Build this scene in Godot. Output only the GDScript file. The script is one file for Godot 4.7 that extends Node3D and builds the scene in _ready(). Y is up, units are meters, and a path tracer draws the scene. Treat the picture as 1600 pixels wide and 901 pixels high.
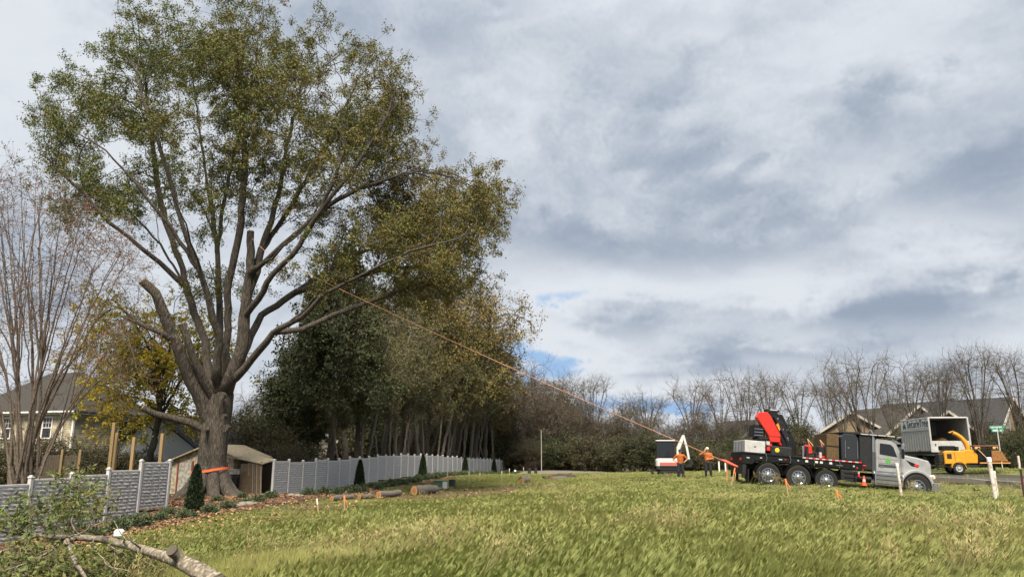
extends Node3D

# ---- the lens of the photograph: focal length in pixels of a 1600 wide frame, tilt, eye height
const FOCAL := 1186.0
const EYE := 1.65
var tilt := atan(265.0 / 1186.0)
const TPS := [-1.47, -2.95, -0.0016, -1.43, -3.15, 0.0041, -1.39, -3.30, 0.0796, -1.56, -2.45, -0.1613, -1.34, -4.50, -0.1333, -1.14, -5.60, -0.0212, -0.92, -6.60, 0.0465, 0.09, -11.80, -0.0211, -1.57, -4.10, 0.1737, 1.01, -4.70, -0.0106, 1.15, -4.60, 0.0269, 1.04, -5.20, -0.0124, 1.12, -3.60, 0.2110, 1.47, -3.60, 0.0896, 1.88, -3.65, -0.2177, 1.34, -2.20, 0.0505, 1.52, -3.10, -0.1081, 0.00, -1.02, 0.0384, 0.65, -1.02, -0.0359, -0.76, -1.20, 0.0936, -0.62, -2.40, 0.1010, -0.48, -3.30, -0.1020, -0.26, -1.35, 0.2208, 0.65, -8.00, -0.0193, 1.97, -8.00, 0.0048, 2.75, -4.80, 0.0603, 2.32, -3.60, 0.0688, 2.05, -12.50, 0.0152, -0.37, -4.50, -0.0403, 0.68, -2.10, -0.0473, 0.00, 0.00, -0.0093, 1.40, -3.00, -0.0185, 1.60, -3.30, -0.0872, 1.85, -3.35, -0.0082, 1.55, -2.70, 0.0501, -0.39, -0.93, -0.0988, -0.70, -1.10, -0.2813, -0.20, -0.80, 0.0729, -0.50, -1.60, -0.0122, -1.00, 0.30, 0.0699, 1.00, 0.30, -0.0195, -4.00, -6.00, 0.0004, -6.00, -10.00, 0.0050, 6.00, -6.00, -0.0168, 0.00, -22.00, 0.0003, -15.00, -20.00, -0.0001, 15.00, -20.00, 0.0001, -4.00, -2.00, -0.0050, 4.00, -1.00, 0.0075, -6.00, 3.00, 0.0005, 6.00, 3.00, -0.0037, 15.00, 0.00, 0.0009, -15.00, 0.00, 0.0005]
var relief := FastNoiseLite.new()
var patches := FastNoiseLite.new()
var used := {}
var mats := {}
var noises := {}

# ---------------------------------------------------------------- places
func at(u: float, v: float, d: float) -> Vector3:
	var x := (u - 800.0) / FOCAL
	var y := (450.5 - v) / FOCAL
	var k := cos(tilt) - y * sin(tilt)
	return Vector3(x * d / k, EYE + d * (y * cos(tilt) + sin(tilt)) / k, -d)

func ground_raw(x: float, z: float) -> float:
	var qx := clampf(x, -160, 160) / 10.0
	var qz := clampf(z, -220, 30) / 10.0
	var s := -1.699264 + -0.0015632 * qx + 0.0093686 * qz
	for i in range(0, TPS.size(), 3):
		var dx: float = qx - TPS[i]
		var dz: float = qz - TPS[i + 1]
		var r2 := dx * dx + dz * dz
		if r2 > 1e-9:
			s += TPS[i + 2] * r2 * log(r2)
	return s

var height_cache := PackedFloat32Array()
const GX0 := -70.0
const GZ0 := -140.0
const GSTEP := 1.0
const GNX := 141
const GNZ := 151
func ground(x: float, z: float) -> float:
	if height_cache.is_empty():
		height_cache.resize(GNX * GNZ)
		for j in GNZ:
			for i in GNX:
				height_cache[j * GNX + i] = ground_raw(GX0 + i * GSTEP, GZ0 + j * GSTEP)
	var fx := (x - GX0) / GSTEP
	var fz := (z - GZ0) / GSTEP
	var h := 0.0
	if fx < 0 or fz < 0 or fx >= GNX - 1 or fz >= GNZ - 1:
		h = ground_raw(x, z)
	else:
		var i := int(fx)
		var j := int(fz)
		var a := fx - i
		var b := fz - j
		var k := j * GNX + i
		h = lerpf(lerpf(height_cache[k], height_cache[k + 1], a), lerpf(height_cache[k + GNX], height_cache[k + GNX + 1], a), b)
	return h + relief.get_noise_2d(x, z) * 0.06

func on(u: float, d: float) -> Vector3:
	var x := (u - 800.0) / FOCAL * d * cos(tilt)
	return Vector3(x, ground(x, -d), -d)

# ---------------------------------------------------------------- naming
func numbered(called: String) -> String:
	var k: int = used.get(called, 0)
	used[called] = k + 1
	return called if k == 0 else "%s_%03d" % [called, k]

func tag(o: Node, label: String, category: String, group := "") -> Node:
	o.set_meta("label", label)
	o.set_meta("category", category)
	if group:
		o.set_meta("group", group)
	return o

func thing(called: String, label: String, category: String, where := Vector3.ZERO, turn := 0.0, group := "") -> Node3D:
	var o := Node3D.new()
	o.name = numbered(called)
	add_child(o)
	o.position = where
	o.rotation.y = turn
	tag(o, label, category, group)
	return o

func obj(called: String, mb, m: Material, parent: Node = self) -> MeshInstance3D:
	var o := MeshInstance3D.new()
	o.name = numbered(called) if parent == self else called
	o.mesh = mb if mb is Mesh else mb.mesh()
	o.material_override = m
	parent.add_child(o, true)
	return o

func setting(called: String, mb, m: Material) -> MeshInstance3D:
	var o := obj(called, mb, m)
	o.set_meta("kind", "structure")
	return o

func copy(o: Node3D, where: Vector3, turn := 0.0, size := Vector3.ONE, label := "") -> Node3D:
	var c: Node3D = o.duplicate()
	c.name = numbered(String(o.name).rstrip("0123456789").rstrip("_"))
	add_child(c)
	c.position = where
	c.rotation = Vector3(0, turn, 0)
	c.scale = size
	if label:
		c.set_meta("label", label)
	return c

func ordinal(n: int) -> String:
	var ones := ["first", "second", "third", "fourth", "fifth", "sixth", "seventh", "eighth", "ninth", "tenth", "eleventh", "twelfth", "thirteenth", "fourteenth", "fifteenth", "sixteenth", "seventeenth", "eighteenth", "nineteenth"]
	if n < 20:
		return ones[n - 1]
	var tens := ["twent", "thirt", "fort", "fift", "sixt", "sevent", "eight", "ninet"]
	return tens[n / 10 - 2] + ("ieth" if n % 10 == 0 else "y-" + ones[n % 10 - 1])

# ---------------------------------------------------------------- mesh builder
class MB:
	var v := PackedVector3Array()
	var n := PackedVector3Array()
	var c := PackedColorArray()
	var t := PackedInt32Array()
	var tint := Color(1, 1, 1)
	var xf := Transform3D()
	func vert(p: Vector3, nn: Vector3) -> int:
		v.append(xf * p)
		n.append((xf.basis * nn).normalized())
		c.append(tint)
		return v.size() - 1
	func face(pts: Array, out: Vector3) -> void:
		var cr: Vector3 = (pts[1] - pts[0]).cross(pts[2] - pts[0])
		if cr.length_squared() < 1e-14 and pts.size() > 3:
			cr = (pts[2] - pts[0]).cross(pts[3] - pts[0])
		var nn := cr.normalized()
		var flip := nn.dot(out) > 0.0
		if not flip:
			nn = -nn
		var b := v.size()
		for p in pts:
			vert(p, nn)
		for i in range(1, pts.size() - 1):
			if flip:
				t.append_array(PackedInt32Array([b, b + i + 1, b + i]))
			else:
				t.append_array(PackedInt32Array([b, b + i, b + i + 1]))
	func box(ce: Vector3, s: Vector3, bev := 0.0, turn := Basis()) -> void:
		var h := s / 2
		var keep := xf
		xf = xf * Transform3D(turn, ce)
		if bev <= 0.0:
			for ax in 3:
				for sg in [-1.0, 1.0]:
					var o := Vector3.ZERO
					o[ax] = sg
					var a := Vector3.ZERO
					a[(ax + 1) % 3] = h[(ax + 1) % 3]
					var b := Vector3.ZERO
					b[(ax + 2) % 3] = h[(ax + 2) % 3]
					var m: Vector3 = o * h
					face([m - a - b, m + a - b, m + a + b, m - a + b], o)
		else:
			bev = minf(bev, minf(h.x, minf(h.y, h.z)) * 0.95)
			for ax in 3:
				var a1 := (ax + 1) % 3
				var a2 := (ax + 2) % 3
				for sg in [-1.0, 1.0]:
					var o := Vector3.ZERO
					o[ax] = sg
					var a := Vector3.ZERO
					a[a1] = h[a1] - bev
					var b := Vector3.ZERO
					b[a2] = h[a2] - bev
					var m: Vector3 = o * h
					face([m - a - b, m + a - b, m + a + b, m - a + b], o)
				for s1 in [-1.0, 1.0]:
					for s2 in [-1.0, 1.0]:
						var p := Vector3.ZERO
						p[a1] = s1 * h[a1]
						p[a2] = s2 * (h[a2] - bev)
						var q := Vector3.ZERO
						q[a1] = s1 * (h[a1] - bev)
						q[a2] = s2 * h[a2]
						var l := Vector3.ZERO
						l[ax] = h[ax] - bev
						var o2 := Vector3.ZERO
						o2[a1] = s1
						o2[a2] = s2
						face([p - l, p + l, q + l, q - l], o2)
			for sx in [-1.0, 1.0]:
				for sy in [-1.0, 1.0]:
					for sz in [-1.0, 1.0]:
						var sg := Vector3(sx, sy, sz)
						face([sg * Vector3(h.x, h.y - bev, h.z - bev), sg * Vector3(h.x - bev, h.y, h.z - bev), sg * Vector3(h.x - bev, h.y - bev, h.z)], sg)
		xf = keep
	func bar(a: Vector3, b: Vector3, w: float, h: float, bev := 0.0) -> void:
		var d := b - a
		var y := d.normalized()
		var x := y.cross(Vector3.FORWARD if absf(y.z) < 0.9 else Vector3.RIGHT).normalized()
		box((a + b) / 2, Vector3(w, d.length(), h), bev, Basis(x, y, x.cross(y)))
	# a side outline in x, y pushed out along z from z0 to z1
	func prism(pts: Array, z0: float, z1: float, bev := 0.0) -> void:
		var pa := PackedVector2Array(pts)
		var area := 0.0
		for i in pa.size():
			area += pa[i].cross(pa[(i + 1) % pa.size()])
		if area < 0:
			pa.reverse()
		var inn := pa
		if bev > 0.0:
			var k := pa.size()
			var q := PackedVector2Array()
			for i in k:
				var e1 := (pa[i] - pa[(i + k - 1) % k]).normalized()
				var e2 := (pa[(i + 1) % k] - pa[i]).normalized()
				var n1 := Vector2(-e1.y, e1.x)
				var n2 := Vector2(-e2.y, e2.x)
				var m := (n1 + n2) / maxf(0.4, 1.0 + n1.dot(n2))
				q.append(pa[i] + m * bev)
			inn = q
		var tr := Geometry2D.triangulate_polygon(inn)
		for sg in [[z0, -1.0], [z1, 1.0]]:
			for i in range(0, tr.size(), 3):
				face([Vector3(inn[tr[i]].x, inn[tr[i]].y, sg[0]), Vector3(inn[tr[i + 1]].x, inn[tr[i + 1]].y, sg[0]), Vector3(inn[tr[i + 2]].x, inn[tr[i + 2]].y, sg[0])], Vector3(0, 0, sg[1]))
		for i in pa.size():
			var j := (i + 1) % pa.size()
			var e := pa[j] - pa[i]
			var o := Vector3(e.y, -e.x, 0)
			var za := z0 + bev
			var zb := z1 - bev
			face([Vector3(pa[i].x, pa[i].y, za), Vector3(pa[j].x, pa[j].y, za), Vector3(pa[j].x, pa[j].y, zb), Vector3(pa[i].x, pa[i].y, zb)], o)
			if bev > 0.0:
				face([Vector3(pa[i].x, pa[i].y, za), Vector3(pa[j].x, pa[j].y, za), Vector3(inn[j].x, inn[j].y, z0), Vector3(inn[i].x, inn[i].y, z0)], o + Vector3(0, 0, -e.length()))
				face([Vector3(pa[i].x, pa[i].y, zb), Vector3(pa[j].x, pa[j].y, zb), Vector3(inn[j].x, inn[j].y, z1), Vector3(inn[i].x, inn[i].y, z1)], o + Vector3(0, 0, e.length()))
	func tube(path: Array, radii: Array, sides := 8, caps := true, furrow: FastNoiseLite = null) -> void:
		var k := path.size()
		var prev := Vector3.ZERO
		var first := v.size()
		for i in k:
			var d: Vector3 = (path[mini(i + 1, k - 1)] - path[maxi(i - 1, 0)]).normalized()
			var x: Vector3
			if prev == Vector3.ZERO:
				x = d.cross(Vector3.FORWARD if absf(d.z) < 0.8 else Vector3.RIGHT).normalized()
			else:
				x = (prev - d * prev.dot(d)).normalized()
			prev = x
			var y := d.cross(x)
			for s in sides:
				var a := TAU * s / sides
				var o := x * cos(a) + y * sin(a)
				var rr: float = radii[i]
				if furrow != null:
					rr *= 1.0 + 0.085 * furrow.get_noise_3d(cos(a) * 4.5, sin(a) * 4.5, path[i].y * 0.55) + 0.05 * furrow.get_noise_3d(cos(a) * 1.2, sin(a) * 1.2, path[i].y * 0.5 + 9.0)
				vert(path[i] + o * rr, o)
		for i in k - 1:
			for s in sides:
				var a := first + i * sides + s
				var b := first + i * sides + (s + 1) % sides
				t.append_array(PackedInt32Array([a, b + sides, b, a, a + sides, b + sides]))
		if caps:
			for e in [0, k - 1]:
				var d: Vector3 = (path[0] - path[1]) if e == 0 else (path[k - 1] - path[k - 2])
				var ring := []
				var inv := xf.affine_inverse()
				for s in sides:
					ring.append(inv * v[first + e * sides + s])
				face(ring, d)
	# profile of [radius, height] turned round y
	func lathe(prof: Array, sides := 16, smooth := false) -> void:
		for i in prof.size() - 1:
			var r0: float = prof[i][0]
			var r1: float = prof[i + 1][0]
			var y0: float = prof[i][1]
			var y1: float = prof[i + 1][1]
			var nr := y1 - y0
			var ny := r0 - r1
			for s in sides:
				var a := TAU * s / sides
				var b := TAU * (s + 1) / sides
				var d0 := Vector3(cos(a), 0, sin(a))
				var d1 := Vector3(cos(b), 0, sin(b))
				var b0 := v.size()
				vert(d0 * r0 + Vector3.UP * y0, d0 * nr + Vector3.UP * ny)
				vert(d1 * r0 + Vector3.UP * y0, d1 * nr + Vector3.UP * ny)
				vert(d1 * r1 + Vector3.UP * y1, d1 * nr + Vector3.UP * ny)
				vert(d0 * r1 + Vector3.UP * y1, d0 * nr + Vector3.UP * ny)
				t.append_array(PackedInt32Array([b0, b0 + 1, b0 + 2, b0, b0 + 2, b0 + 3]))
	# an uneven round lump
	func lump(ce: Vector3, r: Vector3, rough: float, seed_: int, seg := 10, flat := -2.0) -> void:
		var ns := FastNoiseLite.new()
		ns.seed = seed_
		ns.frequency = 0.9
		var rows := seg / 2 + 1
		var first := v.size()
		var pts := PackedVector3Array()
		for j in rows + 1:
			var ph := PI * j / rows
			for i in seg:
				var th := TAU * i / seg
				var d := Vector3(sin(ph) * cos(th), cos(ph), sin(ph) * sin(th))
				var k := 1.0 + rough * ns.get_noise_3dv(d * 1.6)
				var q := d * r * k
				q.y = maxf(q.y, flat)
				pts.append(ce + q)
				vert(ce + q, d / r)
		for j in rows:
			for i in seg:
				var a := first + j * seg + i
				var b := first + j * seg + (i + 1) % seg
				t.append_array(PackedInt32Array([a, b + seg, b, a, a + seg, b + seg]))
	func leaf(p: Vector3, along: Vector3, side: Vector3, l: float, w: float, fold: Vector3) -> void:
		var b := v.size()
		var m := p + along * (l * 0.45)
		var q := along.cross(side).normalized()
		v.append(p)
		v.append(m + side * w + fold)
		v.append(p + along * l)
		v.append(m - side * w + fold)
		for k in 4:
			n.append(q)
			c.append(tint)
		t.append_array(PackedInt32Array([b, b + 1, b + 2, b, b + 2, b + 3]))
	func mesh() -> ArrayMesh:
		var a := []
		a.resize(Mesh.ARRAY_MAX)
		a[Mesh.ARRAY_VERTEX] = v
		a[Mesh.ARRAY_NORMAL] = n
		a[Mesh.ARRAY_COLOR] = c
		a[Mesh.ARRAY_INDEX] = t
		var m := ArrayMesh.new()
		m.add_surface_from_arrays(Mesh.PRIMITIVE_TRIANGLES, a)
		return m

func bx(ce: Vector3, s: Vector3, bev := 0.0, turn := Basis()) -> MB:
	var b := MB.new()
	b.box(ce, s, bev, turn)
	return b

# ---------------------------------------------------------------- materials
func noise_tex(kind: String) -> NoiseTexture2D:
	if noises.has(kind):
		return noises[kind]
	var k := FastNoiseLite.new()
	k.seed = hash(kind) % 1000
	k.fractal_octaves = 5
	var ramp := Gradient.new()
	var t := NoiseTexture2D.new()
	t.width = 512
	t.height = 512
	t.seamless = true
	match kind:
		"fine":
			k.frequency = 0.05
			ramp.set_color(0, Color(0.62, 0.62, 0.62))
			ramp.set_color(1, Color(1, 1, 1))
		"coarse":
			k.frequency = 0.012
			ramp.set_color(0, Color(0.5, 0.5, 0.5))
			ramp.set_color(1, Color(1, 1, 1))
		"soft":
			k.frequency = 0.015
			ramp.set_color(0, Color(0.86, 0.85, 0.84))
			ramp.set_color(1, Color(1, 1, 1))
		"bark":
			k.frequency = 0.03
			k.fractal_type = FastNoiseLite.FRACTAL_RIDGED
			ramp.set_color(0, Color(0.22, 0.21, 0.20))
			ramp.set_color(1, Color(1, 1, 1))
		"grit":
			k.frequency = 0.16
			ramp.set_color(0, Color(0.4, 0.4, 0.4))
			ramp.set_color(1, Color(1, 1, 1))
		"birch":
			k.frequency = 0.02
			ramp.set_color(0, Color(0.25, 0.22, 0.2))
			ramp.add_point(0.42, Color(0.5, 0.48, 0.45))
			ramp.set_color(ramp.get_point_count() - 1, Color(1, 0.98, 0.95))
		"rust":
			k.frequency = 0.02
			ramp.set_color(0, Color(0.55, 0.4, 0.3))
			ramp.add_point(0.4, Color(0.9, 0.86, 0.82))
			ramp.set_color(ramp.get_point_count() - 1, Color(1, 1, 1))
	t.noise = k
	t.color_ramp = ramp
	noises[kind] = t
	return t

# linear base colour, roughness, then a noise texture and its repeats per metre
func mat(col: Color, rough := 0.8, tex := "", per := Vector3.ONE, bump := 0.0, metal := 0.0, tinted := false) -> StandardMaterial3D:
	var key := "%s %s %s %s %s %s %s" % [col, rough, tex, per, bump, metal, tinted]
	if mats.has(key):
		return mats[key]
	var m := StandardMaterial3D.new()
	m.albedo_color = col.linear_to_srgb()
	m.roughness = rough
	m.metallic = metal
	m.vertex_color_use_as_albedo = tinted
	if tex:
		m.albedo_texture = noise_tex(tex)
		m.uv1_triplanar = true
		m.uv1_world_triplanar = true
		m.uv1_scale = per
		if bump != 0.0:
			m.heightmap_enabled = true
			m.heightmap_texture = noise_tex(tex)
			m.heightmap_scale = bump
	mats[key] = m
	return m

func leaf_mat(glow: float) -> StandardMaterial3D:
	var m := StandardMaterial3D.new()
	m.albedo_color = Color(1, 1, 1)
	m.vertex_color_use_as_albedo = true
	m.roughness = 0.7
	m.cull_mode = BaseMaterial3D.CULL_DISABLED
	m.backlight_enabled = true
	m.backlight = Color(glow, glow, glow * 0.7)
	return m

# ---------------------------------------------------------------- camera, sky, sun
func look() -> void:
	var cam := Camera3D.new()
	cam.name = "camera"
	cam.fov = rad_to_deg(2.0 * atan(450.5 / FOCAL))
	cam.near = 0.1
	cam.far = 3000.0
	cam.position = Vector3(0, EYE, 0)
	cam.rotation = Vector3(tilt, 0, 0)
	add_child(cam)
	var env := Environment.new()
	env.background_mode = Environment.BG_SKY
	env.tonemap_mode = Environment.TONE_MAPPER_LINEAR
	env.tonemap_exposure = EXPOSURE
	env.sdfgi_enabled = true
	env.ssao_enabled = true
	env.ssil_enabled = true
	var sky := Sky.new()
	var pm := PanoramaSkyMaterial.new()
	pm.panorama = clouds()
	sky.sky_material = pm
	env.sky = sky
	var we := WorldEnvironment.new()
	we.name = "world_environment"
	we.environment = env
	add_child(we)
	var sun := DirectionalLight3D.new()
	sun.name = "sun"
	sun.light_energy = SUN
	sun.light_angular_distance = 22.0
	sun.light_color = Color(1.0, 0.95, 0.87)
	sun.shadow_enabled = true
	add_child(sun)
	sun.look_at_from_position(Vector3(-0.04, 0.95, 0.72) * 50, Vector3.ZERO)

const EXPOSURE := 5.3
const SUN := 0.5

func clouds() -> ImageTexture:
	var w := 2304
	var h := 1152
	var big := FastNoiseLite.new()
	big.seed = 11
	big.frequency = 0.55
	big.fractal_octaves = 4
	big.fractal_gain = 0.5
	var fine := FastNoiseLite.new()
	fine.seed = 5
	fine.frequency = 1.5
	fine.fractal_octaves = 6
	fine.fractal_gain = 0.55
	fine.domain_warp_enabled = true
	fine.domain_warp_amplitude = 0.35
	fine.domain_warp_frequency = 1.1
	var data := PackedFloat32Array()
	data.resize(w * h * 3)
	# cloud banks of the photograph: centre and half size in picture degrees, how thick
	var banks := [[1060, 370, 260, 60, 0.5], [1120, 260, 220, 70, 0.26], [1400, 175, 110, 55, 0.16], [830, 250, 140, 120, 0.2], [960, 60, 250, 60, 0.04], [1370, 480, 190, 32, 0.55], [1560, 440, 120, 20, 0.35], [1090, 575, 80, 18, 0.35], [1240, 545, 130, 20, 0.35], [950, 520, 60, 22, 0.3], [1560, 290, 90, 50, 0.26],
		[860, 440, 90, 30, -0.34], [1000, 460, 120, 26, -0.3], [850, 540, 110, 40, -0.4], [1330, 290, 90, 45, -0.2], [1180, 430, 120, 26, -0.25], [1020, 620, 260, 26, -0.35], [1450, 90, 130, 35, -0.22], [1500, 380, 120, 30, -0.25], [800, 150, 150, 60, -0.1], [640, 60, 150, 60, 0.12], [60, 150, 140, 90, 0.02], [1130, 70, 60, 25, -0.2]]
	var ct := cos(tilt)
	var st := sin(tilt)
	for j in h:
		var el := PI / 2 - (j + 0.5) / h * PI
		var k := j * w * 3
		if el < -0.02:
			for i in w:
				data[k] = 0.30 / EXPOSURE
				data[k + 1] = 0.33 / EXPOSURE
				data[k + 2] = 0.36 / EXPOSURE
				k += 3
			continue
		var ce := cos(el)
		var se := sin(el)
		for i in w:
			var az := (i + 0.5) / w * TAU
			var dx := sin(az) * ce
			var dz := -cos(az) * ce
			var s := 1.0 / (maxf(se, 0.0) + 0.16)
			var px := dx * s
			var pz := dz * s
			var a := big.get_noise_3d(px, 3.0, pz)
			var b := fine.get_noise_3d(px, 0.0, pz) * 0.6 + fine.get_noise_3d(dx * 2.4, se * 4.2 + 20.0, dz * 2.4) * 0.75
			var thick := 0.40 + a * 0.62 + b * 0.54
			# bank in view
			var zc := -dz * ct + se * st
			if zc > 0.3:
				var wu := (fine.get_noise_3d(px, 7.0, pz)) * 130.0
				var u := 800.0 + FOCAL * dx / zc + wu
				var vv := 450.5 - FOCAL * (se * ct + dz * st) / zc + b * 60.0
				if u > -300 and u < 1900 and vv > -300:
					var fade := smoothstep(-300, 50, u) * (1.0 - smoothstep(1550, 1900, u)) * smoothstep(-300, 0, vv)
					thick = lerpf(thick, 0.40 + a * 0.25 + b * 0.54, fade)
					for q in banks:
						var e: float = (u - q[0]) * (u - q[0]) / (q[2] * q[2]) + (vv - q[1]) * (vv - q[1]) / (q[3] * q[3])
						if e < 6.0:
							thick += q[4] * exp(-e)
			# thin cloud is white, thick cloud slate, and gaps show blue
			thick -= 0.13 * (1.0 - smoothstep(0.0, 0.22, el))
			var t := smoothstep(0.06, 0.98, thick)
			var r := lerpf(0.76, 0.325, t)
			var g := lerpf(0.80, 0.392, t)
			var bl := lerpf(0.855, 0.495, t)
			var gap := 1.0 - smoothstep(-0.16, 0.02, thick)
			r = lerpf(r, 0.36, gap)
			g = lerpf(g, 0.55, gap)
			bl = lerpf(bl, 0.83, gap)
			var up := 1.0 + 0.5 * smoothstep(0.5, 1.3, el)
			data[k] = r * up / EXPOSURE
			data[k + 1] = g * up / EXPOSURE
			data[k + 2] = bl * up / EXPOSURE
			k += 3
	var im := Image.create_from_data(w, h, false, Image.FORMAT_RGBF, data.to_byte_array())
	return ImageTexture.create_from_image(im)

# ---------------------------------------------------------------- ground
# distance across the planted bed that runs along the fence line; below 0 inside the bed
func bed_edge(x: float, z: float) -> float:
	var d := -z
	var fx := fence_x(d)
	var w := 3.6 - 0.010 * d + 0.5 * sin(d * 0.33) * smoothstep(20, 40, d)
	if d > 32 and d < 47:
		w += 0.6
	return (x - fx) - w + patches.get_noise_2d(x * 3.0, z * 3.0) * 0.7

func fence_x(d: float) -> float:
	return -20.6 + 0.195 * d

# 0 lush .. 1 bare soil
func bareness(x: float, z: float) -> float:
	var b := patches.get_noise_2d(x, z) * 0.9 - 0.05
	for s in SOIL:
		var e: float = pow((x - s[0]) / s[2], 2) + pow((z - s[1]) / s[3], 2)
		b += s[4] * exp(-e)
	return b

var SOIL := []

func lay_ground() -> void:
	for q in [[640, 14.0, 1.4, 0.7, 0.8], [540, 14.5, 1.3, 0.6, 0.7], [600, 12.0, 1.2, 0.5, 0.45], [690, 39.0, 6.0, 2.2, 0.75], [800, 44.0, 6.0, 1.8, 0.65], [560, 35.0, 5.0, 2.0, 0.68], [930, 46.0, 6.0, 1.4, 0.6], [470, 33.0, 3.0, 1.6, 0.5], [1050, 40.0, 6.0, 1.1, 0.55], [760, 19.0, 2.4, 0.9, 0.4], [420, 21.0, 2.0, 0.9, 0.45], [1330, 17.5, 2.0, 0.9, 0.35], [1560, 16.0, 2.2, 1.0, 0.4], [1200, 26.0, 3.0, 1.0, 0.35], [1480, 33.5, 4.0, 1.0, 0.5], [1090, 34.0, 5, 1.0, 0.35], [860, 60.0, 6, 2.0, 0.4]]:
		var p := on(q[0], q[1])
		SOIL.append([p.x, p.z, q[2], q[3], q[4]])
	var xs := []
	var zs := []
	var x := 0.0
	var step := 0.5
	while x < 1500.0:
		xs.append(x)
		if x > 34.0:
			step *= 1.22
		x += step
	var full := []
	for i in range(xs.size() - 1, 0, -1):
		full.append(-xs[i])
	full.append_array(xs)
	var z := 40.0
	while z > -1500.0:
		zs.append(z)
		var d := -z
		z -= 4.0 if d < 4 else 0.4 if d < 55 else 0.4 * pow(1.05, (d - 55) / 0.9) if d < 90 else maxf(2.5, (d - 80) * 0.12)
	var mb := MB.new()
	var nx := full.size()
	for zz in zs:
		for xx in full:
			var y := ground(xx, zz)
			var e := 0.5
			var gx := ground(xx + e, zz) - ground(xx - e, zz)
			var gz := ground(xx, zz + e) - ground(xx, zz - e)
			var b := smoothstep(0.25, 0.75, bareness(xx, zz))
			var grassy := Color(0.115, 0.105, 0.034).lerp(Color(0.085, 0.10, 0.03), 0.5 + patches.get_noise_2d(xx * 2.0 + 40, zz * 2.0))
			mb.tint = grassy.lerp(Color(0.26, 0.145, 0.08) if zz < -22.0 else Color(0.30, 0.22, 0.14), b)
			mb.vert(Vector3(xx, y, zz), Vector3(-gx, 2 * e, -gz).normalized())
	for j in zs.size() - 1:
		for i in nx - 1:
			var a := j * nx + i
			mb.t.append_array(PackedInt32Array([a, a + nx + 1, a + 1, a, a + nx, a + nx + 1]))
	setting("ground", mb, mat(Color(1, 1, 1), 0.95, "grit", Vector3(0.9, 0.9, 0.9), 1.5, 0.0, true))
	# the mulched planting bed, a sheet over the ground
	var bed := MB.new()
	var rows := []
	var d := 8.0
	while d < 118.0:
		var row := []
		var left := fence_x(d) - (7.0 if d > 33 and d < 46 else 0.4)
		var right := left
		while bed_edge(right, -d) < 0.0:
			right += 0.1
		for i in 15:
			var xx := lerpf(left, right, i / 14.0)
			row.append(Vector3(xx, ground(xx, -d) + (0.05 if i < 14 else -0.02) + patches.get_noise_2d(xx * 9, d * 9) * 0.05, -d))
		rows.append(row)
		d += 0.35
	for j in rows.size() - 1:
		for i in 14:
			var nn := patches.get_noise_2d(rows[j][i].x * 6, rows[j][i].z * 6)
			bed.tint = Color(0.155, 0.085, 0.05).lerp(Color(0.26, 0.135, 0.07), clampf(0.45 + nn, 0, 1))
			bed.face([rows[j][i], rows[j][i + 1], rows[j + 1][i + 1], rows[j + 1][i]], Vector3.UP)
	setting("mulch_bed", bed, mat(Color(1, 1, 1), 0.95, "grit", Vector3(1.7, 1.7, 1.7), 3.0, 0.0, true))
	litter()
	blown_leaves()

# bark chips and fallen leaves of the bed
func litter() -> void:
	var rng := RandomNumberGenerator.new()
	rng.seed = 91
	var chip := MB.new()
	chip.box(Vector3(0, 0.012, 0), Vector3(0.09, 0.02, 0.035))
	var lf := MB.new()
	lf.leaf(Vector3(-0.06, 0.01, 0), Vector3.RIGHT, Vector3(0, 0, 1), 0.12, 0.045, Vector3(0, 0.02, 0))
	var spots := []
	while spots.size() < 16000:
		var d := 9.0 + pow(rng.randf(), 1.3) * 80.0
		var x := fence_x(d) + rng.randf() * 4.6 - (6.0 * rng.randf() if d > 33 and d < 46 else 0.2)
		if bed_edge(x, -d) < 0.4:
			spots.append(Vector3(x, ground(x, -d) + 0.05, -d))
	for part in 2:
		var mm := MultiMesh.new()
		mm.transform_format = MultiMesh.TRANSFORM_3D
		mm.use_colors = true
		mm.mesh = (chip if part == 0 else lf).mesh()
		mm.instance_count = spots.size() / 2
		for i in mm.instance_count:
			var b := Basis.from_euler(Vector3(rng.randf_range(-0.5, 0.5), rng.randf() * TAU, rng.randf_range(-0.5, 0.5))).scaled(Vector3.ONE * rng.randf_range(0.6, 1.6))
			mm.set_instance_transform(i, Transform3D(b, spots[i * 2 + part]))
			var cols := [Color(0.16, 0.08, 0.04), Color(0.24, 0.12, 0.06), Color(0.11, 0.07, 0.045), Color(0.33, 0.2, 0.1)]
			mm.set_instance_color(i, cols[rng.randi() % 4])
		var o := MultiMeshInstance3D.new()
		o.name = "bark_mulch" if part == 0 else "fallen_leaves"
		o.multimesh = mm
		o.material_override = leaf_mat(0.1)
		add_child(o)
		tag(o, "rust brown bark chips covering the planting bed" if part == 0 else "dry brown leaves scattered over the planting bed", "mulch" if part == 0 else "leaf litter")
		o.set_meta("kind", "stuff")

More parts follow.
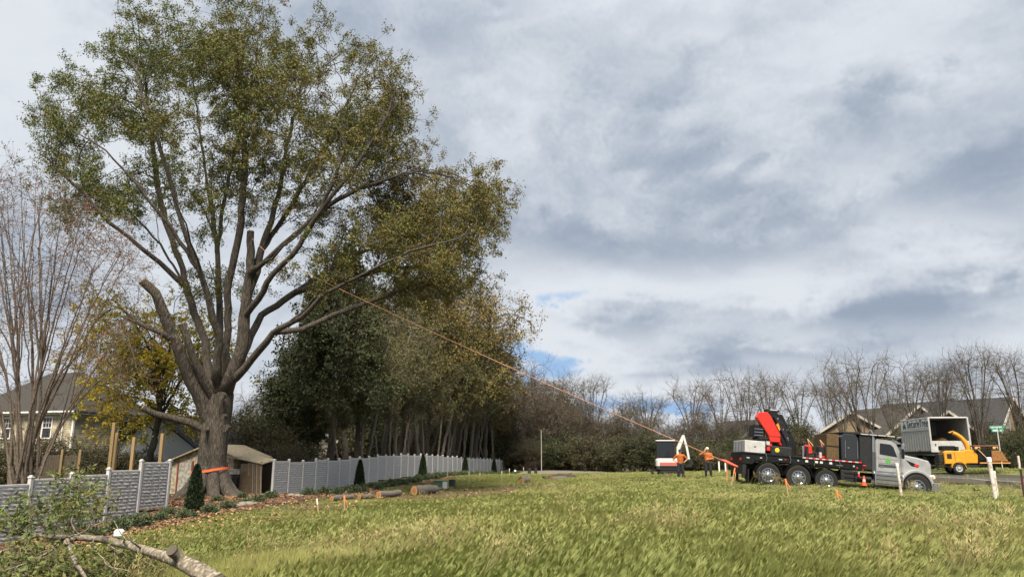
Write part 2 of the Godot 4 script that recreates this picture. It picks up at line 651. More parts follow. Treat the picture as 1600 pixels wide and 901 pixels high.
# dry leaves blown over the mown strip and the field edge
func blown_leaves() -> void:
	var rng := RandomNumberGenerator.new()
	rng.seed = 19
	var lf := MB.new()
	lf.leaf(Vector3(-0.05, 0.0, 0), Vector3.RIGHT, Vector3(0, 0, 1), 0.11, 0.035, Vector3(0, 0.02, 0))
	var mm := MultiMesh.new()
	mm.transform_format = MultiMesh.TRANSFORM_3D
	mm.use_colors = true
	mm.mesh = lf.mesh()
	mm.instance_count = 4200
	for i in mm.instance_count:
		var d := 9.0 + 42.0 * rng.randf()
		var x := fence_x(d) + 3.5 + 17.0 * pow(rng.randf(), 1.8)
		var b := Basis.from_euler(Vector3(rng.randf_range(-0.7, 0.7), rng.randf() * TAU, rng.randf_range(-0.7, 0.7))).scaled(Vector3.ONE * rng.randf_range(0.6, 1.3))
		mm.set_instance_transform(i, Transform3D(b, Vector3(x, ground(x, -d) + rng.randf_range(0.05, 0.13), -d)))
		mm.set_instance_color(i, [Color(0.22, 0.12, 0.05), Color(0.32, 0.19, 0.08), Color(0.14, 0.09, 0.05), Color(0.36, 0.26, 0.11)][rng.randi() % 4])
	var o := MultiMeshInstance3D.new()
	o.name = "blown_leaves"
	o.multimesh = mm
	o.material_override = leaf_mat(0.2)
	add_child(o)
	tag(o, "dry brown leaves blown over the mown grass beside the bed", "leaf litter")
	o.set_meta("kind", "stuff")

func tuft(seed_: int, blades: int, high: float, spread: float, lean: float, width: float, heads: bool) -> ArrayMesh:
	var rng := RandomNumberGenerator.new()
	rng.seed = seed_
	var mb := MB.new()
	for i in blades:
		var a := rng.randf() * TAU
		var p := Vector3(cos(a), 0, sin(a)) * spread * sqrt(rng.randf())
		var hh := high * rng.randf_range(0.5, 1.1)
		var dir := Vector3(rng.randf_range(-0.5, 0.5) + lean, 1.0, rng.randf_range(-0.5, 0.5)).normalized()
		var bend := Vector3(rng.randf_range(-0.3, 0.3) + lean * 1.2, -0.25, rng.randf_range(-0.3, 0.3)) * hh * 0.5
		var side := Vector3(cos(a + 1.3), 0, sin(a + 1.3)) * width
		var g := rng.randf_range(0.78, 1.22)
		mb.tint = Color(g * rng.randf_range(0.9, 1.12), g, g * 0.9)
		var prev := p
		var last := -1
		for s in 4:
			var f := s / 3.0
			var q := p + dir * hh * f + bend * f * f
			var wd := 1.0 - f * 0.92
			var b := mb.v.size()
			var nn := (Vector3(side.z, 0.0, -side.x) * 0.5 / width + Vector3.UP).normalized()
			mb.vert(q - side * wd, nn)
			mb.vert(q + side * wd, nn)
			if s > 0:
				mb.t.append_array(PackedInt32Array([b - 2, b - 1, b + 1, b - 2, b + 1, b]))
			prev = q
		if heads and i % 4 == 0:
			mb.tint = Color(1.2, 1.15, 1.1)
			for k in 3:
				mb.leaf(prev, (dir + bend.normalized() * 0.7 + Vector3(rng.randf_range(-0.4, 0.4), 0.2, rng.randf_range(-0.4, 0.4))).normalized(), side.normalized(), 0.11, 0.006, Vector3.ZERO)
	return mb.mesh()

func lay_grass() -> void:
	var rng := RandomNumberGenerator.new()
	rng.seed = 7
	var kinds := [
		["meadow_grass", "tall pale green wispy meadow grass covering the field", tuft(1, 84, 0.32, 0.55, 0.30, 0.0018, true), [], []],
		["meadow_grass", "tall green meadow grass leaning over in the field", tuft(2, 84, 0.27, 0.55, 0.24, 0.0019, false), [], []],
		["lawn_grass", "short mown green grass beside the planting bed", tuft(3, 60, 0.10, 0.42, 0.05, 0.0030, false), [], []],
		["dry_grass", "dry straw coloured grass in thin patches of the field", tuft(4, 36, 0.20, 0.42, 0.2, 0.0026, true), [], []],
		["distant_grass", "field grass far out towards the woods", tuft(5, 26, 0.30, 0.5, 0.15, 0.011, true), [], []]]
	var tries := 0
	while tries < 160000:
		tries += 1
		# even over the picture rather than over the land: nearer strips get closer tufts
		var d := 7.0 + 95.0 * pow(rng.randf(), 2.4)
		var wide := d * 0.72 + 2.0
		var x := rng.randf_range(-wide, wide)
		var z := -d
		var e := bed_edge(x, z)
		if e < 0.05 and d < 118.0 and x > fence_x(d) - 2.0:
			continue
		if x < fence_x(d) - 0.3 and d > 20 and rng.randf() < 0.5:
			continue
		if on_road(x, z):
			continue
		if d < 11.0 and x < -9.5:
			continue
		var b := bareness(x, z)
		if rng.randf() < smoothstep(0.3, 0.85, b) * 0.85:
			continue
		var y := ground(x, z)
		var k := 0
		var reach := lerpf(4.0, 10.5, smoothstep(12.0, 34.0, d))
		var lawn := smoothstep(reach + 2.5, reach - 1.5, e + patches.get_noise_2d(x, z) * 3.0) if x > fence_x(d) else 1.0
		if d < 14.5 and x < -1.6 - (d - 8.0) * 0.1 + patches.get_noise_2d(x * 4.0, z * 4.0) * 2.0:
			lawn = 1.0
		if rng.randf() < lawn:
			k = 2
		elif rng.randf() < smoothstep(0.0, 0.5, b):
			k = 3
		else:
			k = 0 if rng.randf() < 0.55 + patches.get_noise_2d(x * 1.7, z * 1.7 + 90) * 0.6 else 1
		if d > 48.0:
			k = 4
		var sc := rng.randf_range(0.7, 1.25) * (1.0 - 0.3 * smoothstep(0.0, 0.5, b))
		var sy := sc
		if k == 2 and d < 16.0:
			sy *= 1.9
		if k == 4 and (lawn > 0.5 or d > 60):
			sy *= 0.6
		sy *= 0.85 + 0.3 * patches.get_noise_2d(x * 2.3 + 11, z * 2.3)
		if x > 5.0 and d > 18.0 and d < 48.0:
			sy *= lerpf(0.85, 0.6, smoothstep(18.0, 30.0, d)) * (0.65 if x > 9.0 and d > 22.0 and d < 37.0 else 1.0)
		var bb := Basis(Vector3.UP, rng.randf_range(-0.9, 0.9)).scaled(Vector3(sc, sy, sc))
		kinds[k][3].append(Transform3D(bb, Vector3(x, y - 0.01, z)))
		var tone := 0.5 + 0.65 * patches.get_noise_2d(x * 1.4 - 30, z * 1.4) + rng.randf_range(-0.05, 0.05)
		var col: Color
		if k == 3:
			col = Color(0.225, 0.21, 0.072).lerp(Color(0.18, 0.195, 0.056), rng.randf())
		elif k == 2:
			col = Color(0.115, 0.155, 0.032).lerp(Color(0.22, 0.22, 0.06), clampf(tone, 0, 1))
		else:
			col = Color(0.188, 0.225, 0.06).lerp(Color(0.30, 0.298, 0.102), clampf(tone, 0, 1))
		kinds[k][4].append(col)
	# taller seed stalks in drifts, and dark broad-leaved weeds
	var stalk := MB.new()
	for i in 7:
		var p := Vector3(rng.randf_range(-0.3, 0.3), 0, rng.randf_range(-0.3, 0.3))
		var lean := Vector3(rng.randf_range(0.1, 0.5), 1.0, rng.randf_range(-0.2, 0.2)).normalized()
		var hh := rng.randf_range(0.42, 0.68)
		stalk.tint = Color(1, 1, 1)
		stalk.tube([p, p + lean * hh * 0.6, p + lean * hh + Vector3(hh * 0.12, -0.02, 0)], [0.0022, 0.0018, 0.0012], 3, false)
		for q in 7:
			var f := 0.78 + 0.035 * q
			stalk.leaf(p + lean * hh * f, (lean + Vector3(rng.randfn(), rng.randfn(), rng.randfn()) * 0.45).normalized(), Vector3(rng.randfn(), 0, rng.randfn()).normalized(), 0.06, 0.006, Vector3.ZERO)
	var weed := MB.new()
	for i in 22:
		var a := rng.randf() * TAU
		var out := Vector3(cos(a), rng.randf_range(0.25, 1.3), sin(a)).normalized()
		stalk.tint = Color(1, 1, 1)
		weed.leaf(Vector3(cos(a), 0, sin(a)) * 0.02, out, Vector3(-sin(a), 0, cos(a)), rng.randf_range(0.12, 0.26), 0.028, Vector3(0, 0.02, 0))
	kinds.append(["seed_stalks", "pale straw coloured seed stalks standing above the meadow grass", stalk.mesh(), [], []])
	kinds.append(["meadow_weeds", "dark green broad leaved weeds among the meadow grass", weed.mesh(), [], []])
	for k in 5500:
		var d := 7.5 + 42.0 * pow(rng.randf(), 1.7)
		var x := rng.randf_range(-d * 0.4 - 1.0, d * 0.72 + 1.0)
		var e := bed_edge(x, -d)
		if e < lerpf(4.0, 9.0, smoothstep(12.0, 34.0, d)) or on_road(x, -d):
			continue
		var n := patches.get_noise_2d(x * 2.6 + 70, -d * 2.6)
		var pick := 5 if rng.randf() < 0.72 else 6
		if (pick == 5 and n < 0.33) or (pick == 6 and n > -0.05):
			continue
		var sc := rng.randf_range(0.7, 1.2)
		kinds[pick][3].append(Transform3D(Basis(Vector3.UP, rng.randf_range(-0.7, 0.7) if pick == 5 else rng.randf() * TAU).scaled(Vector3.ONE * sc), Vector3(x, ground(x, -d), -d)))
		kinds[pick][4].append(Color(0.31, 0.29, 0.12).lerp(Color(0.27, 0.21, 0.09), rng.randf()) if pick == 5 else Color(0.07, 0.11, 0.03).lerp(Color(0.12, 0.15, 0.04), rng.randf()))
	var gm := leaf_mat(0.55)
	for k in kinds:
		if k[3].is_empty():
			continue
		var mm := MultiMesh.new()
		mm.transform_format = MultiMesh.TRANSFORM_3D
		mm.use_colors = true
		mm.mesh = k[2]
		mm.instance_count = k[3].size()
		for i in k[3].size():
			mm.set_instance_transform(i, k[3][i])
			mm.set_instance_color(i, k[4][i])
		var o := MultiMeshInstance3D.new()
		o.name = numbered(k[0])
		o.multimesh = mm
		o.material_override = gm
		add_child(o)
		tag(o, k[1], "grass")
		o.set_meta("kind", "stuff")

var ROADS := []
func on_road(x: float, z: float) -> bool:
	for r in ROADS:
		if Geometry2D.is_point_in_polygon(Vector2(x, z), r):
			return true
	return false

func strip(path: Array, wide: float, lift: float, thick: float) -> MB:
	var mb := MB.new()
	var l := []
	var r := []
	for i in path.size():
		var a: Vector3 = path[maxi(i - 1, 0)]
		var b: Vector3 = path[mini(i + 1, path.size() - 1)]
		var s := Vector3(-(b - a).z, 0, (b - a).x).normalized() * wide / 2
		l.append(path[i] - s + Vector3.UP * lift)
		r.append(path[i] + s + Vector3.UP * lift)
	for i in path.size() - 1:
		mb.face([l[i], l[i + 1], r[i + 1], r[i]], Vector3.UP)
		if thick > 0:
			var dn := Vector3.DOWN * thick
			mb.face([l[i], l[i + 1], l[i + 1] + dn, l[i] + dn], l[i] - r[i])
			mb.face([r[i], r[i + 1], r[i + 1] + dn, r[i] + dn], r[i] - l[i])
	return mb

func resample(pts: Array, step: float, lift := 0.0) -> Array:
	var out := []
	for i in pts.size() - 1:
		var n := maxi(1, int(pts[i].distance_to(pts[i + 1]) / step))
		for k in n:
			out.append(pts[i].lerp(pts[i + 1], float(k) / n))
	out.append(pts[-1])
	for i in out.size():
		out[i].y = ground(out[i].x, out[i].z) + lift
	return out

func lay_roads() -> void:
	# the street on the right runs behind the crane truck; a second one crosses far away
	var c1 := [on(1405, 47), on(1490, 44.5), on(1560, 42), on(1640, 39.5), on(1800, 34), on(2100, 27)]
	var s1 := resample(c1, 1.0)
	var r1 := strip(s1, 7.6, 0.045, 0.0)
	setting("road", r1, mat(Color(0.125, 0.115, 0.108), 0.9, "grit", Vector3(0.5, 0.5, 0.5), 0.4))
	# pale gravel ground beyond the end of the long fence
	var lot := MB.new()
	var near_edge := [[806, 90.0], [840, 86.0], [880, 90.0], [930, 97.0], [980, 104.0], [1015, 112.0]]
	var flat := PackedVector2Array()
	var rows := []
	for q in near_edge:
		var col := []
		for k in 7:
			var p := on(q[0] + k * 0.5, lerpf(q[1], 124.0, k / 6.0))
			p.y += 0.09 + 0.10 * k
			col.append(p)
		rows.append(col)
		flat.append(Vector2(col[0].x, col[0].z))
	for i in range(rows.size() - 1, -1, -1):
		flat.append(Vector2(rows[i][6].x, rows[i][6].z))
	for i in rows.size() - 1:
		for k in 6:
			lot.face([rows[i][k], rows[i + 1][k], rows[i + 1][k + 1], rows[i][k + 1]], Vector3.UP)
	setting("gravel_path", lot, mat(Color(0.36, 0.32, 0.27), 0.95, "grit", Vector3(0.4, 0.4, 0.4), 1.0))
	ROADS.append(flat)
	var c2 := [Vector3(-2, 0, -128), Vector3(12, 0, -122), Vector3(24, 0, -116), Vector3(40, 0, -104)]
	var s2 := resample(c2, 2.0)
	setting("road_distant", strip(s2, 7.0, 0.75, 1.0), mat(Color(0.125, 0.115, 0.108), 0.9, "grit", Vector3(0.5, 0.5, 0.5), 0.4))
	for s in [[s1, 4.4], [s2, 4.0]]:
		var poly := PackedVector2Array()
		var back := PackedVector2Array()
		for i in s[0].size():
			var a: Vector3 = s[0][maxi(i - 1, 0)]
			var b: Vector3 = s[0][mini(i + 1, s[0].size() - 1)]
			var k: Vector3 = Vector3(-(b - a).z, 0, (b - a).x).normalized() * s[1]
			poly.append(Vector2(s[0][i].x - k.x, s[0][i].z - k.z))
			back.append(Vector2(s[0][i].x + k.x, s[0][i].z + k.z))
		back.reverse()
		poly.append_array(back)
		ROADS.append(poly)
	# kerbs of the street
	for side in [-1.0, 1.0]:
		var path := []
		for i in s1.size():
			var a: Vector3 = s1[maxi(i - 1, 0)]
			var b: Vector3 = s1[mini(i + 1, s1.size() - 1)]
			path.append(s1[i] + Vector3(-(b - a).z, 0, (b - a).x).normalized() * 4.0 * side)
		setting("kerb", strip(path, 0.42, 0.15, 0.25), mat(Color(0.40, 0.37, 0.32), 0.9, "grit", Vector3(0.7, 0.7, 0.7), 0.3))
	# gravel verge beyond the far fence end

# ---------------------------------------------------------------- trees
class Skel:
	var p := PackedVector3Array()
	var par := PackedInt32Array()
	var dir := PackedVector3Array()
	var w := PackedFloat32Array()
	var floor_r := PackedFloat32Array()
	var tips := []
	func add(pos: Vector3, parent: int, r := 0.0) -> int:
		p.append(pos)
		par.append(parent)
		dir.append((pos - p[parent]).normalized() if parent >= 0 else Vector3.UP)
		w.append(0.0)
		floor_r.append(r)
		return p.size() - 1
	# the node from which a branch would most naturally reach t
	func best(t: Vector3, list, turn: float) -> int:
		var bi := 0
		var bc := 1e9
		for i in list:
			var q := t - p[i]
			var d := q.length()
			if d < bc:
				var c := d * (1.0 + turn * (1.0 - dir[i].dot(q / maxf(d, 1e-4))))
				if c < bc:
					bc = c
					bi = i
		return bi
	func reach(from: int, t: Vector3, step: float, wob: float, rng: RandomNumberGenerator, lift := 0.0, bend := 0.42) -> Array:
		var a := p[from]
		var d := a.distance_to(t)
		var m := a.lerp(t, 0.5 - bend) + dir[from] * d * bend + Vector3.UP * lift * d
		var n := maxi(2, int(d / step))
		var out := []
		var last := from
		for k in range(1, n + 1):
			var f := float(k) / n
			var q := a * (1 - f) * (1 - f) + m * 2 * f * (1 - f) + t * f * f
			if k < n:
				q += Vector3(rng.randfn(), rng.randfn(), rng.randfn()) * wob * step
			last = add(q, last)
			out.append(last)
		return out
	func limb(pts: Array, step: float, wob: float, rng: RandomNumberGenerator, from := -1) -> Array:
		var last := from
		var out := []
		if last < 0 and p.size() > 0:
			last = best(pts[0], range(p.size()), 0.0)
		for i in pts.size():
			if last < 0:
				last = add(pts[i], -1)
				out.append(last)
				continue
			var a := p[last]
			var n := maxi(1, int(a.distance_to(pts[i]) / step))
			for k in range(1, n + 1):
				var q := a.lerp(pts[i], float(k) / n)
				if k < n:
					q += Vector3(rng.randfn(), 0.3 * rng.randfn(), rng.randfn()) * wob * step
				last = add(q, last)
				out.append(last)
		return out
	# tubes for all wood; thickness grows with what hangs on it
	func wood(r_tip: float, r_root: float, mb: MB, thin := 3, flare := 0.0) -> PackedFloat32Array:
		var k := p.size()
		for i in tips:
			w[i] += 1.0
		var kids := []
		kids.resize(k)
		for i in range(k - 1, -1, -1):
			if w[i] == 0.0:
				w[i] = 0.5
			if par[i] >= 0:
				w[par[i]] += w[i]
				if kids[par[i]] == null:
					kids[par[i]] = []
				kids[par[i]].append(i)
		var e := log(r_root / r_tip) / log(maxf(2.0, w[0]))
		var rad := PackedFloat32Array()
		rad.resize(k)
		for i in k:
			rad[i] = maxf(r_tip * pow(maxf(w[i], 0.6), e), floor_r[i])
			if flare > 0.0:
				var y := p[i].y - p[0].y
				if y < 2.4 and (p[i] - p[0]).length() < 3.0:
					rad[i] *= 1.0 + flare * pow(1.0 - maxf(y, 0.0) / 2.4, 3.0)
		var bark := FastNoiseLite.new()
		bark.seed = 6
		bark.frequency = 1.0
		bark.fractal_octaves = 2
		var stack := [0]
		while stack:
			var s: int = stack.pop_back()
			var path := []
			var rr := []
			if par[s] >= 0:
				path.append(p[par[s]])
				rr.append(rad[s])
			var cur := s
			while true:
				path.append(p[cur])
				rr.append(rad[cur])
				if kids[cur] == null:
					break
				var main := -1
				var mw := -1.0
				for q in kids[cur]:
					if w[q] > mw:
						mw = w[q]
						main = q
				for q in kids[cur]:
					if q != main:
						stack.append(q)
				cur = main
			if path.size() > 1:
				var big: float = rr[0]
				mb.tube(path, rr, 40 if big > 0.5 else 20 if big > 0.2 else 8 if big > 0.1 else 5 if big > 0.04 else thin, big > 0.1, bark if big > 0.2 else null)
		return rad

# fine twigs round each tip, and leaves along them
func dress(sk: Skel, wood: MB, crown: MB, o: Dictionary, rng: RandomNumberGenerator) -> void:
	var tone: FastNoiseLite = FastNoiseLite.new()
	tone.seed = o.get("seed", 1)
	tone.frequency = 0.22
	# autumn turning: the dyes differ in hue only, all are brought to the same lightness
	var cols := []
	var even := 0.0
	for c in o.cols:
		even += c.get_luminance() / o.cols.size()
	for c in o.cols:
		cols.append(c * (even / c.get_luminance()))
	for i in sk.tips:
		var q := sk.p[i]
		var along := sk.dir[i]
		var here := tone.get_noise_3dv(q)
		var bias: float = o.get("bias", func(_p): return 0.0).call(q)
		for k in o.twigs:
			var d: Vector3 = (along * 0.9 + Vector3(rng.randfn(), rng.randfn() + o.get("rise", 0.2), rng.randfn()) * 0.75).normalized()
			var l: float = o.twig_len * rng.randf_range(0.5, 1.2)
			var mid := q + d * l * 0.5 + Vector3(rng.randfn(), rng.randfn(), rng.randfn()) * l * 0.06
			var end := q + d * l + Vector3(0, -o.get("droop", 0.0) * l, 0) + Vector3(rng.randfn(), rng.randfn(), rng.randfn()) * l * 0.1
			if o.twig_r > 0.0:
				wood.tube([q, mid, end], [o.twig_r, o.twig_r * 0.75, o.twig_r * 0.4], 3, false)
			for m in o.leaves:
				if rng.randf() > o.get("keep", 1.0):
					continue
				var f := rng.randf_range(0.15, 1.05)
				var s: Vector3 = q.lerp(end, f) + Vector3(rng.randfn(), rng.randfn(), rng.randfn()) * o.get("scatter", 0.06)
				var a := Vector3(rng.randfn(), rng.randfn() - o.get("hang", 0.2), rng.randfn()).normalized()
				var sd := a.cross(Vector3(rng.randfn(), rng.randfn(), rng.randfn())).normalized()
				# each leaf is one of the tree's leaf colours; how many have turned differs from branch to branch
				var turned := rng.randf() + here * 0.5 + bias
				var c: Color = cols[clampi(int(turned * cols.size()), 0, cols.size() - 1)]
				crown.tint = c * rng.randf_range(0.8, 1.2)
				var ls: float = o.leaf * rng.randf_range(0.7, 1.25)
				crown.leaf(s, a, sd, ls, ls * o.get("blade", 0.24), a.cross(sd) * ls * 0.08)

func clump(sk: Skel, ce: Vector3, near, o: Dictionary, rng: RandomNumberGenerator) -> void:
	var b := sk.best(ce, near, o.get("turn", 0.6))
	var loc: Array = sk.reach(b, ce, o.step, o.get("wob", 0.12), rng, o.get("lift", 0.0), o.get("bend", 0.42))
	var pts := []
	for i in o.per:
		pts.append(ce + Vector3(rng.randfn(), rng.randfn() * o.get("flat", 0.8), rng.randfn()) * o.spread)
	pts.sort_custom(func(x, y): return x.distance_squared_to(sk.p[b]) < y.distance_squared_to(sk.p[b]))
	loc = loc.slice(maxi(0, loc.size() / 2 - 1))
	for t in pts:
		var k := sk.best(t, loc, o.get("turn", 0.6))
		var more := sk.reach(k, t, o.step, o.get("wob", 0.12), rng, 0.0, o.get("bend", 0.42))
		loc.append_array(more)
		sk.tips.append(more[-1])
	if o.per == 0:
		sk.tips.append(loc[-1])

# a free-standing tree about its own base. shape: "vase", "round", "cone", "high"
func make_tree(o: Dictionary) -> Dictionary:
	var rng := RandomNumberGenerator.new()
	rng.seed = o.seed
	var sk := Skel.new()
	var h: float = o.high
	var fork: float = o.fork * h
	var lean: Vector3 = Vector3(rng.randfn(), 0, rng.randfn()) * o.get("lean", 0.02) * h
	var stems: int = o.get("stems", 1)
	var main: Array = []
	if o.shape == "cone":
		main = sk.limb([Vector3.ZERO, lean * 0.5 + Vector3.UP * h * 0.5, lean + Vector3.UP * h * 0.97], o.step, 0.05, rng)
	else:
		sk.add(Vector3.ZERO, -1)
		for s in stems:
			var a := rng.randf() * TAU
			var out := Vector3(cos(a), 0, sin(a)) * (0.0 if stems == 1 else 0.10 * h)
			var trunk: Array = sk.limb([out * 0.15 + Vector3.UP * fork * 0.3, out * 0.5 + lean + Vector3.UP * fork], o.step, 0.10, rng, 0)
			var top: int = trunk[-1]
			main.append_array(trunk.slice(int(trunk.size() * 0.6)))
			for l in o.limbs:
				var b: float = a + TAU * (l + rng.randf() * 0.6) / o.limbs
				var rr: float = o.wide * rng.randf_range(0.35, 0.75)
				var th := h * rng.randf_range(0.7, 0.95)
				var e := out + lean + Vector3(cos(b) * rr, th, sin(b) * rr)
				if l == 0 and o.shape != "vase":
					e = out + lean * 2.0 + Vector3(0, h * 0.93, 0)
				var from: int = trunk[rng.randi_range(int(trunk.size() * 0.75), trunk.size() - 1)]
				main.append_array(sk.reach(from, e, o.step, o.get("limb_wob", 0.12), rng, 0.12, o.get("bend", 0.42)))
	for c in o.clumps:
		var t := Vector3.ZERO
		var f := 0.0
		match o.shape:
			"cone":
				f = pow(rng.randf(), 1.3)
				var y := lerpf(fork, h, f)
				var r: float = o.wide * pow(1.0 - f, 0.75) * sqrt(rng.randf_range(0.15, 1.0))
				var a := rng.randf() * TAU
				t = Vector3(cos(a) * r, y, sin(a) * r) + lean
			"vase":
				f = sqrt(rng.randf())
				var y := lerpf(fork * 1.1, h, f)
				var r: float = o.wide * (0.25 + 0.75 * f) * sqrt(rng.randf())
				var a := rng.randf() * TAU
				t = Vector3(cos(a) * r, y - 0.06 * h * r * r / (o.wide * o.wide), sin(a) * r) + lean
			_:
				var d := Vector3(rng.randfn(), rng.randfn(), rng.randfn()).normalized() * pow(rng.randf(), 0.45)
				var mid: float = (h + o.low * h) / 2
				t = Vector3(d.x * o.wide, mid + d.y * (h - mid), d.z * o.wide) + lean
		clump(sk, t, main, o, rng)
	var wood := MB.new()
	sk.wood(o.get("tip_r", 0.012), o.trunk_r, wood, 3, o.get("flare", 0.35))
	var crown := MB.new()
	dress(sk, wood, crown, o, rng)
	return {"wood": wood.mesh(), "crown": crown.mesh() if crown.t.size() > 0 else null}

func tree_of(parts: Dictionary, called: String, label: String, bark: Material, leafy: Material, group := "", category := "tree") -> Node3D:
	var r := thing(called, label, category, Vector3.ZERO, 0.0, group)
	obj("trunk", parts.wood, bark, r)
	if parts.crown:
		var c := obj("crown", parts.crown, leafy, r)
		c.set_meta("kind", "stuff")
	return r

# ---- the great oak, limbs followed from the photograph and spread in depth
func great_oak() -> void:
	var D := 41.0
	var rng := RandomNumberGenerator.new()
	rng.seed = 3
	var base := on(330, D)
	var root := thing("oak_tree", "huge oak with a thick grey trunk and wide olive crown behind the fence gap", "tree", base)
	var sk := Skel.new()
	var P := func(u: float, v: float, off: float) -> Vector3: return at(u, v, D + off) - base
	var trunk: Array = sk.limb([Vector3(0, -0.3, 0), P.call(329, 740, 0), P.call(334, 690, 0), P.call(339, 650, 0.1), P.call(344, 606, 0.1)], 0.35, 0.0, rng)
	for i in sk.p.size():
		sk.floor_r[i] = 0.70
	var fork: int = trunk[-1]
	var under: int = trunk[-4]
	var lo: int = trunk[-7]
	var limbs := [
		[lo, 0.50, 0.25, [[309, 612, -0.6], [284, 563, -1.4], [270, 527, -1.9], [259, 499, -2.2], [243, 458, -2.7], [222, 439, -3.0]], true],
		[under, 0.27, 0.19, [[316, 592, -1.0], [296, 541, -1.8], [283, 506, -2.1]], true],
		[under, 0.42, 0.10, [[325, 590, 0.4], [320, 531, 0.9], [302, 488, 1.3], [291, 449, 1.6], [280, 406, 1.9], [263, 360, 2.3], [249, 307, 2.6], [238, 230, 3.0], [228, 150, 3.2]], false],
		[fork, 0.40, 0.10, [[337, 590, -0.8], [341, 520, -1.6], [328, 480, -2.2], [312, 424, -3.0], [291, 371, -3.8], [273, 315, -4.4], [252, 240, -5.0], [222, 150, -5.3]], false],
		[fork, 0.42, 0.10, [[341, 590, 1.0], [343, 513, 2.0], [341, 442, 3.0], [339, 389, 3.6], [327, 311, 4.4], [313, 220, 5.0], [300, 120, 5.4]], false],
		[fork, 0.36, 0.09, [[352, 584, 0.0], [355, 499, -0.6], [355, 449, -1.0], [366, 399, -1.2], [377, 343, -1.4], [382, 250, -1.2], [372, 140, -1.0], [366, 60, -0.8]], false],
		[fork, 0.46, 0.20, [[357, 596, -0.4], [376, 549, -0.7], [384, 478, -0.9], [391, 424, -1.0], [391, 362, -1.0]], true],
		[fork, 0.40, 0.14, [[366, 590, 0.6], [391, 525, 1.4], [408, 492, 2.2], [462, 456, 3.8], [500, 431, 5.0], [560, 395, 6.4], [650, 368, 7.4], [735, 335, 8.0]], false],
		[fork, 0.36, 0.10, [[370, 588, -0.6], [393, 561, -1.2], [426, 520, -2.4], [472, 495, -3.6], [505, 460, -4.6], [560, 432, -5.6], [640, 392, -6.6], [720, 372, -7.0]], false],
		[lo, 0.28, 0.16, [[300, 661, 0.2], [264, 652, -0.4], [240, 646, -0.8], [222, 637, -1.0]], true]]
	var main := []
	var stubs := []
	for l in limbs:
		var pts := []
		for q in l[3]:
			pts.append(P.call(q[0], q[1], q[2]))
		var got: Array = sk.limb(pts, 0.55, 0.06, rng, l[0])
		for i in got.size():
			sk.floor_r[got[i]] = lerpf(l[1] * 0.82, l[2] * 0.85, float(i) / got.size()) if l[4] else lerpf(l[1] * 0.66, 0.02, pow(float(i) / got.size(), 0.7))
		if not l[4]:
			main.append_array(got.slice(3))
		else:
			stubs.append(got)
	# limbs that leave those limbs
	var second := [
		[284, 453, 1.7, 0.17, [[249, 410, 1.0], [217, 385, 0.4], [170, 348, -0.6], [128, 297, -1.2], [92, 268, -1.4]]],
		[259, 520, -2.0, 0.15, [[227, 510, -2.6], [205, 500, -2.8], [190, 494, -3.0]]],
		[386, 456, -0.9, 0.24, [[401, 424, -0.6], [408, 389, -0.4], [426, 335, 0.2], [438, 290, 0.6], [455, 200, 1.2], [476, 100, 1.6]]],
		[390, 500, -0.9, 0.20, [[403, 468, -1.8], [426, 428, -2.6], [455, 400, -3.2], [497, 335, -4.0], [555, 260, -4.8], [605, 180, -5.0]]],
		[426, 520, -2.4, 0.17, [[470, 515, -2.0], [520, 492, -1.6], [590, 466, -1.2], [660, 440, -1.0]]],
		[408, 389, -0.4, 0.14, [[450, 330, 1.8], [500, 240, 3.2], [548, 150, 4.0], [575, 90, 4.2]]],
		[312, 424, -3.0, 0.13, [[270, 360, -3.6], [215, 290, -4.6], [165, 235, -5.4], [110, 200, -5.6]]],
		[339, 389, 3.6, 0.13, [[352, 300, 4.2], [380, 180, 5.0], [410, 60, 5.4]]],
		[462, 456, 3.8, 0.13, [[520, 440, 2.6], [600, 420, 1.8], [690, 415, 1.4], [745, 420, 1.2]]],
		[392, 424, -1.0, 0.13, [[405, 416, -1.6], [419, 403, -2.0], [455, 371, -2.8], [500, 330, -3.3], [560, 295, -3.7], [620, 275, -4.0]]]]
	for s in second:
		var start: Vector3 = P.call(s[0], s[1], s[2])
		var pts := []
		for q in s[4]:
			pts.append(P.call(q[0], q[1], q[2]))
		var from := sk.best(start, range(sk.p.size()), 0.0)
		var got: Array = sk.limb(pts, 0.55, 0.08, rng, from)
		for i in got.size():
			sk.floor_r[got[i]] = lerpf(s[3] * 0.9, 0.015, float(i) / got.size())
		if s[0] != 259:
			main.append_array(got)
	# slender rising limbs between the main ones
	var axis: Vector3 = P.call(350, 560, 0)
	var stems := main.duplicate()
	for k in 34:
		var from: int = stems[rng.randi() % stems.size()]
		if sk.p[from].y > 17.0 or sk.p[from].y < 8.0:
			continue
		var out := sk.p[from] - axis
		out.y = 0.0
		var d := (sk.dir[from] * 0.7 + out.normalized() * rng.randf_range(0.1, 0.6) + Vector3(rng.randfn() * 0.2, 0.55, rng.randfn() * 0.3)).normalized()
		var goal := sk.p[from] + d * rng.randf_range(4.0, 7.0)
		if goal.x < -7.0 or goal.x > 9.0 or goal.y > 22.0 or absf(goal.z) > 7.0:
			continue
		var got: Array = sk.reach(from, goal, 0.5, 0.07, rng, 0.02)
		for i in got.size():
			sk.floor_r[got[i]] = lerpf(0.085, 0.015, float(i) / got.size())
		main.append_array(got)
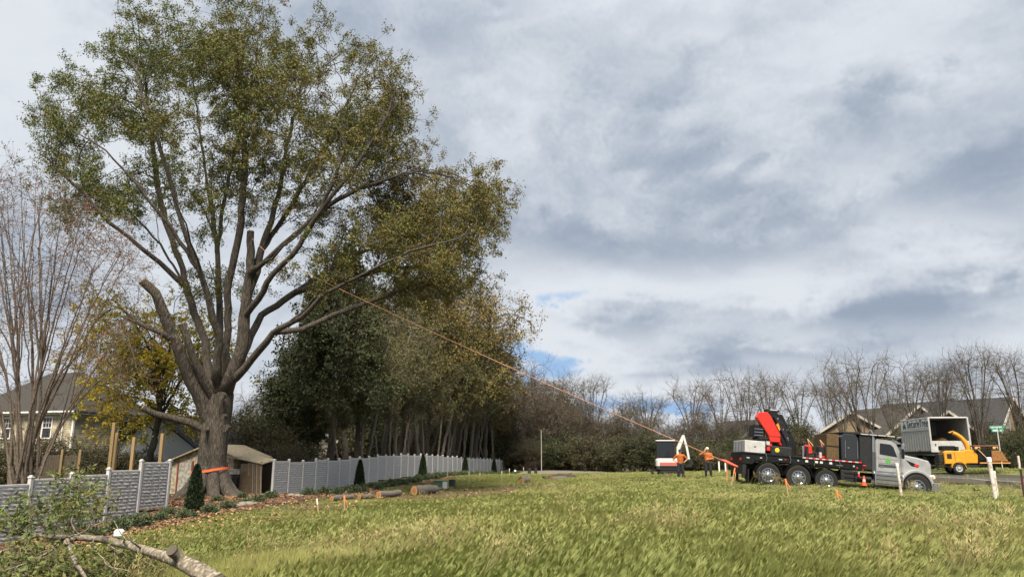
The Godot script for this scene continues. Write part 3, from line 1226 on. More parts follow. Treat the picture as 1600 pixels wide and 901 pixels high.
	# crown: discs of the outline with how many clumps each holds
	var discs := [[310, 60, 155, 72, 36], [420, 80, 100, 76, 24], [130, 170, 72, 60, 14], [102, 235, 34, 44, 6], [190, 240, 110, 90, 26], [300, 170, 130, 100, 34], [430, 190, 130, 110, 34], [540, 150, 95, 80, 24], [560, 250, 110, 80, 28], [620, 210, 60, 80, 12], [660, 330, 100, 60, 34], [740, 335, 42, 45, 14], [680, 420, 85, 45, 32], [560, 370, 100, 50, 21], [150, 330, 60, 40, 8], [400, 300, 110, 60, 14], [250, 330, 80, 50, 9], [740, 290, 30, 30, 4], [490, 430, 60, 30, 5], [330, 440, 70, 40, 5], [600, 460, 60, 26, 6]]
	var o := {"seed": 4, "per": 9, "spread": 0.60, "step": 0.42, "wob": 0.14, "turn": 0.55, "lift": 0.06, "twigs": 5, "twig_len": 0.62, "twig_r": 0.006, "leaves": 17, "leaf": 0.13, "scatter": 0.09, "hang": 0.3, "blade": 0.22,
		"cols": [Color(0.072, 0.105, 0.019), Color(0.092, 0.118, 0.021), Color(0.122, 0.125, 0.024), Color(0.158, 0.137, 0.029), Color(0.185, 0.135, 0.032)],
		"bias": func(q: Vector3) -> float: return clampf(q.x * 0.020, -0.22, 0.24)}
	for c in discs:
		for k in int(c[4] * 1.15):
			var a := rng.randf() * TAU
			var r := pow(rng.randf(), 0.55)
			var deep := sqrt(maxf(0.0, 1.0 - r * r)) * 7.0 * rng.randf_range(-1.0, 1.0)
			clump(sk, P.call(c[0] + cos(a) * r * c[2], c[1] + sin(a) * r * c[3], deep), main, o, rng)
	var wood := MB.new()
	sk.wood(0.008, 0.50, wood, 4, 0.55)
	var crown := MB.new()
	dress(sk, wood, crown, o, rng)
	obj("trunk", wood, mat(Color(0.165, 0.142, 0.115), 0.95, "bark", Vector3(0.55, 0.07, 0.55), 14.0), root)
	obj("crown", crown, leaf_mat(0.5), root).set_meta("kind", "stuff")
	# root flare ridges
	for k in 9:
		var a := TAU * k / 9.0 + 0.3
		var d := Vector3(cos(a), 0, sin(a))
		var g := ground(base.x + d.x * 1.9, base.z + d.z * 1.9) - base.y
		var rt := MB.new()
		rt.tube([d * 0.5 + Vector3.UP * 1.5, d * 0.85 + Vector3.UP * 0.6, d * 1.25 + Vector3.UP * (0.16 + g * 0.5), d * 1.9 + Vector3.UP * (g - 0.14)], [0.26, 0.34, 0.3, 0.16], 9)
		obj("root", rt, mat(Color(0.165, 0.142, 0.115), 0.95, "bark", Vector3(0.55, 0.07, 0.55), 14.0), root)
	# pale saw cuts at the stub ends and on the trunk
	var cut_m := mat(Color(0.52, 0.36, 0.19), 0.8, "fine", Vector3(3, 3, 3))
	for s in stubs:
		var e: Vector3 = sk.p[s[-1]]
		var d: Vector3 = sk.dir[s[-1]]
		var cut := MB.new()
		var r: float = sk.floor_r[s[-1]] * 1.02
		cut.tube([e - d * 0.02, e + d * 0.03], [r, r * 0.98], 14)
		obj("saw_cut", cut, cut_m, root)
	for q in [[349, 618, -0.72, 0.15], [352, 650, -0.66, 0.09], [356, 668, -0.60, 0.12], [324, 672, -0.70, 0.08]]:
		var e: Vector3 = P.call(q[0], q[1], q[2])
		var knot := MB.new()
		var r: float = q[3]
		knot.tube([e + Vector3(0, -0.05, 0.5), e, e + Vector3(0.03, -0.02, -0.0) + Vector3(0, 0, 0.12)], [r * 1.5, r * 1.25, r * 1.05], 10)
		var kn := obj("knot", knot, mat(Color(0.165, 0.142, 0.115), 0.95, "bark", Vector3(0.55, 0.07, 0.55), 14.0), root)
		var f := MB.new()
		f.tube([e + Vector3(0.03, -0.02, 0.11), e + Vector3(0.03, -0.02, 0.135)], [r * 0.8, r * 0.78], 10)
		obj("healed_cut", f, mat(Color(0.3, 0.26, 0.2), 0.9, "fine", Vector3(4, 4, 4)), kn)
	# orange webbing sling tied round the trunk
	var sl := thing("webbing_sling", "bright orange webbing strap tied round the huge oak trunk", "strap", at(330, 735, D))
	var band := MB.new()
	var c0 := at(329, 735, D)
	var ring := []
	for k in 33:
		var a := TAU * k / 32.0
		ring.append(Vector3(cos(a) * 0.90, 0.12 * cos(a) + 0.02 * sin(a * 3), sin(a) * 0.90))
	for k in 32:
		for w in [0.0]:
			var up := Vector3.UP * 0.06
			band.face([ring[k] - up, ring[k + 1] - up, ring[k + 1] + up, ring[k] + up], ring[k])
			var io: Vector3 = ring[k] * Vector3(0.985, 1, 0.985)
			var io2: Vector3 = ring[k + 1] * Vector3(0.985, 1, 0.985)
			band.face([ring[k] + up, ring[k + 1] + up, io2 + up, io + up], Vector3.UP)
			band.face([ring[k] - up, ring[k + 1] - up, io2 - up, io - up], Vector3.DOWN)
	obj("strap", band, mat(Color(0.75, 0.14, 0.045), 0.7), sl)
	var kn2 := MB.new()
	kn2.lump(Vector3(-0.76, -0.12, 0.52), Vector3(0.13, 0.11, 0.10), 0.3, 4, 10)
	obj("knot", kn2, mat(Color(0.75, 0.14, 0.045), 0.7), sl)

# ---- crape myrtle with many bare stems at the left
func bare_myrtle() -> void:
	var D := 31.0
	var rng := RandomNumberGenerator.new()
	rng.seed = 12
	var base := on(38, D)
	var root := thing("myrtle_tree", "many-stemmed nearly bare tree with russet leaves behind the grey fence", "tree", base)
	var sk := Skel.new()
	sk.add(Vector3.ZERO, -1)
	var P := func(u: float, v: float, off: float) -> Vector3: return at(u, v, D + off) - base
	var ends := [[-90, 420], [-60, 330], [-20, 300], [10, 290], [40, 320], [60, 300], [95, 330], [125, 345], [160, 380], [190, 420], [215, 470], [-40, 500], [180, 520], [30, 270], [80, 380], [140, 440], [0, 360]]
	var main := []
	for e in ends:
		var off := rng.randf_range(-3.0, 3.0)
		var foot := Vector3(rng.randf_range(-0.55, 0.55), 0, rng.randf_range(-0.5, 0.5))
		var tip: Vector3 = P.call(e[0], e[1], off)
		var mid := foot.lerp(tip, 0.45)
		mid.x = lerpf(foot.x, tip.x, 0.34)
		mid.z = lerpf(foot.z, tip.z, 0.34)
		var got: Array = sk.limb([foot, mid, foot.lerp(tip, 0.75) + Vector3(0, 0.3, 0), tip], 0.45, 0.045, rng, 0)
		for i in got.size():
			sk.floor_r[got[i]] = lerpf(0.07, 0.010, float(i) / got.size())
		main.append_array(got.slice(int(got.size() * 0.35)))
		for k in 2:
			var up: int = got[int(got.size() * rng.randf_range(0.3, 0.6))]
			var fork := tip + Vector3(rng.randf_range(-1.9, 1.9), rng.randf_range(-1.6, 0.4), rng.randf_range(-1.5, 1.5))
			var side: Array = sk.reach(up, fork, 0.45, 0.05, rng, 0.0, 0.3)
			for i in side.size():
				sk.floor_r[side[i]] = lerpf(0.032, 0.008, float(i) / side.size())
			main.append_array(side)
	var o := {"seed": 3, "per": 6, "spread": 0.55, "step": 0.3, "wob": 0.16, "turn": 1.1, "lift": 0.1, "twigs": 5, "twig_len": 0.6, "twig_r": 0.005, "leaves": 2, "keep": 0.62, "leaf": 0.08, "hang": 0.4, "blade": 0.3, "rise": 0.5,
		"cols": [Color(0.10, 0.035, 0.018), Color(0.17, 0.06, 0.02), Color(0.20, 0.10, 0.03), Color(0.30, 0.07, 0.02)]}
	for k in 230:
		var u := rng.randf_range(-110, 215)
		var top := 275.0 + 0.0035 * (u - 20) * (u - 20)
		var v := lerpf(top, 620, pow(rng.randf(), 1.5))
		clump(sk, P.call(u, v, rng.randf_range(-3.2, 3.2)), main, o, rng)
	var wood := MB.new()
	sk.wood(0.006, 0.10, wood, 3, 0.0)
	var crown := MB.new()
	dress(sk, wood, crown, o, rng)
	obj("trunk", wood, mat(Color(0.27, 0.21, 0.16), 0.85, "bark", Vector3(0.8, 0.3, 0.8), 1.0), root)
	obj("crown", crown, leaf_mat(0.4), root).set_meta("kind", "stuff")

func far_top(u: float, v: float, d: float) -> float:
	return at(u, v, d).y - on(u, d).y

func woods() -> void:
	var grey_bark := mat(Color(0.17, 0.145, 0.12), 0.95, "bark", Vector3(0.8, 0.2, 0.8), 3.0)
	var pale_bark := mat(Color(0.36, 0.31, 0.245), 0.95, "bark", Vector3(0.8, 0.25, 0.8), 2.0)
	var dark_bark := mat(Color(0.075, 0.062, 0.05), 0.95, "bark", Vector3(0.8, 0.2, 0.8), 2.0)
	var twig_bark := mat(Color(0.23, 0.195, 0.16), 0.95, "bark", Vector3(0.8, 0.2, 0.8), 1.0)
	var lm := leaf_mat(0.45)
	var evergreen := [Color(0.034, 0.050, 0.015), Color(0.042, 0.054, 0.016), Color(0.052, 0.058, 0.018), Color(0.064, 0.062, 0.021)]
	var olive := [Color(0.065, 0.078, 0.018), Color(0.082, 0.084, 0.02), Color(0.10, 0.09, 0.024), Color(0.125, 0.092, 0.03)]
	var gold := [Color(0.125, 0.12, 0.024), Color(0.16, 0.135, 0.028), Color(0.21, 0.155, 0.032), Color(0.20, 0.125, 0.035)]
	var brown := [Color(0.065, 0.05, 0.028), Color(0.10, 0.07, 0.035), Color(0.13, 0.085, 0.04), Color(0.085, 0.08, 0.03)]
	var scrub := [Color(0.05, 0.056, 0.02), Color(0.062, 0.058, 0.023), Color(0.082, 0.064, 0.028), Color(0.10, 0.072, 0.034)]
	# ---- yellow maple behind the beige house corner
	var yellow := make_tree({"seed": 21, "shape": "round", "high": 13.2, "low": 0.22, "wide": 5.0, "fork": 0.3, "limbs": 7, "clumps": 130, "per": 7, "spread": 0.6, "step": 0.4, "twigs": 4, "twig_len": 0.7, "twig_r": 0.008, "leaves": 6, "leaf": 0.19, "blade": 0.3, "trunk_r": 0.24, "stems": 2, "hang": 0.5,
		"cols": [Color(0.30, 0.30, 0.035), Color(0.40, 0.34, 0.036), Color(0.50, 0.38, 0.04), Color(0.54, 0.37, 0.04)]})
	var y := tree_of(yellow, "maple_tree", "yellow leaved maple beside the beige house and its tall timber posts", dark_bark, leaf_mat(1.0))
	y.position = on(228, 50) 
	y.rotation.y = 0.5
	# ---- prototypes, each 10 m high
	var protos := {}
	protos.cedar = []
	for s in 2:
		protos.cedar.append(make_tree({"seed": 30 + s, "shape": "cone", "high": 10.0, "wide": 2.7, "fork": 0.34, "clumps": 110, "per": 7, "spread": 0.42, "step": 0.3, "twigs": 4, "twig_len": 0.45, "twig_r": 0.0, "leaves": 9, "leaf": 0.15, "blade": 0.3, "trunk_r": 0.17, "hang": 0.2, "cols": evergreen, "turn": 0.2, "scatter": 0.1}))
	protos.tall = []
	for s in 4:
		protos.tall.append(make_tree({"seed": 40 + s, "shape": "round", "high": 10.0, "low": 0.44, "wide": 2.2, "fork": 0.5, "limbs": 5, "lean": 0.05, "clumps": 50, "per": 7, "spread": 0.4, "step": 0.35, "twigs": 4, "twig_len": 0.5, "twig_r": 0.006, "leaves": 6, "leaf": 0.14, "trunk_r": 0.13, "stems": 1 + s % 2, "cols": evergreen + olive.slice(1, 3) if s < 2 else olive, "scatter": 0.1}))
	protos.gold = []
	for s in 2:
		protos.gold.append(make_tree({"seed": 50 + s, "shape": "round", "high": 10.0, "low": 0.3, "wide": 2.9, "fork": 0.35, "limbs": 6, "clumps": 72, "per": 7, "spread": 0.42, "step": 0.35, "twigs": 4, "twig_len": 0.5, "twig_r": 0.006, "leaves": 6, "leaf": 0.13, "trunk_r": 0.15, "cols": gold if s == 0 else olive + gold.slice(0, 2), "scatter": 0.1}))
	protos.bare = []
	for s in 4:
		protos.bare.append(make_tree({"seed": 60 + s, "shape": "vase" if s != 2 else "round", "high": 10.0, "low": 0.3, "wide": 3.0, "fork": 0.26, "limbs": 7, "clumps": 56, "per": 6, "spread": 0.55, "step": 0.45, "wob": 0.05, "twigs": 6, "twig_len": 0.9, "twig_r": 0.0045, "leaves": 1, "keep": 0.05, "leaf": 0.12, "trunk_r": 0.15, "stems": 1 + (s % 2) * 2, "cols": brown, "turn": 0.5, "rise": 1.1, "lift": 0.03, "bend": 0.2, "limb_wob": 0.03}))
	protos.brown = []
	for s in 3:
		protos.brown.append(make_tree({"seed": 70 + s, "shape": "round", "high": 10.0, "low": 0.08, "wide": 3.2, "fork": 0.2, "limbs": 7, "clumps": 90, "per": 7, "spread": 0.5, "step": 0.4, "twigs": 5, "twig_len": 0.7, "twig_r": 0.009, "leaves": 4, "keep": 0.5, "leaf": 0.15, "trunk_r": 0.15, "stems": 2, "cols": brown if s != 1 else evergreen + brown.slice(0, 3), "scatter": 0.1}))
	protos.thicket = []
	for s in 2:
		protos.thicket.append(make_tree({"seed": 80 + s, "shape": "round", "high": 4.0, "low": 0.0, "wide": 2.4, "fork": 0.15, "limbs": 6, "clumps": 70, "per": 7, "spread": 0.4, "step": 0.3, "twigs": 4, "twig_len": 0.45, "twig_r": 0.005, "leaves": 9, "leaf": 0.13, "trunk_r": 0.06, "stems": 3, "cols": evergreen if s == 0 else scrub, "scatter": 0.1, "keep": 1.0 if s == 0 else 0.6}))
	var said := {
		"cedar": ["evergreen_tree", "dense dark evergreen tree rising behind the long grey fence", "evergreen trees behind the long fence"],
		"tall": ["woodland_tree", "slender woodland tree with pale trunk and high dark crown behind the long fence", "woodland trees behind the long fence"],
		"gold": ["turning_tree", "woodland tree turning golden olive behind the long fence", "golden trees behind the long fence"],
		"bare": ["bare_tree", "leafless grey tree with fine upswept twigs above the brick houses", "bare trees by the brick houses"],
		"brown": ["brown_tree", "bushy brown olive tree in the wood across the far road", "brown trees of the far wood"],
		"thicket": ["thicket_shrub", "dark leafy undergrowth shrub below the woodland trees", "undergrowth of the woods"]}
	var barks := {"cedar": grey_bark, "tall": pale_bark, "gold": grey_bark, "bare": twig_bark, "brown": grey_bark, "thicket": dark_bark}
	var first := {}
	var rows := {}
	var rng := RandomNumberGenerator.new()
	rng.seed = 5
	var put := func(kind: String, u: float, d: float, v: float, broad := 1.0, label := "", group := "") -> void:
		var pr: Array = protos[kind]
		var k := rng.randi() % pr.size()
		var key := "%s%d" % [kind, k]
		var h := 4.0 if kind == "thicket" else 10.0
		if group == "" and kind in ["cedar", "tall", "gold"]:
			d = maxf(d, 22.45 / (0.195 + 0.976 * (800.0 - u) / FOCAL) + rng.randf_range(3.0, 6.0))
		var s := far_top(u, v, d) / h
		var sz := Vector3(s * broad, s, s * broad)
		var where := on(u, d)
		where.y -= 0.08
		var t: Node3D
		if first.has(key):
			t = copy(first[key], where, rng.randf() * TAU, sz)
			t.set_meta("label", said[kind][1])
			t.set_meta("group", said[kind][2])
		else:
			t = tree_of(pr[k], said[kind][0], said[kind][1], barks[kind], lm, said[kind][2], "shrub" if kind == "thicket" else "tree")
			t.position = where
			t.rotation.y = rng.randf() * TAU
			t.scale = sz
			first[key] = t
		if label:
			t.set_meta("label", label)
			t.set_meta("group", group)
		var gk: String = t.get_meta("group")
		if not rows.has(gk):
			rows[gk] = []
		rows[gk].append([u, t])
	# wood behind the long fence
	for q in [["cedar", 516, 60, 392, 0.85], ["cedar", 470, 64, 520, 1.1], ["cedar", 556, 72, 450, 0.8], ["cedar", 455, 72, 590, 1.2], ["tall", 565, 60, 560, 0.8], ["tall", 590, 62, 540, 0.8], ["tall", 608, 66, 555, 0.7], ["tall", 628, 64, 575, 0.7], ["tall", 682, 72, 560, 0.7], ["tall", 722, 80, 570, 0.8], ["tall", 745, 86, 585, 0.8], ["tall", 770, 92, 590, 0.8], ["tall", 530, 58, 600, 0.7], ["tall", 540, 70, 450, 1.0], ["tall", 575, 63, 520, 1.0], ["tall", 600, 80, 430, 1.0], ["tall", 618, 72, 490, 0.9], ["tall", 636, 86, 470, 1.0], ["tall", 655, 76, 520, 0.9], ["tall", 672, 88, 480, 1.0], ["tall", 690, 80, 540, 0.9], ["tall", 712, 92, 520, 0.9], ["tall", 640, 68, 560, 0.8], ["tall", 735, 96, 540, 0.9], ["tall", 757, 100, 560, 0.9], ["tall", 700, 74, 560, 0.8], ["tall", 660, 66, 580, 0.8],
		["gold", 660, 84, 450, 0.9], ["gold", 702, 88, 430, 0.9], ["gold", 742, 94, 440, 1.0], ["gold", 757, 98, 500, 0.75], ["gold", 772, 106, 560, 0.65], ["gold", 715, 104, 450, 0.9], ["gold", 625, 90, 430, 0.9]]:
		put.call(q[0], q[1], q[2], q[3], q[4])
	for k in 30:
		put.call("thicket", 455 + k * 12.0 + rng.randf_range(-5, 5), 90 + k * 1.1 + rng.randf_range(-4, 8), 672 + rng.randf_range(-40, 22), 1.2)
	for k in 9:
		put.call("brown", 480 + k * 38.0, 112 + rng.randf_range(0, 14), 560 + rng.randf_range(-30, 40), 1.1, "bushy brown olive tree deep in the wood behind the long fence", "trees deep behind the long fence")
	# wood across the far road
	for q in [[815, 112, 575], [840, 122, 590], [868, 116, 600], [885, 126, 610], [905, 132, 640], [965, 128, 655], [985, 120, 632], [1008, 130, 640], [1030, 118, 655], [1060, 112, 645], [1085, 108, 640], [1110, 104, 640], [1135, 100, 650], [1160, 100, 655], [1190, 96, 660], [1240, 92, 665], [850, 138, 600], [1290, 90, 672], [900, 122, 612], [935, 128, 640], [952, 120, 632], [878, 134, 596]]:
		put.call("brown", q[0], q[1], q[2], 1.05)
	for k in 26:
		put.call("thicket" if k % 2 == 0 else "brown", 805 + k * 17.0 + rng.randf_range(-5, 5), 108.0 - maxf(0, k - 6) * 1.3 + rng.randf_range(-3, 3), 690 + rng.randf_range(-14, 8), 1.5, "dark leafy shrub along the edge of the far wood", "shrubs edging the far wood")
	for q in [[925, 128, 590, 0.8], [820, 130, 560, 0.9], [862, 134, 585, 1.0], [1000, 140, 610, 1.0], [975, 136, 618, 1.0], [1020, 140, 620, 1.0]]:
		put.call("bare", q[0], q[1], q[2], q[3], "leafless grey tree standing up out of the far wood", "bare trees of the far wood")
	# bare trees by the houses
	for q in [[1085, 112, 596, 0.9], [1122, 106, 588, 0.9], [1162, 92, 578, 0.8], [1205, 96, 588, 0.9], [1250, 96, 588, 0.9], [1298, 98, 596, 0.7], [1362, 66, 552, 1.0], [1448, 66, 562, 0.95], [1478, 94, 572, 0.8], [1530, 60, 545, 0.8], [1590, 62, 552, 0.9], [1410, 62, 580, 0.7], [1318, 64, 588, 0.8], [1488, 62, 568, 0.75]]:
		put.call("bare", q[0], q[1], q[2], q[3])
	# dark evergreens and hedges between the street and the houses
	for q in [[1212, 70, 668], [1238, 68, 652], [1258, 66, 662], [1395, 62, 690], [1412, 60, 672], [1540, 62, 655], [1556, 56, 680], [1590, 55, 672], [1604, 57, 660], [1150, 76, 680], [1170, 78, 685]]:
		put.call("thicket", q[0], q[1], q[2], 0.75, "dense dark evergreen shrub between the street and the brick houses", "evergreen shrubs by the brick houses")
	for k in 22:
		put.call("thicket" if k % 3 != 1 else "brown", 1130 + k * 23.0 + rng.randf_range(-6, 6), 66.0 - k * 0.35 + rng.randf_range(-2, 2), 702 + rng.randf_range(-10, 6), 1.6, "low dark hedge shrub beyond the street", "hedge shrubs beyond the street")
	# garden shrubs round the beige house and the shed
	for q in [[62, 50, 674, 0.9], [146, 46, 692, 1.0], [172, 47, 698, 1.0], [395, 60, 655, 1.0], [420, 58, 670, 1.1], [445, 54, 690, 1.2], [370, 62, 640, 0.8], [285, 66, 660, 1.0], [410, 66, 640, 1.0], [440, 62, 650, 1.0], [270, 60, 690, 1.2], [12, 50, 690, 1.0], [218, 52, 704, 1.0]]:
		put.call("thicket", q[0], q[1], q[2], q[3], "leafy green garden shrub beside the houses behind the fence", "garden shrubs behind the fence")
	for q in [[395, 90, 612, 0.9], [425, 96, 615, 0.9], [375, 98, 640, 0.9], [30, 80, 600, 1.0]]:
		put.call("bare", q[0], q[1], q[2], q[3], "leafless tree behind the grey roofed neighbour house", "bare trees behind the neighbour house")
	for q in [[1645, 64]]:
		put.call("bare", q[0], q[1], 560, 0.9)
	# say which one of each row: counted from a landmark at the end of it
	var counted := {
		"evergreen trees behind the long fence": "dense dark evergreen behind the long fence, %s from the oak end",
		"woodland trees behind the long fence": "pale trunked woodland tree behind the long fence, %s from the oak end",
		"golden trees behind the long fence": "golden olive tree behind the long fence, %s from the oak end",
		"trees deep behind the long fence": "brown tree deep in the wood behind the fence, %s from the oak end",
		"undergrowth of the woods": "dark undergrowth shrub behind the long fence, %s from the oak end",
		"brown trees of the far wood": "bushy brown tree of the far wood, %s from the fence end",
		"shrubs edging the far wood": "dark shrub edging the far wood, %s from the fence end",
		"bare trees of the far wood": "leafless tree rising from the far wood, %s from the fence end",
		"bare trees by the brick houses": "leafless upswept tree by the brick houses, %s from the far wood",
		"evergreen shrubs by the brick houses": "dense dark evergreen shrub before the brick houses, %s from the far wood",
		"hedge shrubs beyond the street": "low dark hedge shrub behind the trucks, %s from the far wood",
		"garden shrubs behind the fence": "leafy garden shrub behind the fences, %s from the many-stemmed tree",
		"bare trees behind the neighbour house": "leafless tree far behind the houses, %s from the many-stemmed tree"}
	for g in rows:
		if counted.has(g):
			rows[g].sort_custom(func(p, q): return p[0] < q[0])
			for k in rows[g].size():
				rows[g][k][1].set_meta("label", counted[g] % ordinal(k + 1))

# ---------------------------------------------------------------- the grey stone-look fence
func stone_mesh(seed_: int, l: float, h: float) -> ArrayMesh:
	var rng := RandomNumberGenerator.new()
	rng.seed = seed_
	var mb := MB.new()
	for sg in [-1.0, 1.0]:
		var g := []
		for j in 3:
			var row := []
			for i in 5:
				var edge := i == 0 or i == 4 or j == 0 or j == 2
				var z := 0.028 if edge else 0.046 + rng.randf_range(-0.012, 0.016)
				row.append(Vector3((i / 4.0 - 0.5) * (l - 0.012), (j / 2.0 - 0.5) * (h - 0.012) + (0.0 if edge else rng.randf_range(-0.02, 0.02)), z * sg))
			g.append(row)
		for j in 2:
			for i in 4:
				mb.face([g[j][i], g[j][i + 1], g[j + 1][i + 1]], Vector3(0, 0, sg))
				mb.face([g[j][i], g[j + 1][i + 1], g[j + 1][i]], Vector3(0, 0, sg))
	var a := l / 2 - 0.006
	var b := h / 2 - 0.006
	for e in [[Vector3(a, b, 0), Vector3(-a, b, 0), Vector3.UP], [Vector3(a, -b, 0), Vector3(-a, -b, 0), Vector3.DOWN], [Vector3(a, b, 0), Vector3(a, -b, 0), Vector3.RIGHT], [Vector3(-a, b, 0), Vector3(-a, -b, 0), Vector3.LEFT]]:
		var k := Vector3(0, 0, 0.028)
		mb.face([e[0] - k, e[1] - k, e[1] + k, e[0] + k], e[2])
	return mb.mesh()

func fences() -> void:
	var grey := mat(Color(0.57, 0.575, 0.58), 0.75, "fine", Vector3(0.8, 0.8, 0.8), 0.3)
	var post_m := mat(Color(0.55, 0.555, 0.56), 0.65, "soft", Vector3(0.5, 0.5, 0.5))
	var stones := []
	for k in 9:
		stones.append(stone_mesh(k, 0.45, 0.125))
	var rng := RandomNumberGenerator.new()
	rng.seed = 77
	var course_of := func() -> Array:
		var r := []
		var x := -0.80
		while x < 0.79:
			var l := rng.randf_range(0.28, 0.62)
			if 0.80 - (x + l) < 0.2:
				l = 0.80 - x
			r.append([x, l])
			x += l
		return r
	# joined stonework for the panels that are too far off to pick out single stones
	var joined := []
	for k in 4:
		var st := SurfaceTool.new()
		st.begin(Mesh.PRIMITIVE_TRIANGLES)
		for j in 13:
			for q in course_of.call():
				st.append_from(stones[rng.randi() % 9], 0, Transform3D(Basis().scaled(Vector3(q[1] / 0.45, 1, 1)), Vector3(q[0] + q[1] / 2, 0.09 + 0.128 * j + 0.064, 0)))
		joined.append(st.commit())
	for part in [[24.0 - 1.83 * 6, 33.3, "stepped grey stone-look panel fence behind the fallen branch, ending at the oak", true], [45.0, 118.0, "long grey stone-look panel fence running from the oak to the far road", false]]:
		var d0: float = part[0]
		var posts := []
		if part[3]:
			var d := 33.2
			while d > 14.0:
				posts.append(Vector3(-21.6 * 0.976 + 0.2 * 0.976 * d, 0, -d))
				d -= 1.80
		else:
			var d := 44.8
			while d < 119.0:
				posts.append(Vector3(-23.0 * 0.976 + 0.2 * 0.976 * d, 0, -d))
				d += 1.80
		var root := thing("panel_fence", part[2], "fence", Vector3(posts[0].x, ground(posts[0].x, posts[0].z), posts[0].z))
		var o := root.position
		var tops := []
		for i in posts.size():
			var q: Vector3 = posts[i]
			q.y = ground(q.x, q.z)
			posts[i] = q
		for i in posts.size() - 1:
			var a: Vector3 = posts[i]
			var b: Vector3 = posts[i + 1]
			var y := (a.y + b.y) / 2 + (0.06 if i % 3 == 0 else 0.0)
			if part[3] and i == 0:
				y += 0.12
			tops.append(y)
			var pn := Node3D.new()
			pn.name = "panel"
			root.add_child(pn, true)
			pn.position = Vector3((a.x + b.x) / 2, y, (a.z + b.z) / 2) - o
			pn.rotation.y = atan2(-(b - a).z, (b - a).x)
			obj("top_rail", bx(Vector3(0, 1.80, 0), Vector3(1.68, 0.085, 0.075), 0.012), post_m, pn)
			obj("bottom_rail", bx(Vector3(0, 0.045, 0), Vector3(1.68, 0.07, 0.07), 0.012), post_m, pn)
			obj("backing", bx(Vector3(0, 0.92, 0), Vector3(1.66, 1.69, 0.036)), grey, pn)
			if part[3] and i < 6:
				for j in 13:
					for s in course_of.call():
						var e := obj("stone", stones[rng.randi() % 9], grey, pn)
						e.position = Vector3(s[0] + s[1] / 2, 0.09 + 0.128 * j + 0.064, 0)
						e.scale = Vector3(s[1] / 0.45, 1, 1 if rng.randf() < 0.5 else -1)
			else:
				obj("stonework", joined[i % 4], grey, pn).set_meta("kind", "stuff")
		for i in posts.size():
			var t: float = maxf(tops[maxi(0, i - 1)], tops[mini(i, tops.size() - 1)])
			var po := Node3D.new()
			po.name = "post"
			root.add_child(po, true)
			po.position = posts[i] - o
			po.rotation.y = atan2(-(posts[1] - posts[0]).z, (posts[1] - posts[0]).x)
			var hh: float = t + 1.87 - posts[i].y
			obj("shaft", bx(Vector3(0, hh / 2 - 0.2, 0), Vector3(0.13, hh + 0.4, 0.13), 0.012), post_m, po)
			var cap := MB.new()
			cap.box(Vector3(0, hh + 0.025, 0), Vector3(0.165, 0.045, 0.165), 0.01)
			cap.prism([Vector2(-0.07, hh + 0.049), Vector2(0.07, hh + 0.049), Vector2(0.0, hh + 0.1)], -0.06, 0.06)
			obj("cap", cap, post_m, po)

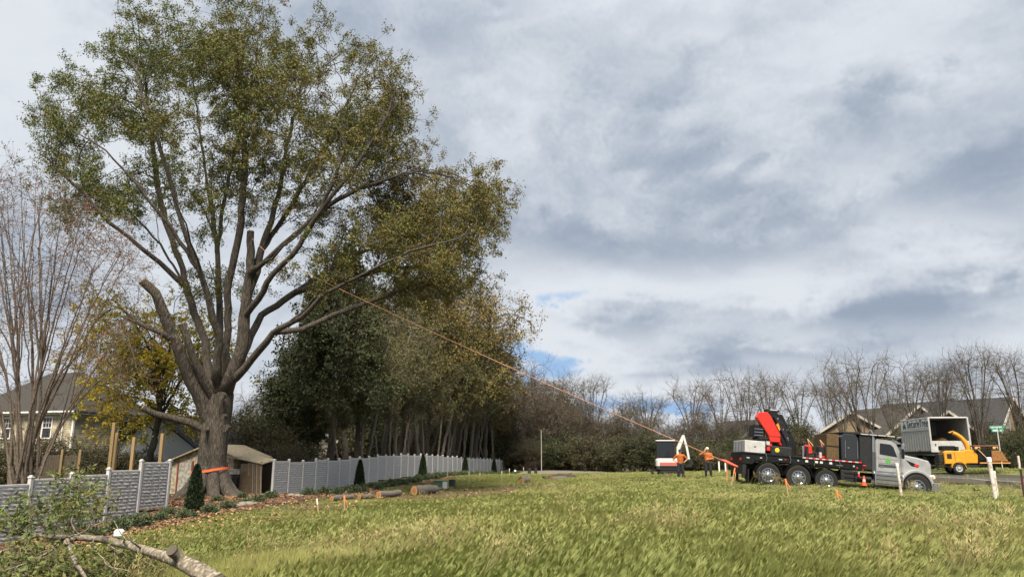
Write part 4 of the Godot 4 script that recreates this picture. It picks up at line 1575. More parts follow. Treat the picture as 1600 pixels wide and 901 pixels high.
# ---------------------------------------------------------------- planting
func plants() -> void:
	var rng := RandomNumberGenerator.new()
	rng.seed = 15
	var lm := leaf_mat(0.35)
	var protos := []
	for s in 4:
		var mb := MB.new()
		var st := MB.new()
		for k in 120:
			var d := Vector3(rng.randfn(), absf(rng.randfn()) * 0.75, rng.randfn()).normalized()
			var e := d * Vector3(0.36, 0.40, 0.36) * rng.randf_range(0.7, 1.1)
			if k % 6 == 0:
				st.tube([Vector3.ZERO, e * 0.5, e], [0.012, 0.008, 0.004], 3, false)
			for m in 10:
				var q := e * rng.randf_range(0.55, 1.05) + Vector3(rng.randfn(), rng.randfn(), rng.randfn()) * 0.02
				q.y = maxf(q.y, 0.02)
				var g := rng.randf_range(0.6, 1.4)
				mb.tint = Color(0.06, 0.088, 0.036) * g if rng.randf() < 0.8 else Color(0.12, 0.145, 0.08) * g
				var a := (d + Vector3(rng.randfn(), rng.randfn(), rng.randfn()) * 0.5).normalized()
				mb.leaf(q, a, a.cross(Vector3(rng.randfn(), rng.randfn(), rng.randfn())).normalized(), 0.095, 0.018, Vector3.ZERO)
		protos.append([mb.mesh(), st.mesh()])
	var put := func(where: Vector3, s: float, label: String, group: String) -> void:
		var r := thing("bed_shrub", label, "shrub", where, rng.randf() * TAU, group)
		r.scale = Vector3(s, s * rng.randf_range(0.8, 1.05), s)
		var p: Array = protos[rng.randi() % 4]
		obj("foliage", p[0], lm, r).set_meta("kind", "stuff")
		obj("stem", p[1], mat(Color(0.1, 0.07, 0.05), 0.9), r)
	var near_l := "small rounded shrub before the stepped fence, %s"
	var gap_l := "small rounded blue green shrub in mulch before the oak, %s from the stepped fence"
	var far_l := "small rounded shrub before the long fence, %s of the %s row from the oak"
	var nn := 0
	for q in [[230, 27.5, 1.25], [262, 29.0, 0.9], [272, 31.2, 0.85], [195, 26.5, 1.1], [205, 28.5, 0.9], [160, 25.5, 1.0], [120, 24.0, 1.1]]:
		nn += 1
		put.call(on(q[0], q[1]) + Vector3.UP * 0.03, q[2], near_l % ["broad one at the bollard light", "second from the fence end", "nearest the fence end", "small one by the bollard light", "fourth from the fence end", "behind the branch leaves", "farthest from the oak"][nn - 1], "shrubs before the stepped fence")
	nn = 0
	for q in [[300, 29.5, 1.05], [312, 33.5, 0.8], [335, 31.5, 1.0], [345, 36.5, 0.85], [362, 33.0, 0.95], [383, 38.5, 0.75], [390, 35.0, 0.95], [408, 36.5, 1.0], [424, 41.0, 0.8], [426, 38.5, 1.0]]:
		nn += 1
		put.call(on(q[0], q[1]) + Vector3.UP * 0.03, q[2], gap_l % ordinal(nn), "shrubs before the oak")
	for row in 2:
		var d := 43.5 + row * 0.9
		nn = 0
		while d < 114.0:
			var x := fence_x(d) + 1.0 + row * 1.25 + rng.randf_range(-0.25, 0.25)
			x = maxf(x, -23.0 * 0.976 + 0.1952 * d + 0.8 + row * 1.1)
			nn += 1
			put.call(Vector3(x, ground(x, -d) + 0.03, -d), rng.randf_range(0.8, 1.25), far_l % [ordinal(nn), ["back", "front"][row]], "shrubs before the long fence")
			d += 1.55 + d * 0.004
	# clipped conical evergreens
	var cone := MB.new()
	for k in 5200:
		var f := pow(rng.randf(), 0.9)
		var r := 0.36 * pow(1.0 - f, 0.62) * minf(1.0, 0.55 + f * 5.0) * rng.randf_range(0.72, 1.06)
		var a := rng.randf() * TAU
		var g := rng.randf_range(0.5, 1.5)
		cone.tint = Color(0.018, 0.034, 0.012) * g
		var out := Vector3(cos(a), 0, sin(a))
		var al := (out * 0.5 + Vector3.UP + Vector3(rng.randfn(), rng.randfn(), rng.randfn()) * 0.35).normalized()
		cone.leaf(out * r + Vector3.UP * (0.06 + f * 1.75), al, al.cross(Vector3(rng.randfn(), rng.randfn(), rng.randfn())).normalized(), 0.12, 0.03, Vector3.ZERO)
	var cm := cone.mesh()
	var stem := MB.new()
	stem.tube([Vector3.ZERO, Vector3(0, 0.9, 0), Vector3(0, 1.7, 0)], [0.035, 0.025, 0.008], 6)
	var sm := stem.mesh()
	for q in [[309, 32.0, 1.0, "dark conical evergreen standing before the oak trunk"], [563, 53.0, 1.0, "dark conical evergreen before the long fence, nearest the cut logs"], [661, 67.0, 1.0, "dark conical evergreen before the long fence, third from the oak"], [727, 82.0, 1.02, "dark conical evergreen before the long fence, fourth from the oak"], [772, 97.0, 1.0, "dark conical evergreen before the long fence, last but one at its far end"], [803, 111.0, 1.0, "dark conical evergreen at the very far end of the long fence"]]:
		var r := thing("conical_evergreen", q[3], "evergreen", on(q[0], q[1]) + Vector3.UP * 0.03, rng.randf() * TAU, "conical evergreens in the bed")
		r.scale = Vector3(1, 1, 1) * q[2]
		obj("foliage", cm, lm, r).set_meta("kind", "stuff")
		obj("stem", sm, mat(Color(0.1, 0.07, 0.05), 0.9), r)

# ---------------------------------------------------------------- houses
func lap_wall(w: float, h: float, lap := 0.13) -> MB:
	# clapboards: each course leans out towards its lower edge
	var mb := MB.new()
	var n := int(h / lap)
	for i in n:
		var y0 := h * i / n
		var y1 := h * (i + 1) / n
		mb.face([Vector3(0, y0, 0.03), Vector3(w, y0, 0.03), Vector3(w, y1, 0.012), Vector3(0, y1, 0.012)], Vector3(0, 0.1, 1))
		mb.face([Vector3(0, y0, 0.03), Vector3(w, y0, 0.03), Vector3(w, y0, 0.0), Vector3(0, y0, 0.0)], Vector3.DOWN)
	mb.face([Vector3(0, 0, 0), Vector3(w, 0, 0), Vector3(w, h, 0), Vector3(0, h, 0)], Vector3(0, 0, -1))
	return mb

func window(parent: Node3D, where: Vector3, turn: float, w: float, h: float, bars: bool, trim: Material) -> void:
	var n := Node3D.new()
	n.name = "window"
	parent.add_child(n, true)
	n.position = where
	n.rotation.y = turn
	var fr := MB.new()
	var b := 0.09
	fr.box(Vector3(0, h / 2, 0.05), Vector3(w, b, 0.07), 0.008)
	fr.box(Vector3(0, -h / 2, 0.06), Vector3(w + 0.06, b, 0.09), 0.008)
	for s in [-1.0, 1.0]:
		fr.box(Vector3(s * (w / 2 - b / 2), 0, 0.05), Vector3(b, h - b - 0.004, 0.07), 0.008)
	fr.box(Vector3(0, 0, 0.045), Vector3(w - 2 * b, 0.06, 0.05))
	if bars:
		for s in [-1.0, 1.0]:
			fr.box(Vector3(s * w * 0.13, h * 0.24, 0.042), Vector3(0.03, h * 0.42, 0.03))
		fr.box(Vector3(0, h * 0.24, 0.043), Vector3(w - 2 * b, 0.03, 0.03))
	obj("frame", fr, trim, n)
	var gm := mat(Color(0.02, 0.022, 0.026), 0.12)
	for s in [-1.0, 1.0]:
		obj("pane", bx(Vector3(0, s * h * 0.245, 0.022), Vector3(w - 2 * b, h * 0.44, 0.012)), gm, n)

func roof_slab(pts: Array, thick: float) -> MB:
	var mb := MB.new()
	var up: Vector3 = (pts[1] - pts[0]).cross(pts[2] - pts[0]).normalized()
	if up.y < 0:
		up = -up
	var low := []
	for p in pts:
		low.append(p - Vector3.UP * thick)
	mb.face(pts, up)
	mb.face(low, -up)
	var ce := Vector3.ZERO
	for p in pts:
		ce += p / pts.size()
	for i in pts.size():
		var j := (i + 1) % pts.size()
		mb.face([pts[i], pts[j], low[j], low[i]], (pts[i] + pts[j]) / 2 - ce)
	return mb

func beige_house() -> void:
	var D := 57.0
	var c := at(109, 701, D)
	var g := ground(c.x, c.z)
	var root := thing("siding_house", "two-storey beige clapboard house with grey hip roof behind the many-stemmed tree", "house", Vector3(c.x, g, c.z), atan2(0.95, 0.312))
	var y0 := c.y - g
	var hh := 2.75
	var L := 7.4
	var W := 11.0
	var beige := mat(Color(0.66, 0.59, 0.42), 0.8, "coarse", Vector3(0.3, 0.3, 0.3))
	var trim := mat(Color(0.66, 0.65, 0.62), 0.7)
	var roof_m := mat(Color(0.085, 0.078, 0.07), 0.95, "grit", Vector3(1.2, 1.2, 1.2), 2.0)
	var a := lap_wall(L, hh)
	var w1 := obj("wall", a, beige, root)
	w1.position = Vector3(0, y0, 0)
	var w2 := obj("wall", lap_wall(W, hh), beige, root)
	w2.position = Vector3(0, y0, -W)
	w2.rotation.y = -PI / 2
	var w3 := obj("wall", lap_wall(W, hh), beige, root)
	w3.position = Vector3(L, y0, 0)
	w3.rotation.y = PI / 2
	var w4 := obj("wall", lap_wall(L, hh), beige, root)
	w4.position = Vector3(L, y0, -W)
	w4.rotation.y = PI
	obj("overhang_floor", bx(Vector3(L / 2, y0 - 0.08, -W / 2), Vector3(L - 0.02, 0.15, W - 0.02)), trim, root)
	# lower storey set back below the overhang
	for q in [[Vector3(0.9, 0, -0.7), L + 3.2, 0.0], [Vector3(0.9, 0, -W), W - 0.7, -PI / 2]]:
		var lw := obj("lower_wall", lap_wall(q[1], y0 - 0.18), beige, root)
		lw.position = q[0]
		lw.rotation.y = q[2]
	for e in [[0.0, 0.0], [L, 0.0], [0.0, -W]]:
		obj("corner_board", bx(Vector3(e[0], y0 + hh / 2, e[1]), Vector3(0.16, hh, 0.16), 0.01), trim, root)
	window(root, Vector3(-0.01, y0 + 1.55, -2.45), -PI / 2, 1.0, 1.55, true, trim)
	window(root, Vector3(-0.01, y0 + 1.55, -6.5), -PI / 2, 1.0, 1.55, true, trim)
	window(root, Vector3(4.6, y0 + 1.5, 0.01), 0, 1.0, 1.45, false, trim)
	window(root, Vector3(6.4, 1.6, -0.69), 0, 1.0, 1.3, false, trim)
	# hip roof
	var e := 0.45
	var y := y0 + hh
	var rise := 3.4
	var A := Vector3(-e, y, e)
	var B := Vector3(L + e, y, e)
	var C := Vector3(L + e, y, -W - e)
	var E := Vector3(-e, y, -W - e)
	var R1 := Vector3(L / 2, y + rise, -L / 2)
	var R2 := Vector3(L / 2, y + rise, -W + L / 2)
	for f in [[A, B, R1], [A, R1, R2, E], [B, C, R2, R1], [E, R2, C]]:
		obj("roof_slope", roof_slab(f, 0.16), roof_m, root)
	obj("soffit", bx(Vector3(L / 2, y - 0.19, -W / 2), Vector3(L + 2 * e - 0.04, 0.05, W + 2 * e - 0.04)), trim, root)
	var gut := MB.new()
	gut.box(Vector3(-e - 0.06, y - 0.07, -W / 2), Vector3(0.13, 0.14, W + 2 * e), 0.03)
	var go := obj("gutter", gut, trim, root)
	var dp := MB.new()
	dp.tube([Vector3(-e - 0.06, y - 0.1, -0.9), Vector3(-0.1, y - 0.5, -0.9), Vector3(-0.1, y0 - 0.6, -0.9), Vector3(-0.1, 0.1, -0.9)], [0.05, 0.05, 0.05, 0.05], 8)
	obj("downspout", dp, trim, go)
	# single-storey roof skirt on the right
	obj("porch_roof", roof_slab([Vector3(L + 0.1, y0 + 0.9, -0.9), Vector3(L + 3.8, y0 - 0.1, -0.2), Vector3(L + 3.8, y0 - 0.1, -8.0), Vector3(L + 0.1, y0 + 0.9, -8.0)], 0.14), roof_m, root)

func gable_house(label: String, called: String, peak: Vector3, turn: float, half: float, rise: float, deep: float, wall_m: Material, roof_m: Material, trim: Material, wins: Array) -> Node3D:
	# front gable looks along its own +z; the peak is given, the base is on the ground
	var g := ground(peak.x, peak.z)
	var root := thing(called, label, "house", Vector3(peak.x, g, peak.z), turn)
	var top := peak.y - g
	var eave := top - rise
	var wall := MB.new()
	wall.prism([Vector2(-half, -0.4), Vector2(half, -0.4), Vector2(half, eave - 0.1), Vector2(0, top - 0.18), Vector2(-half, eave - 0.1)], -deep, 0.0)
	obj("wall", wall, wall_m, root)
	var ov := 0.4
	var k := rise / half
	for s in [-1.0, 1.0]:
		var x: float = s * (half + ov)
		var ye := eave - ov * k
		obj("roof_slope", roof_slab([Vector3(0, top, ov), Vector3(x, ye, ov), Vector3(x, ye, -deep - ov), Vector3(0, top, -deep - ov)], 0.14), roof_m, root)
		var rk := MB.new()
		rk.bar(Vector3(s * 0.02, top - 0.16, ov + 0.03), Vector3(x, ye - 0.16, ov + 0.03), 0.24, 0.06)
		obj("rake_board", rk, trim, root)
		obj("gutter", bx(Vector3(x + s * 0.07, ye - 0.02, -deep / 2), Vector3(0.12, 0.12, deep + 2 * ov), 0.02), trim, root)
	for w in wins:
		window(root, Vector3(w[0], w[1], 0.0), 0, w[2], w[3], true, trim)
	return root

func houses() -> void:
	beige_house()
	var shingle := mat(Color(0.082, 0.084, 0.088), 0.95, "grit", Vector3(1.2, 1.2, 1.2), 2.0)
	var brown_sh := mat(Color(0.105, 0.095, 0.082), 0.95, "grit", Vector3(1.2, 1.2, 1.2), 2.0)
	var brick := mat(Color(0.30, 0.20, 0.125), 0.9, "fine", Vector3(0.5, 0.5, 0.5), 0.6)
	var tan_m := mat(Color(0.33, 0.25, 0.16), 0.9, "fine", Vector3(0.5, 0.5, 0.5), 0.6)
	var cream := mat(Color(0.56, 0.53, 0.45), 0.8, "coarse", Vector3(0.4, 0.4, 0.4))
	var white := mat(Color(0.66, 0.66, 0.64), 0.7)
	var dull := mat(Color(0.42, 0.40, 0.36), 0.7)
	gable_house("dark roofed house at the end of the far wood behind the crane truck", "brick_house", at(1186, 655, 100), 0.5, 3.8, 2.4, 6.0, brick, shingle, dull, [[0.0, 2.4, 1.0, 1.4]])
	gable_house("tan house with white raked gable just above the crane truck bed", "brick_house", at(1330, 642, 80), -0.35, 4.2, 2.6, 12.0, tan_m, brown_sh, dull, [[-1.4, 2.2, 1.0, 1.5], [1.4, 2.2, 1.0, 1.5]])
	gable_house("brick house with long brown roof and right-hand gable behind the bare trees", "brick_house", at(1432, 632, 78), 0.25, 4.6, 3.2, 9.0, tan_m, brown_sh, dull, [[-1.4, 3.2, 1.0, 1.5], [1.4, 3.2, 1.0, 1.5], [0, 5.6, 0.8, 0.8]])
	gable_house("small dark gabled house wing behind the chip truck box", "brick_house", at(1478, 640, 74), 0.0, 2.9, 2.2, 8.0, brick, shingle, dull, [[0.0, 3.6, 0.9, 1.2]])
	var long := gable_house("large brick house with broad slate grey roof beyond the street sign", "brick_house", at(1577, 620, 76), 0.62, 4.6, 4.2, 12.5, tan_m, shingle, dull, [[-1.2, 4.4, 1.0, 1.5], [1.4, 4.4, 1.0, 1.5], [-1.2, 1.6, 1.0, 1.5]])
	for k in 3:
		window(long, Vector3(-4.6, 3.2, -2.5 - k * 3.2), -PI / 2, 1.0, 1.5, true, white)
	# the grey roofed neighbour behind the shed, and a cream gable beyond it
	gable_house("neighbour house with slate grey roof behind the garden shed", "neighbour_house", at(352, 655, 62), 2.9, 4.6, 3.0, 8.0, mat(Color(0.45, 0.47, 0.48), 0.8), shingle, white, [])
	gable_house("cream sided house gable half hidden by the dark evergreen", "neighbour_house", at(452, 640, 78), 0.5, 4.6, 2.8, 8.0, cream, shingle, white, [[0.0, 3.6, 1.0, 1.4]])

# ---------------------------------------------------------------- yard behind the fence
func yard() -> void:
	var rng := RandomNumberGenerator.new()
	rng.seed = 8
	var new_wood := mat(Color(0.52, 0.36, 0.17), 0.8, "fine", Vector3(3, 0.4, 3))
	var old_wood := mat(Color(0.25, 0.20, 0.15), 0.9, "bark", Vector3(3, 0.35, 3))
	var pale_wood := mat(Color(0.42, 0.33, 0.22), 0.9, "bark", Vector3(3, 0.35, 3))
	for q in [[172, 756, 660, 40.0, "new square timber post, doubled, between the maple and beige house"], [178, 756, 676, 40.6, "shorter half of the doubled timber post by the maple"], [206, 740, 683, 43.0, "short timber post between the doubled post and the shed"], [250, 735, 677, 40.0, "tall new timber post by the shed, beside the stepped fence end"]]:
		var b := on(q[0], q[3])
		var h: float = at(q[0], q[2], q[3]).y - b.y
		tag(obj("timber_post", bx(Vector3(0, h / 2, 0), Vector3(0.16, h, 0.16), 0.012), new_wood), q[4], "post", "timber posts in the yard")
		get_child(-1).position = b
	# weathered lattice screen
	var ls := on(60, 40.0)
	var le := on(123, 41.0)
	var scr := thing("privacy_screen", "weathered grey board screen behind the fence below the beige house", "screen", ls, atan2(-(le - ls).z, (le - ls).x))
	var span := ls.distance_to(le)
	for k in 16:
		var x := span * (k + 0.5) / 16
		var hb := 2.3 + rng.randf_range(-0.04, 0.04)
		obj("board", bx(Vector3(x, hb / 2, 0), Vector3(span / 16 - 0.012, hb, 0.025), 0.004), old_wood, scr)
	for x in [0.0, span * 0.55, span]:
		obj("post", bx(Vector3(x, 1.3, 0.07), Vector3(0.11, 2.6, 0.11), 0.01), new_wood if x > 0 else old_wood, scr)
	# dark red picket fence
	var red := mat(Color(0.085, 0.016, 0.014), 0.8, "coarse", Vector3(0.6, 0.6, 0.6))
	for seg in [[118, 160, 45.0, 46.0, "dark red picket fence below the beige house by the board screen"], [205, 245, 47.0, 48.0, "dark red picket fence beside the shed and the timber posts"], [405, 440, 51.0, 51.5, "dark red picket fence between the shed and the long fence"]]:
		var a := on(seg[0], seg[2])
		var b := on(seg[1], seg[3])
		var f := thing("picket_fence", seg[4], "fence", a, atan2(-(b - a).z, (b - a).x))
		var len := a.distance_to(b)
		var n := int(len / 0.14)
		for k in n:
			var pk := MB.new()
			pk.prism([Vector2(-0.052, 0.05), Vector2(0.052, 0.05), Vector2(0.052, 1.62), Vector2(0, 1.72), Vector2(-0.052, 1.62)], -0.01, 0.012)
			var e := obj("picket", pk, red, f)
			e.position.x = len * (k + 0.5) / n
		for y in [0.4, 1.3]:
			obj("rail", bx(Vector3(len / 2, y, -0.035), Vector3(len, 0.09, 0.04)), red, f)
	# garden shed behind the trunk
	var sb := on(283, 46.0)
	var shed := thing("garden_shed", "low cream garden shed with red trim and open lean-to behind the oak trunk", "shed", sb, -0.28)
	var creamy := mat(Color(0.66, 0.58, 0.42), 0.85, "coarse", Vector3(0.6, 0.6, 0.6))
	var pale := mat(Color(0.60, 0.58, 0.50), 0.85, "coarse", Vector3(0.6, 0.6, 0.6))
	var tin := mat(Color(0.42, 0.38, 0.27), 0.7, "rust", Vector3(0.5, 0.5, 0.5))
	var redtrim := mat(Color(0.20, 0.04, 0.025), 0.8)
	var wl := MB.new()
	wl.prism([Vector2(-0.6, 0), Vector2(3.6, 0), Vector2(3.6, 2.15), Vector2(1.9, 2.75), Vector2(-0.6, 1.85)], -3.0, 0.0)
	obj("wall", wl, creamy, shed)
	obj("door", bx(Vector3(0.35, 0.92, 0.03), Vector3(0.85, 1.75, 0.05), 0.01), pale, shed)
	for x in [-0.14, 0.86]:
		obj("door_trim", bx(Vector3(x, 0.95, 0.035), Vector3(0.1, 1.85, 0.06)), redtrim, shed)
	obj("roof", roof_slab([Vector3(1.9, 2.85, 0.3), Vector3(4.0, 2.11, 0.3), Vector3(4.0, 2.11, -3.3), Vector3(1.9, 2.85, -3.3)], 0.07), tin, shed)
	obj("roof", roof_slab([Vector3(1.9, 2.85, 0.3), Vector3(-0.9, 1.84, 0.3), Vector3(-0.9, 1.84, -3.3), Vector3(1.9, 2.85, -3.3)], 0.07), tin, shed)
	var lt := on(376, 45.0)
	var lean := thing("lean_to", "open tin roofed lean-to with leaning boards right of the oak trunk", "lean-to", lt, -0.1)
	obj("roof", roof_slab([Vector3(-0.75, 2.15, 0.35), Vector3(1.5, 1.72, 0.35), Vector3(1.5, 1.95, -1.6), Vector3(-0.75, 2.35, -1.6)], 0.05), tin, lean)
	for x in [-0.7, 1.35]:
		obj("post", bx(Vector3(x, 0.9, 0.2), Vector3(0.1, 1.8, 0.1)), old_wood, lean)
	obj("back_wall", bx(Vector3(0.3, 0.95, -1.5), Vector3(2.0, 1.9, 0.05)), old_wood, lean)
	obj("shelf", bx(Vector3(-0.25, 1.25, 0.05), Vector3(0.75, 0.3, 0.5), 0.02), pale, lean)
	obj("side_board", bx(Vector3(0.35, 0.85, 0.22), Vector3(0.42, 1.7, 0.04)), pale_wood, lean)
	obj("side_board", bx(Vector3(0.78, 0.85, 0.24), Vector3(0.40, 1.7, 0.04)), old_wood, lean)
	var bin := MB.new()
	bin.lathe([[0.0, 0.02], [0.24, 0.02], [0.30, 0.86], [0.33, 0.88], [0.33, 0.93], [0.0, 0.98]], 14)
	var bo := obj("rubbish_bin", bin, mat(Color(0.02, 0.022, 0.024), 0.6))
	bo.position = lt + Vector3(-0.2, 0.0, 0.35)
	tag(bo, "black rubbish bin under the tin lean-to", "bin")
	for k in 7:
		var x := 1.15 + k * 0.115
		var mb := MB.new()
		mb.bar(Vector3(x - 0.35, 0.0, 0.65), Vector3(x - 0.55, 1.75, 0.35), 0.085, 0.03)
		var e := obj("leaning_board", mb, [pale_wood, old_wood][k % 2])
		e.position = lt + Vector3(0, 0.01, 0)
		tag(e, "weathered board leaning against the lean-to, %s from the oak" % ordinal(k + 1), "board", "boards leaning on the lean-to")
	var ply := MB.new()
	ply.bar(Vector3(0.62, 0.0, 0.75), Vector3(0.58, 1.25, 0.42), 0.5, 0.02)
	var po := obj("plywood_sheet", ply, mat(Color(0.22, 0.15, 0.085), 0.9, "bark", Vector3(2, 0.4, 2)))
	po.position = lt + Vector3(0, 0.01, 0)
	tag(po, "brown plywood sheet propped against the tin lean-to", "plywood")
	for k in 5:
		var mb := MB.new()
		mb.prism([Vector2(-0.07, 0), Vector2(0.07, 0), Vector2(0.07, 1.15), Vector2(0, 1.25), Vector2(-0.07, 1.15)], -0.012, 0.012)
		var e := obj("fence_picket", mb, pale_wood)
		e.position = on(419 + k * 4.2, 46.5)
		tag(e, "pale upright picket by the long fence, %s from the lean-to" % ordinal(k + 1), "picket", "pale pickets beside the lean-to")
	# blue tarp bundle on a barrel
	var tp := MB.new()
	tp.lump(Vector3(0, 0.65, 0), Vector3(0.26, 0.68, 0.24), 0.4, 5, 12, -0.65)
	var te := obj("tarpaulin", tp, mat(Color(0.05, 0.08, 0.17), 0.6))
	te.position = on(414, 47.2)
	tag(te, "dark blue tarpaulin bundle beside the lean-to", "tarpaulin")

# ---------------------------------------------------------------- logs, stakes, small things
func log_at(u: float, v: float, d: float, ln: float, r: float, turn: float, label: String, lichen := 0.0) -> void:
	var c := on(u, d)
	var root := thing("cut_log", label, "log", c, turn)
	var rng := RandomNumberGenerator.new()
	rng.seed = int(u)
	var path := []
	var rr := []
	for k in 8:
		var x := ln * k / 7.0
		path.append(Vector3(x, r * 0.92 + rng.randf_range(-0.02, 0.02), rng.randf_range(-0.03, 0.03)))
		rr.append(r * rng.randf_range(0.93, 1.05) * (1.0 - 0.15 * k / 7.0))
	var y1 := ground(c.x + cos(turn) * ln, c.z - sin(turn) * ln)
	var tilt_ := atan2(y1 - c.y, ln)
	var n := Node3D.new()
	root.rotation = Vector3(0, turn, tilt_)
	n.free()
	var b := MB.new()
	b.tube(path, rr, 16, false)
	obj("bark", b, mat(Color(0.27, 0.255, 0.225), 0.95, "bark", Vector3(1.6, 1.6, 1.6), 3.0), root)
	for e in [0, 7]:
		var cut := MB.new()
		var dx := -0.012 if e == 0 else 0.012
		cut.tube([path[e], path[e] + Vector3(dx, 0, 0)], [rr[e] * 0.985, rr[e] * 0.98], 16)
		var f := obj("cut_face", cut, mat(Color(0.58, 0.33, 0.13), 0.8, "fine", Vector3(5, 5, 5)), root)
		var ring := MB.new()
		ring.tube([path[e] + Vector3(dx * 1.05, 0, 0), path[e] + Vector3(dx * 1.4, 0, 0)], [rr[e] * 0.5, rr[e] * 0.5], 12)
		obj("heartwood", ring, mat(Color(0.45, 0.22, 0.085), 0.85, "fine", Vector3(6, 6, 6)), f)

func small_things() -> void:
	var rng := RandomNumberGenerator.new()
	rng.seed = 44
	log_at(521, 795, 37.0, 1.3, 0.14, 0.95, "grey barked cut log lying farthest left, before the shrub bed")
	log_at(564, 790, 38.5, 0.85, 0.13, 0.95, "short thin cut log lying between two larger cut logs")
	log_at(594, 787, 39.5, 1.5, 0.18, 0.95, "mottled cut log in the middle of the row before the shrub bed")
	log_at(648, 781, 42.5, 1.7, 0.27, 0.9, "thickest cut log, beside the green utility cabinet")
	log_at(652, 772, 46.0, 1.7, 0.13, 0.5, "pale stripped log lying just behind the thickest cut log")
	log_at(815, 763, 52.0, 0.7, 0.27, 0.8, "short stump section alone out in the field")
	log_at(862, 759, 55.0, 1.1, 0.17, 0.5, "thin cut log end beside the brown soil heap in the field")
	# soil heaps in the field
	for q in [[872, 57.0, 1.1, 0.42, "brown soil heap lying in the field grass"], [890, 58.0, 0.5, 0.38, "dark round clod at the right of the soil heap"]]:
		var mb := MB.new()
		mb.lump(Vector3(0, 0, 0), Vector3(q[2], q[3], q[2] * 0.8), 0.6, int(q[0]), 16)
		var e := obj("soil_heap", mb, mat(Color(0.13, 0.09, 0.06), 0.95, "grit", Vector3(1, 1, 1), 2.0))
		e.position = on(q[0], q[1])
		tag(e, q[4], "soil heap")
	# survey stakes: wood with orange tops
	var pine := mat(Color(0.60, 0.43, 0.25), 0.85, "fine", Vector3(5, 0.5, 5))
	var orange := mat(Color(0.80, 0.24, 0.07), 0.7)
	for q in [[542, 815, 26.0, 0.62, 0.05, 1, "orange topped wooden stake before the cut logs"], [503, 818, 25.5, 0.62, 0.16, 0, "pale leaning stake beside the orange topped one before the logs"], [1228, 765, 24.5, 0.68, 0.10, 1, "orange topped stake before the crane truck's rear wheels"], [1306, 783, 20.0, 0.50, 0.12, 1, "short orange topped stake out in the tall grass"], [1140, 758, 34.5, 0.85, -0.3, 1, "leaning orange topped stake under the rope's lower end"], [1152, 748, 40.0, 0.7, 0.0, 1, "upright orange topped stake behind the crane truck's tail"], [750, 762, 56.0, 0.7, 0.0, 0, "wooden stake between the meter box and the stump section"], [733, 761, 54.0, 0.9, 0.0, 0, "tall wooden stake second from the meter box"], [796, 758, 66.0, 0.7, 0.0, 0, "wooden stake just left of the stump section"], [784, 757, 62.0, 0.6, 0.0, 0, "short wooden stake two left of the stump section"], [818, 752, 80.0, 0.8, 0.0, 0, "wooden stake by the dark pedestals near the fence end"], [702, 768, 49.0, 1.1, 0.12, 0, "leaning wooden stake between the green cabinet and meter box"]]:
		var r := thing("survey_stake", q[6], "stake", on(q[0], q[2]), 0.3, "orange topped survey stakes" if q[5] == 1 else "plain survey stakes")
		r.rotation.z = q[4]
		var s := MB.new()
		s.box(Vector3(0, q[3] * 0.35 - 0.1, 0), Vector3(0.045, q[3] * 0.7 + 0.2, 0.028), 0.004)
		obj("shaft", s, pine, r)
		obj("top", bx(Vector3(0, q[3] * 0.85 + 0.002, 0), Vector3(0.052, q[3] * 0.3, 0.034), 0.004), orange if q[5] == 1 else mat(Color(0.66, 0.62, 0.55), 0.8), r)
		if q[5] == 1:
			var rb := MB.new()
			rb.tube([Vector3(0.02, q[3] * 0.8, 0.02), Vector3(0.07, q[3] * 0.68, 0.05), Vector3(0.09, q[3] * 0.5, 0.03)], [0.018, 0.016, 0.012], 4)
			obj("ribbon", rb, orange, r)
	# brace of the split stake
	# white plastic pipes
	var pvc := mat(Color(0.74, 0.74, 0.73), 0.45, "rust", Vector3(0.6, 0.6, 0.6))
	for q in [[1548, 22.0, 1.30, 0.055, -0.03, "white plastic standpipe with cap before the yellow chipper"], [1552, 27.0, 1.0, 0.04, -0.02, "thin white stake just behind the white standpipe"], [1403, 30.5, 1.3, 0.05, -0.04, "white plastic standpipe before the crane truck's cab"]]:
		var r := thing("standpipe", q[5], "pipe", on(q[0], q[1]))
		r.rotation.z = -q[4]
		var s := MB.new()
		s.tube([Vector3(0, -0.2, 0), Vector3(0, q[2] * 0.97, 0)], [q[3], q[3]], 14)
		obj("pipe", s, pvc, r)
		var c := MB.new()
		c.lathe([[q[3] * 1.02, q[2] * 0.90], [q[3] * 1.16, q[2] * 0.90], [q[3] * 1.16, q[2] * 0.985], [q[3] * 0.9, q[2]], [0.0, q[2] + 0.004]], 14)
		obj("cap", c, mat(Color(0.76, 0.76, 0.75), 0.4), r)
	# orange barrier mesh at the right edge, on dark posts
	var bl := thing("safety_fence", "orange plastic mesh safety fence on dark rods by the street", "safety fence", on(1594, 27.5), 0.15)
	for x in [0.0, 1.9]:
		var s := MB.new()
		s.tube([Vector3(x, -0.2, 0), Vector3(x, 1.08, 0)], [0.02, 0.02], 8)
		obj("rod", s, mat(Color(0.05, 0.03, 0.025), 0.8), bl)
	var net := MB.new()
	var sag := func(x: float) -> float: return -0.10 * sin(PI * x / 1.9)
	for j in 13:
		var y := 0.08 + j * 0.055
		for k in 10:
			var x0 := 1.9 * k / 10
			var x1 := 1.9 * (k + 1) / 10
			net.bar(Vector3(x0, y + sag.call(x0), 0.01), Vector3(x1, y + sag.call(x1), 0.01), 0.022, 0.004)
	for k in 39:
		var x := 1.9 * k / 38
		net.bar(Vector3(x, 0.07 + sag.call(x), 0.014), Vector3(x, 0.75 + sag.call(x), 0.014), 0.022, 0.004)
	obj("mesh", net, mat(Color(0.70, 0.10, 0.04), 0.6), bl).set_meta("kind", "stuff")
	var wt := thing("marker_stake", "white topped dark metal stake beside the orange safety fence", "stake", on(1592, 28.5))
	var ms := MB.new()
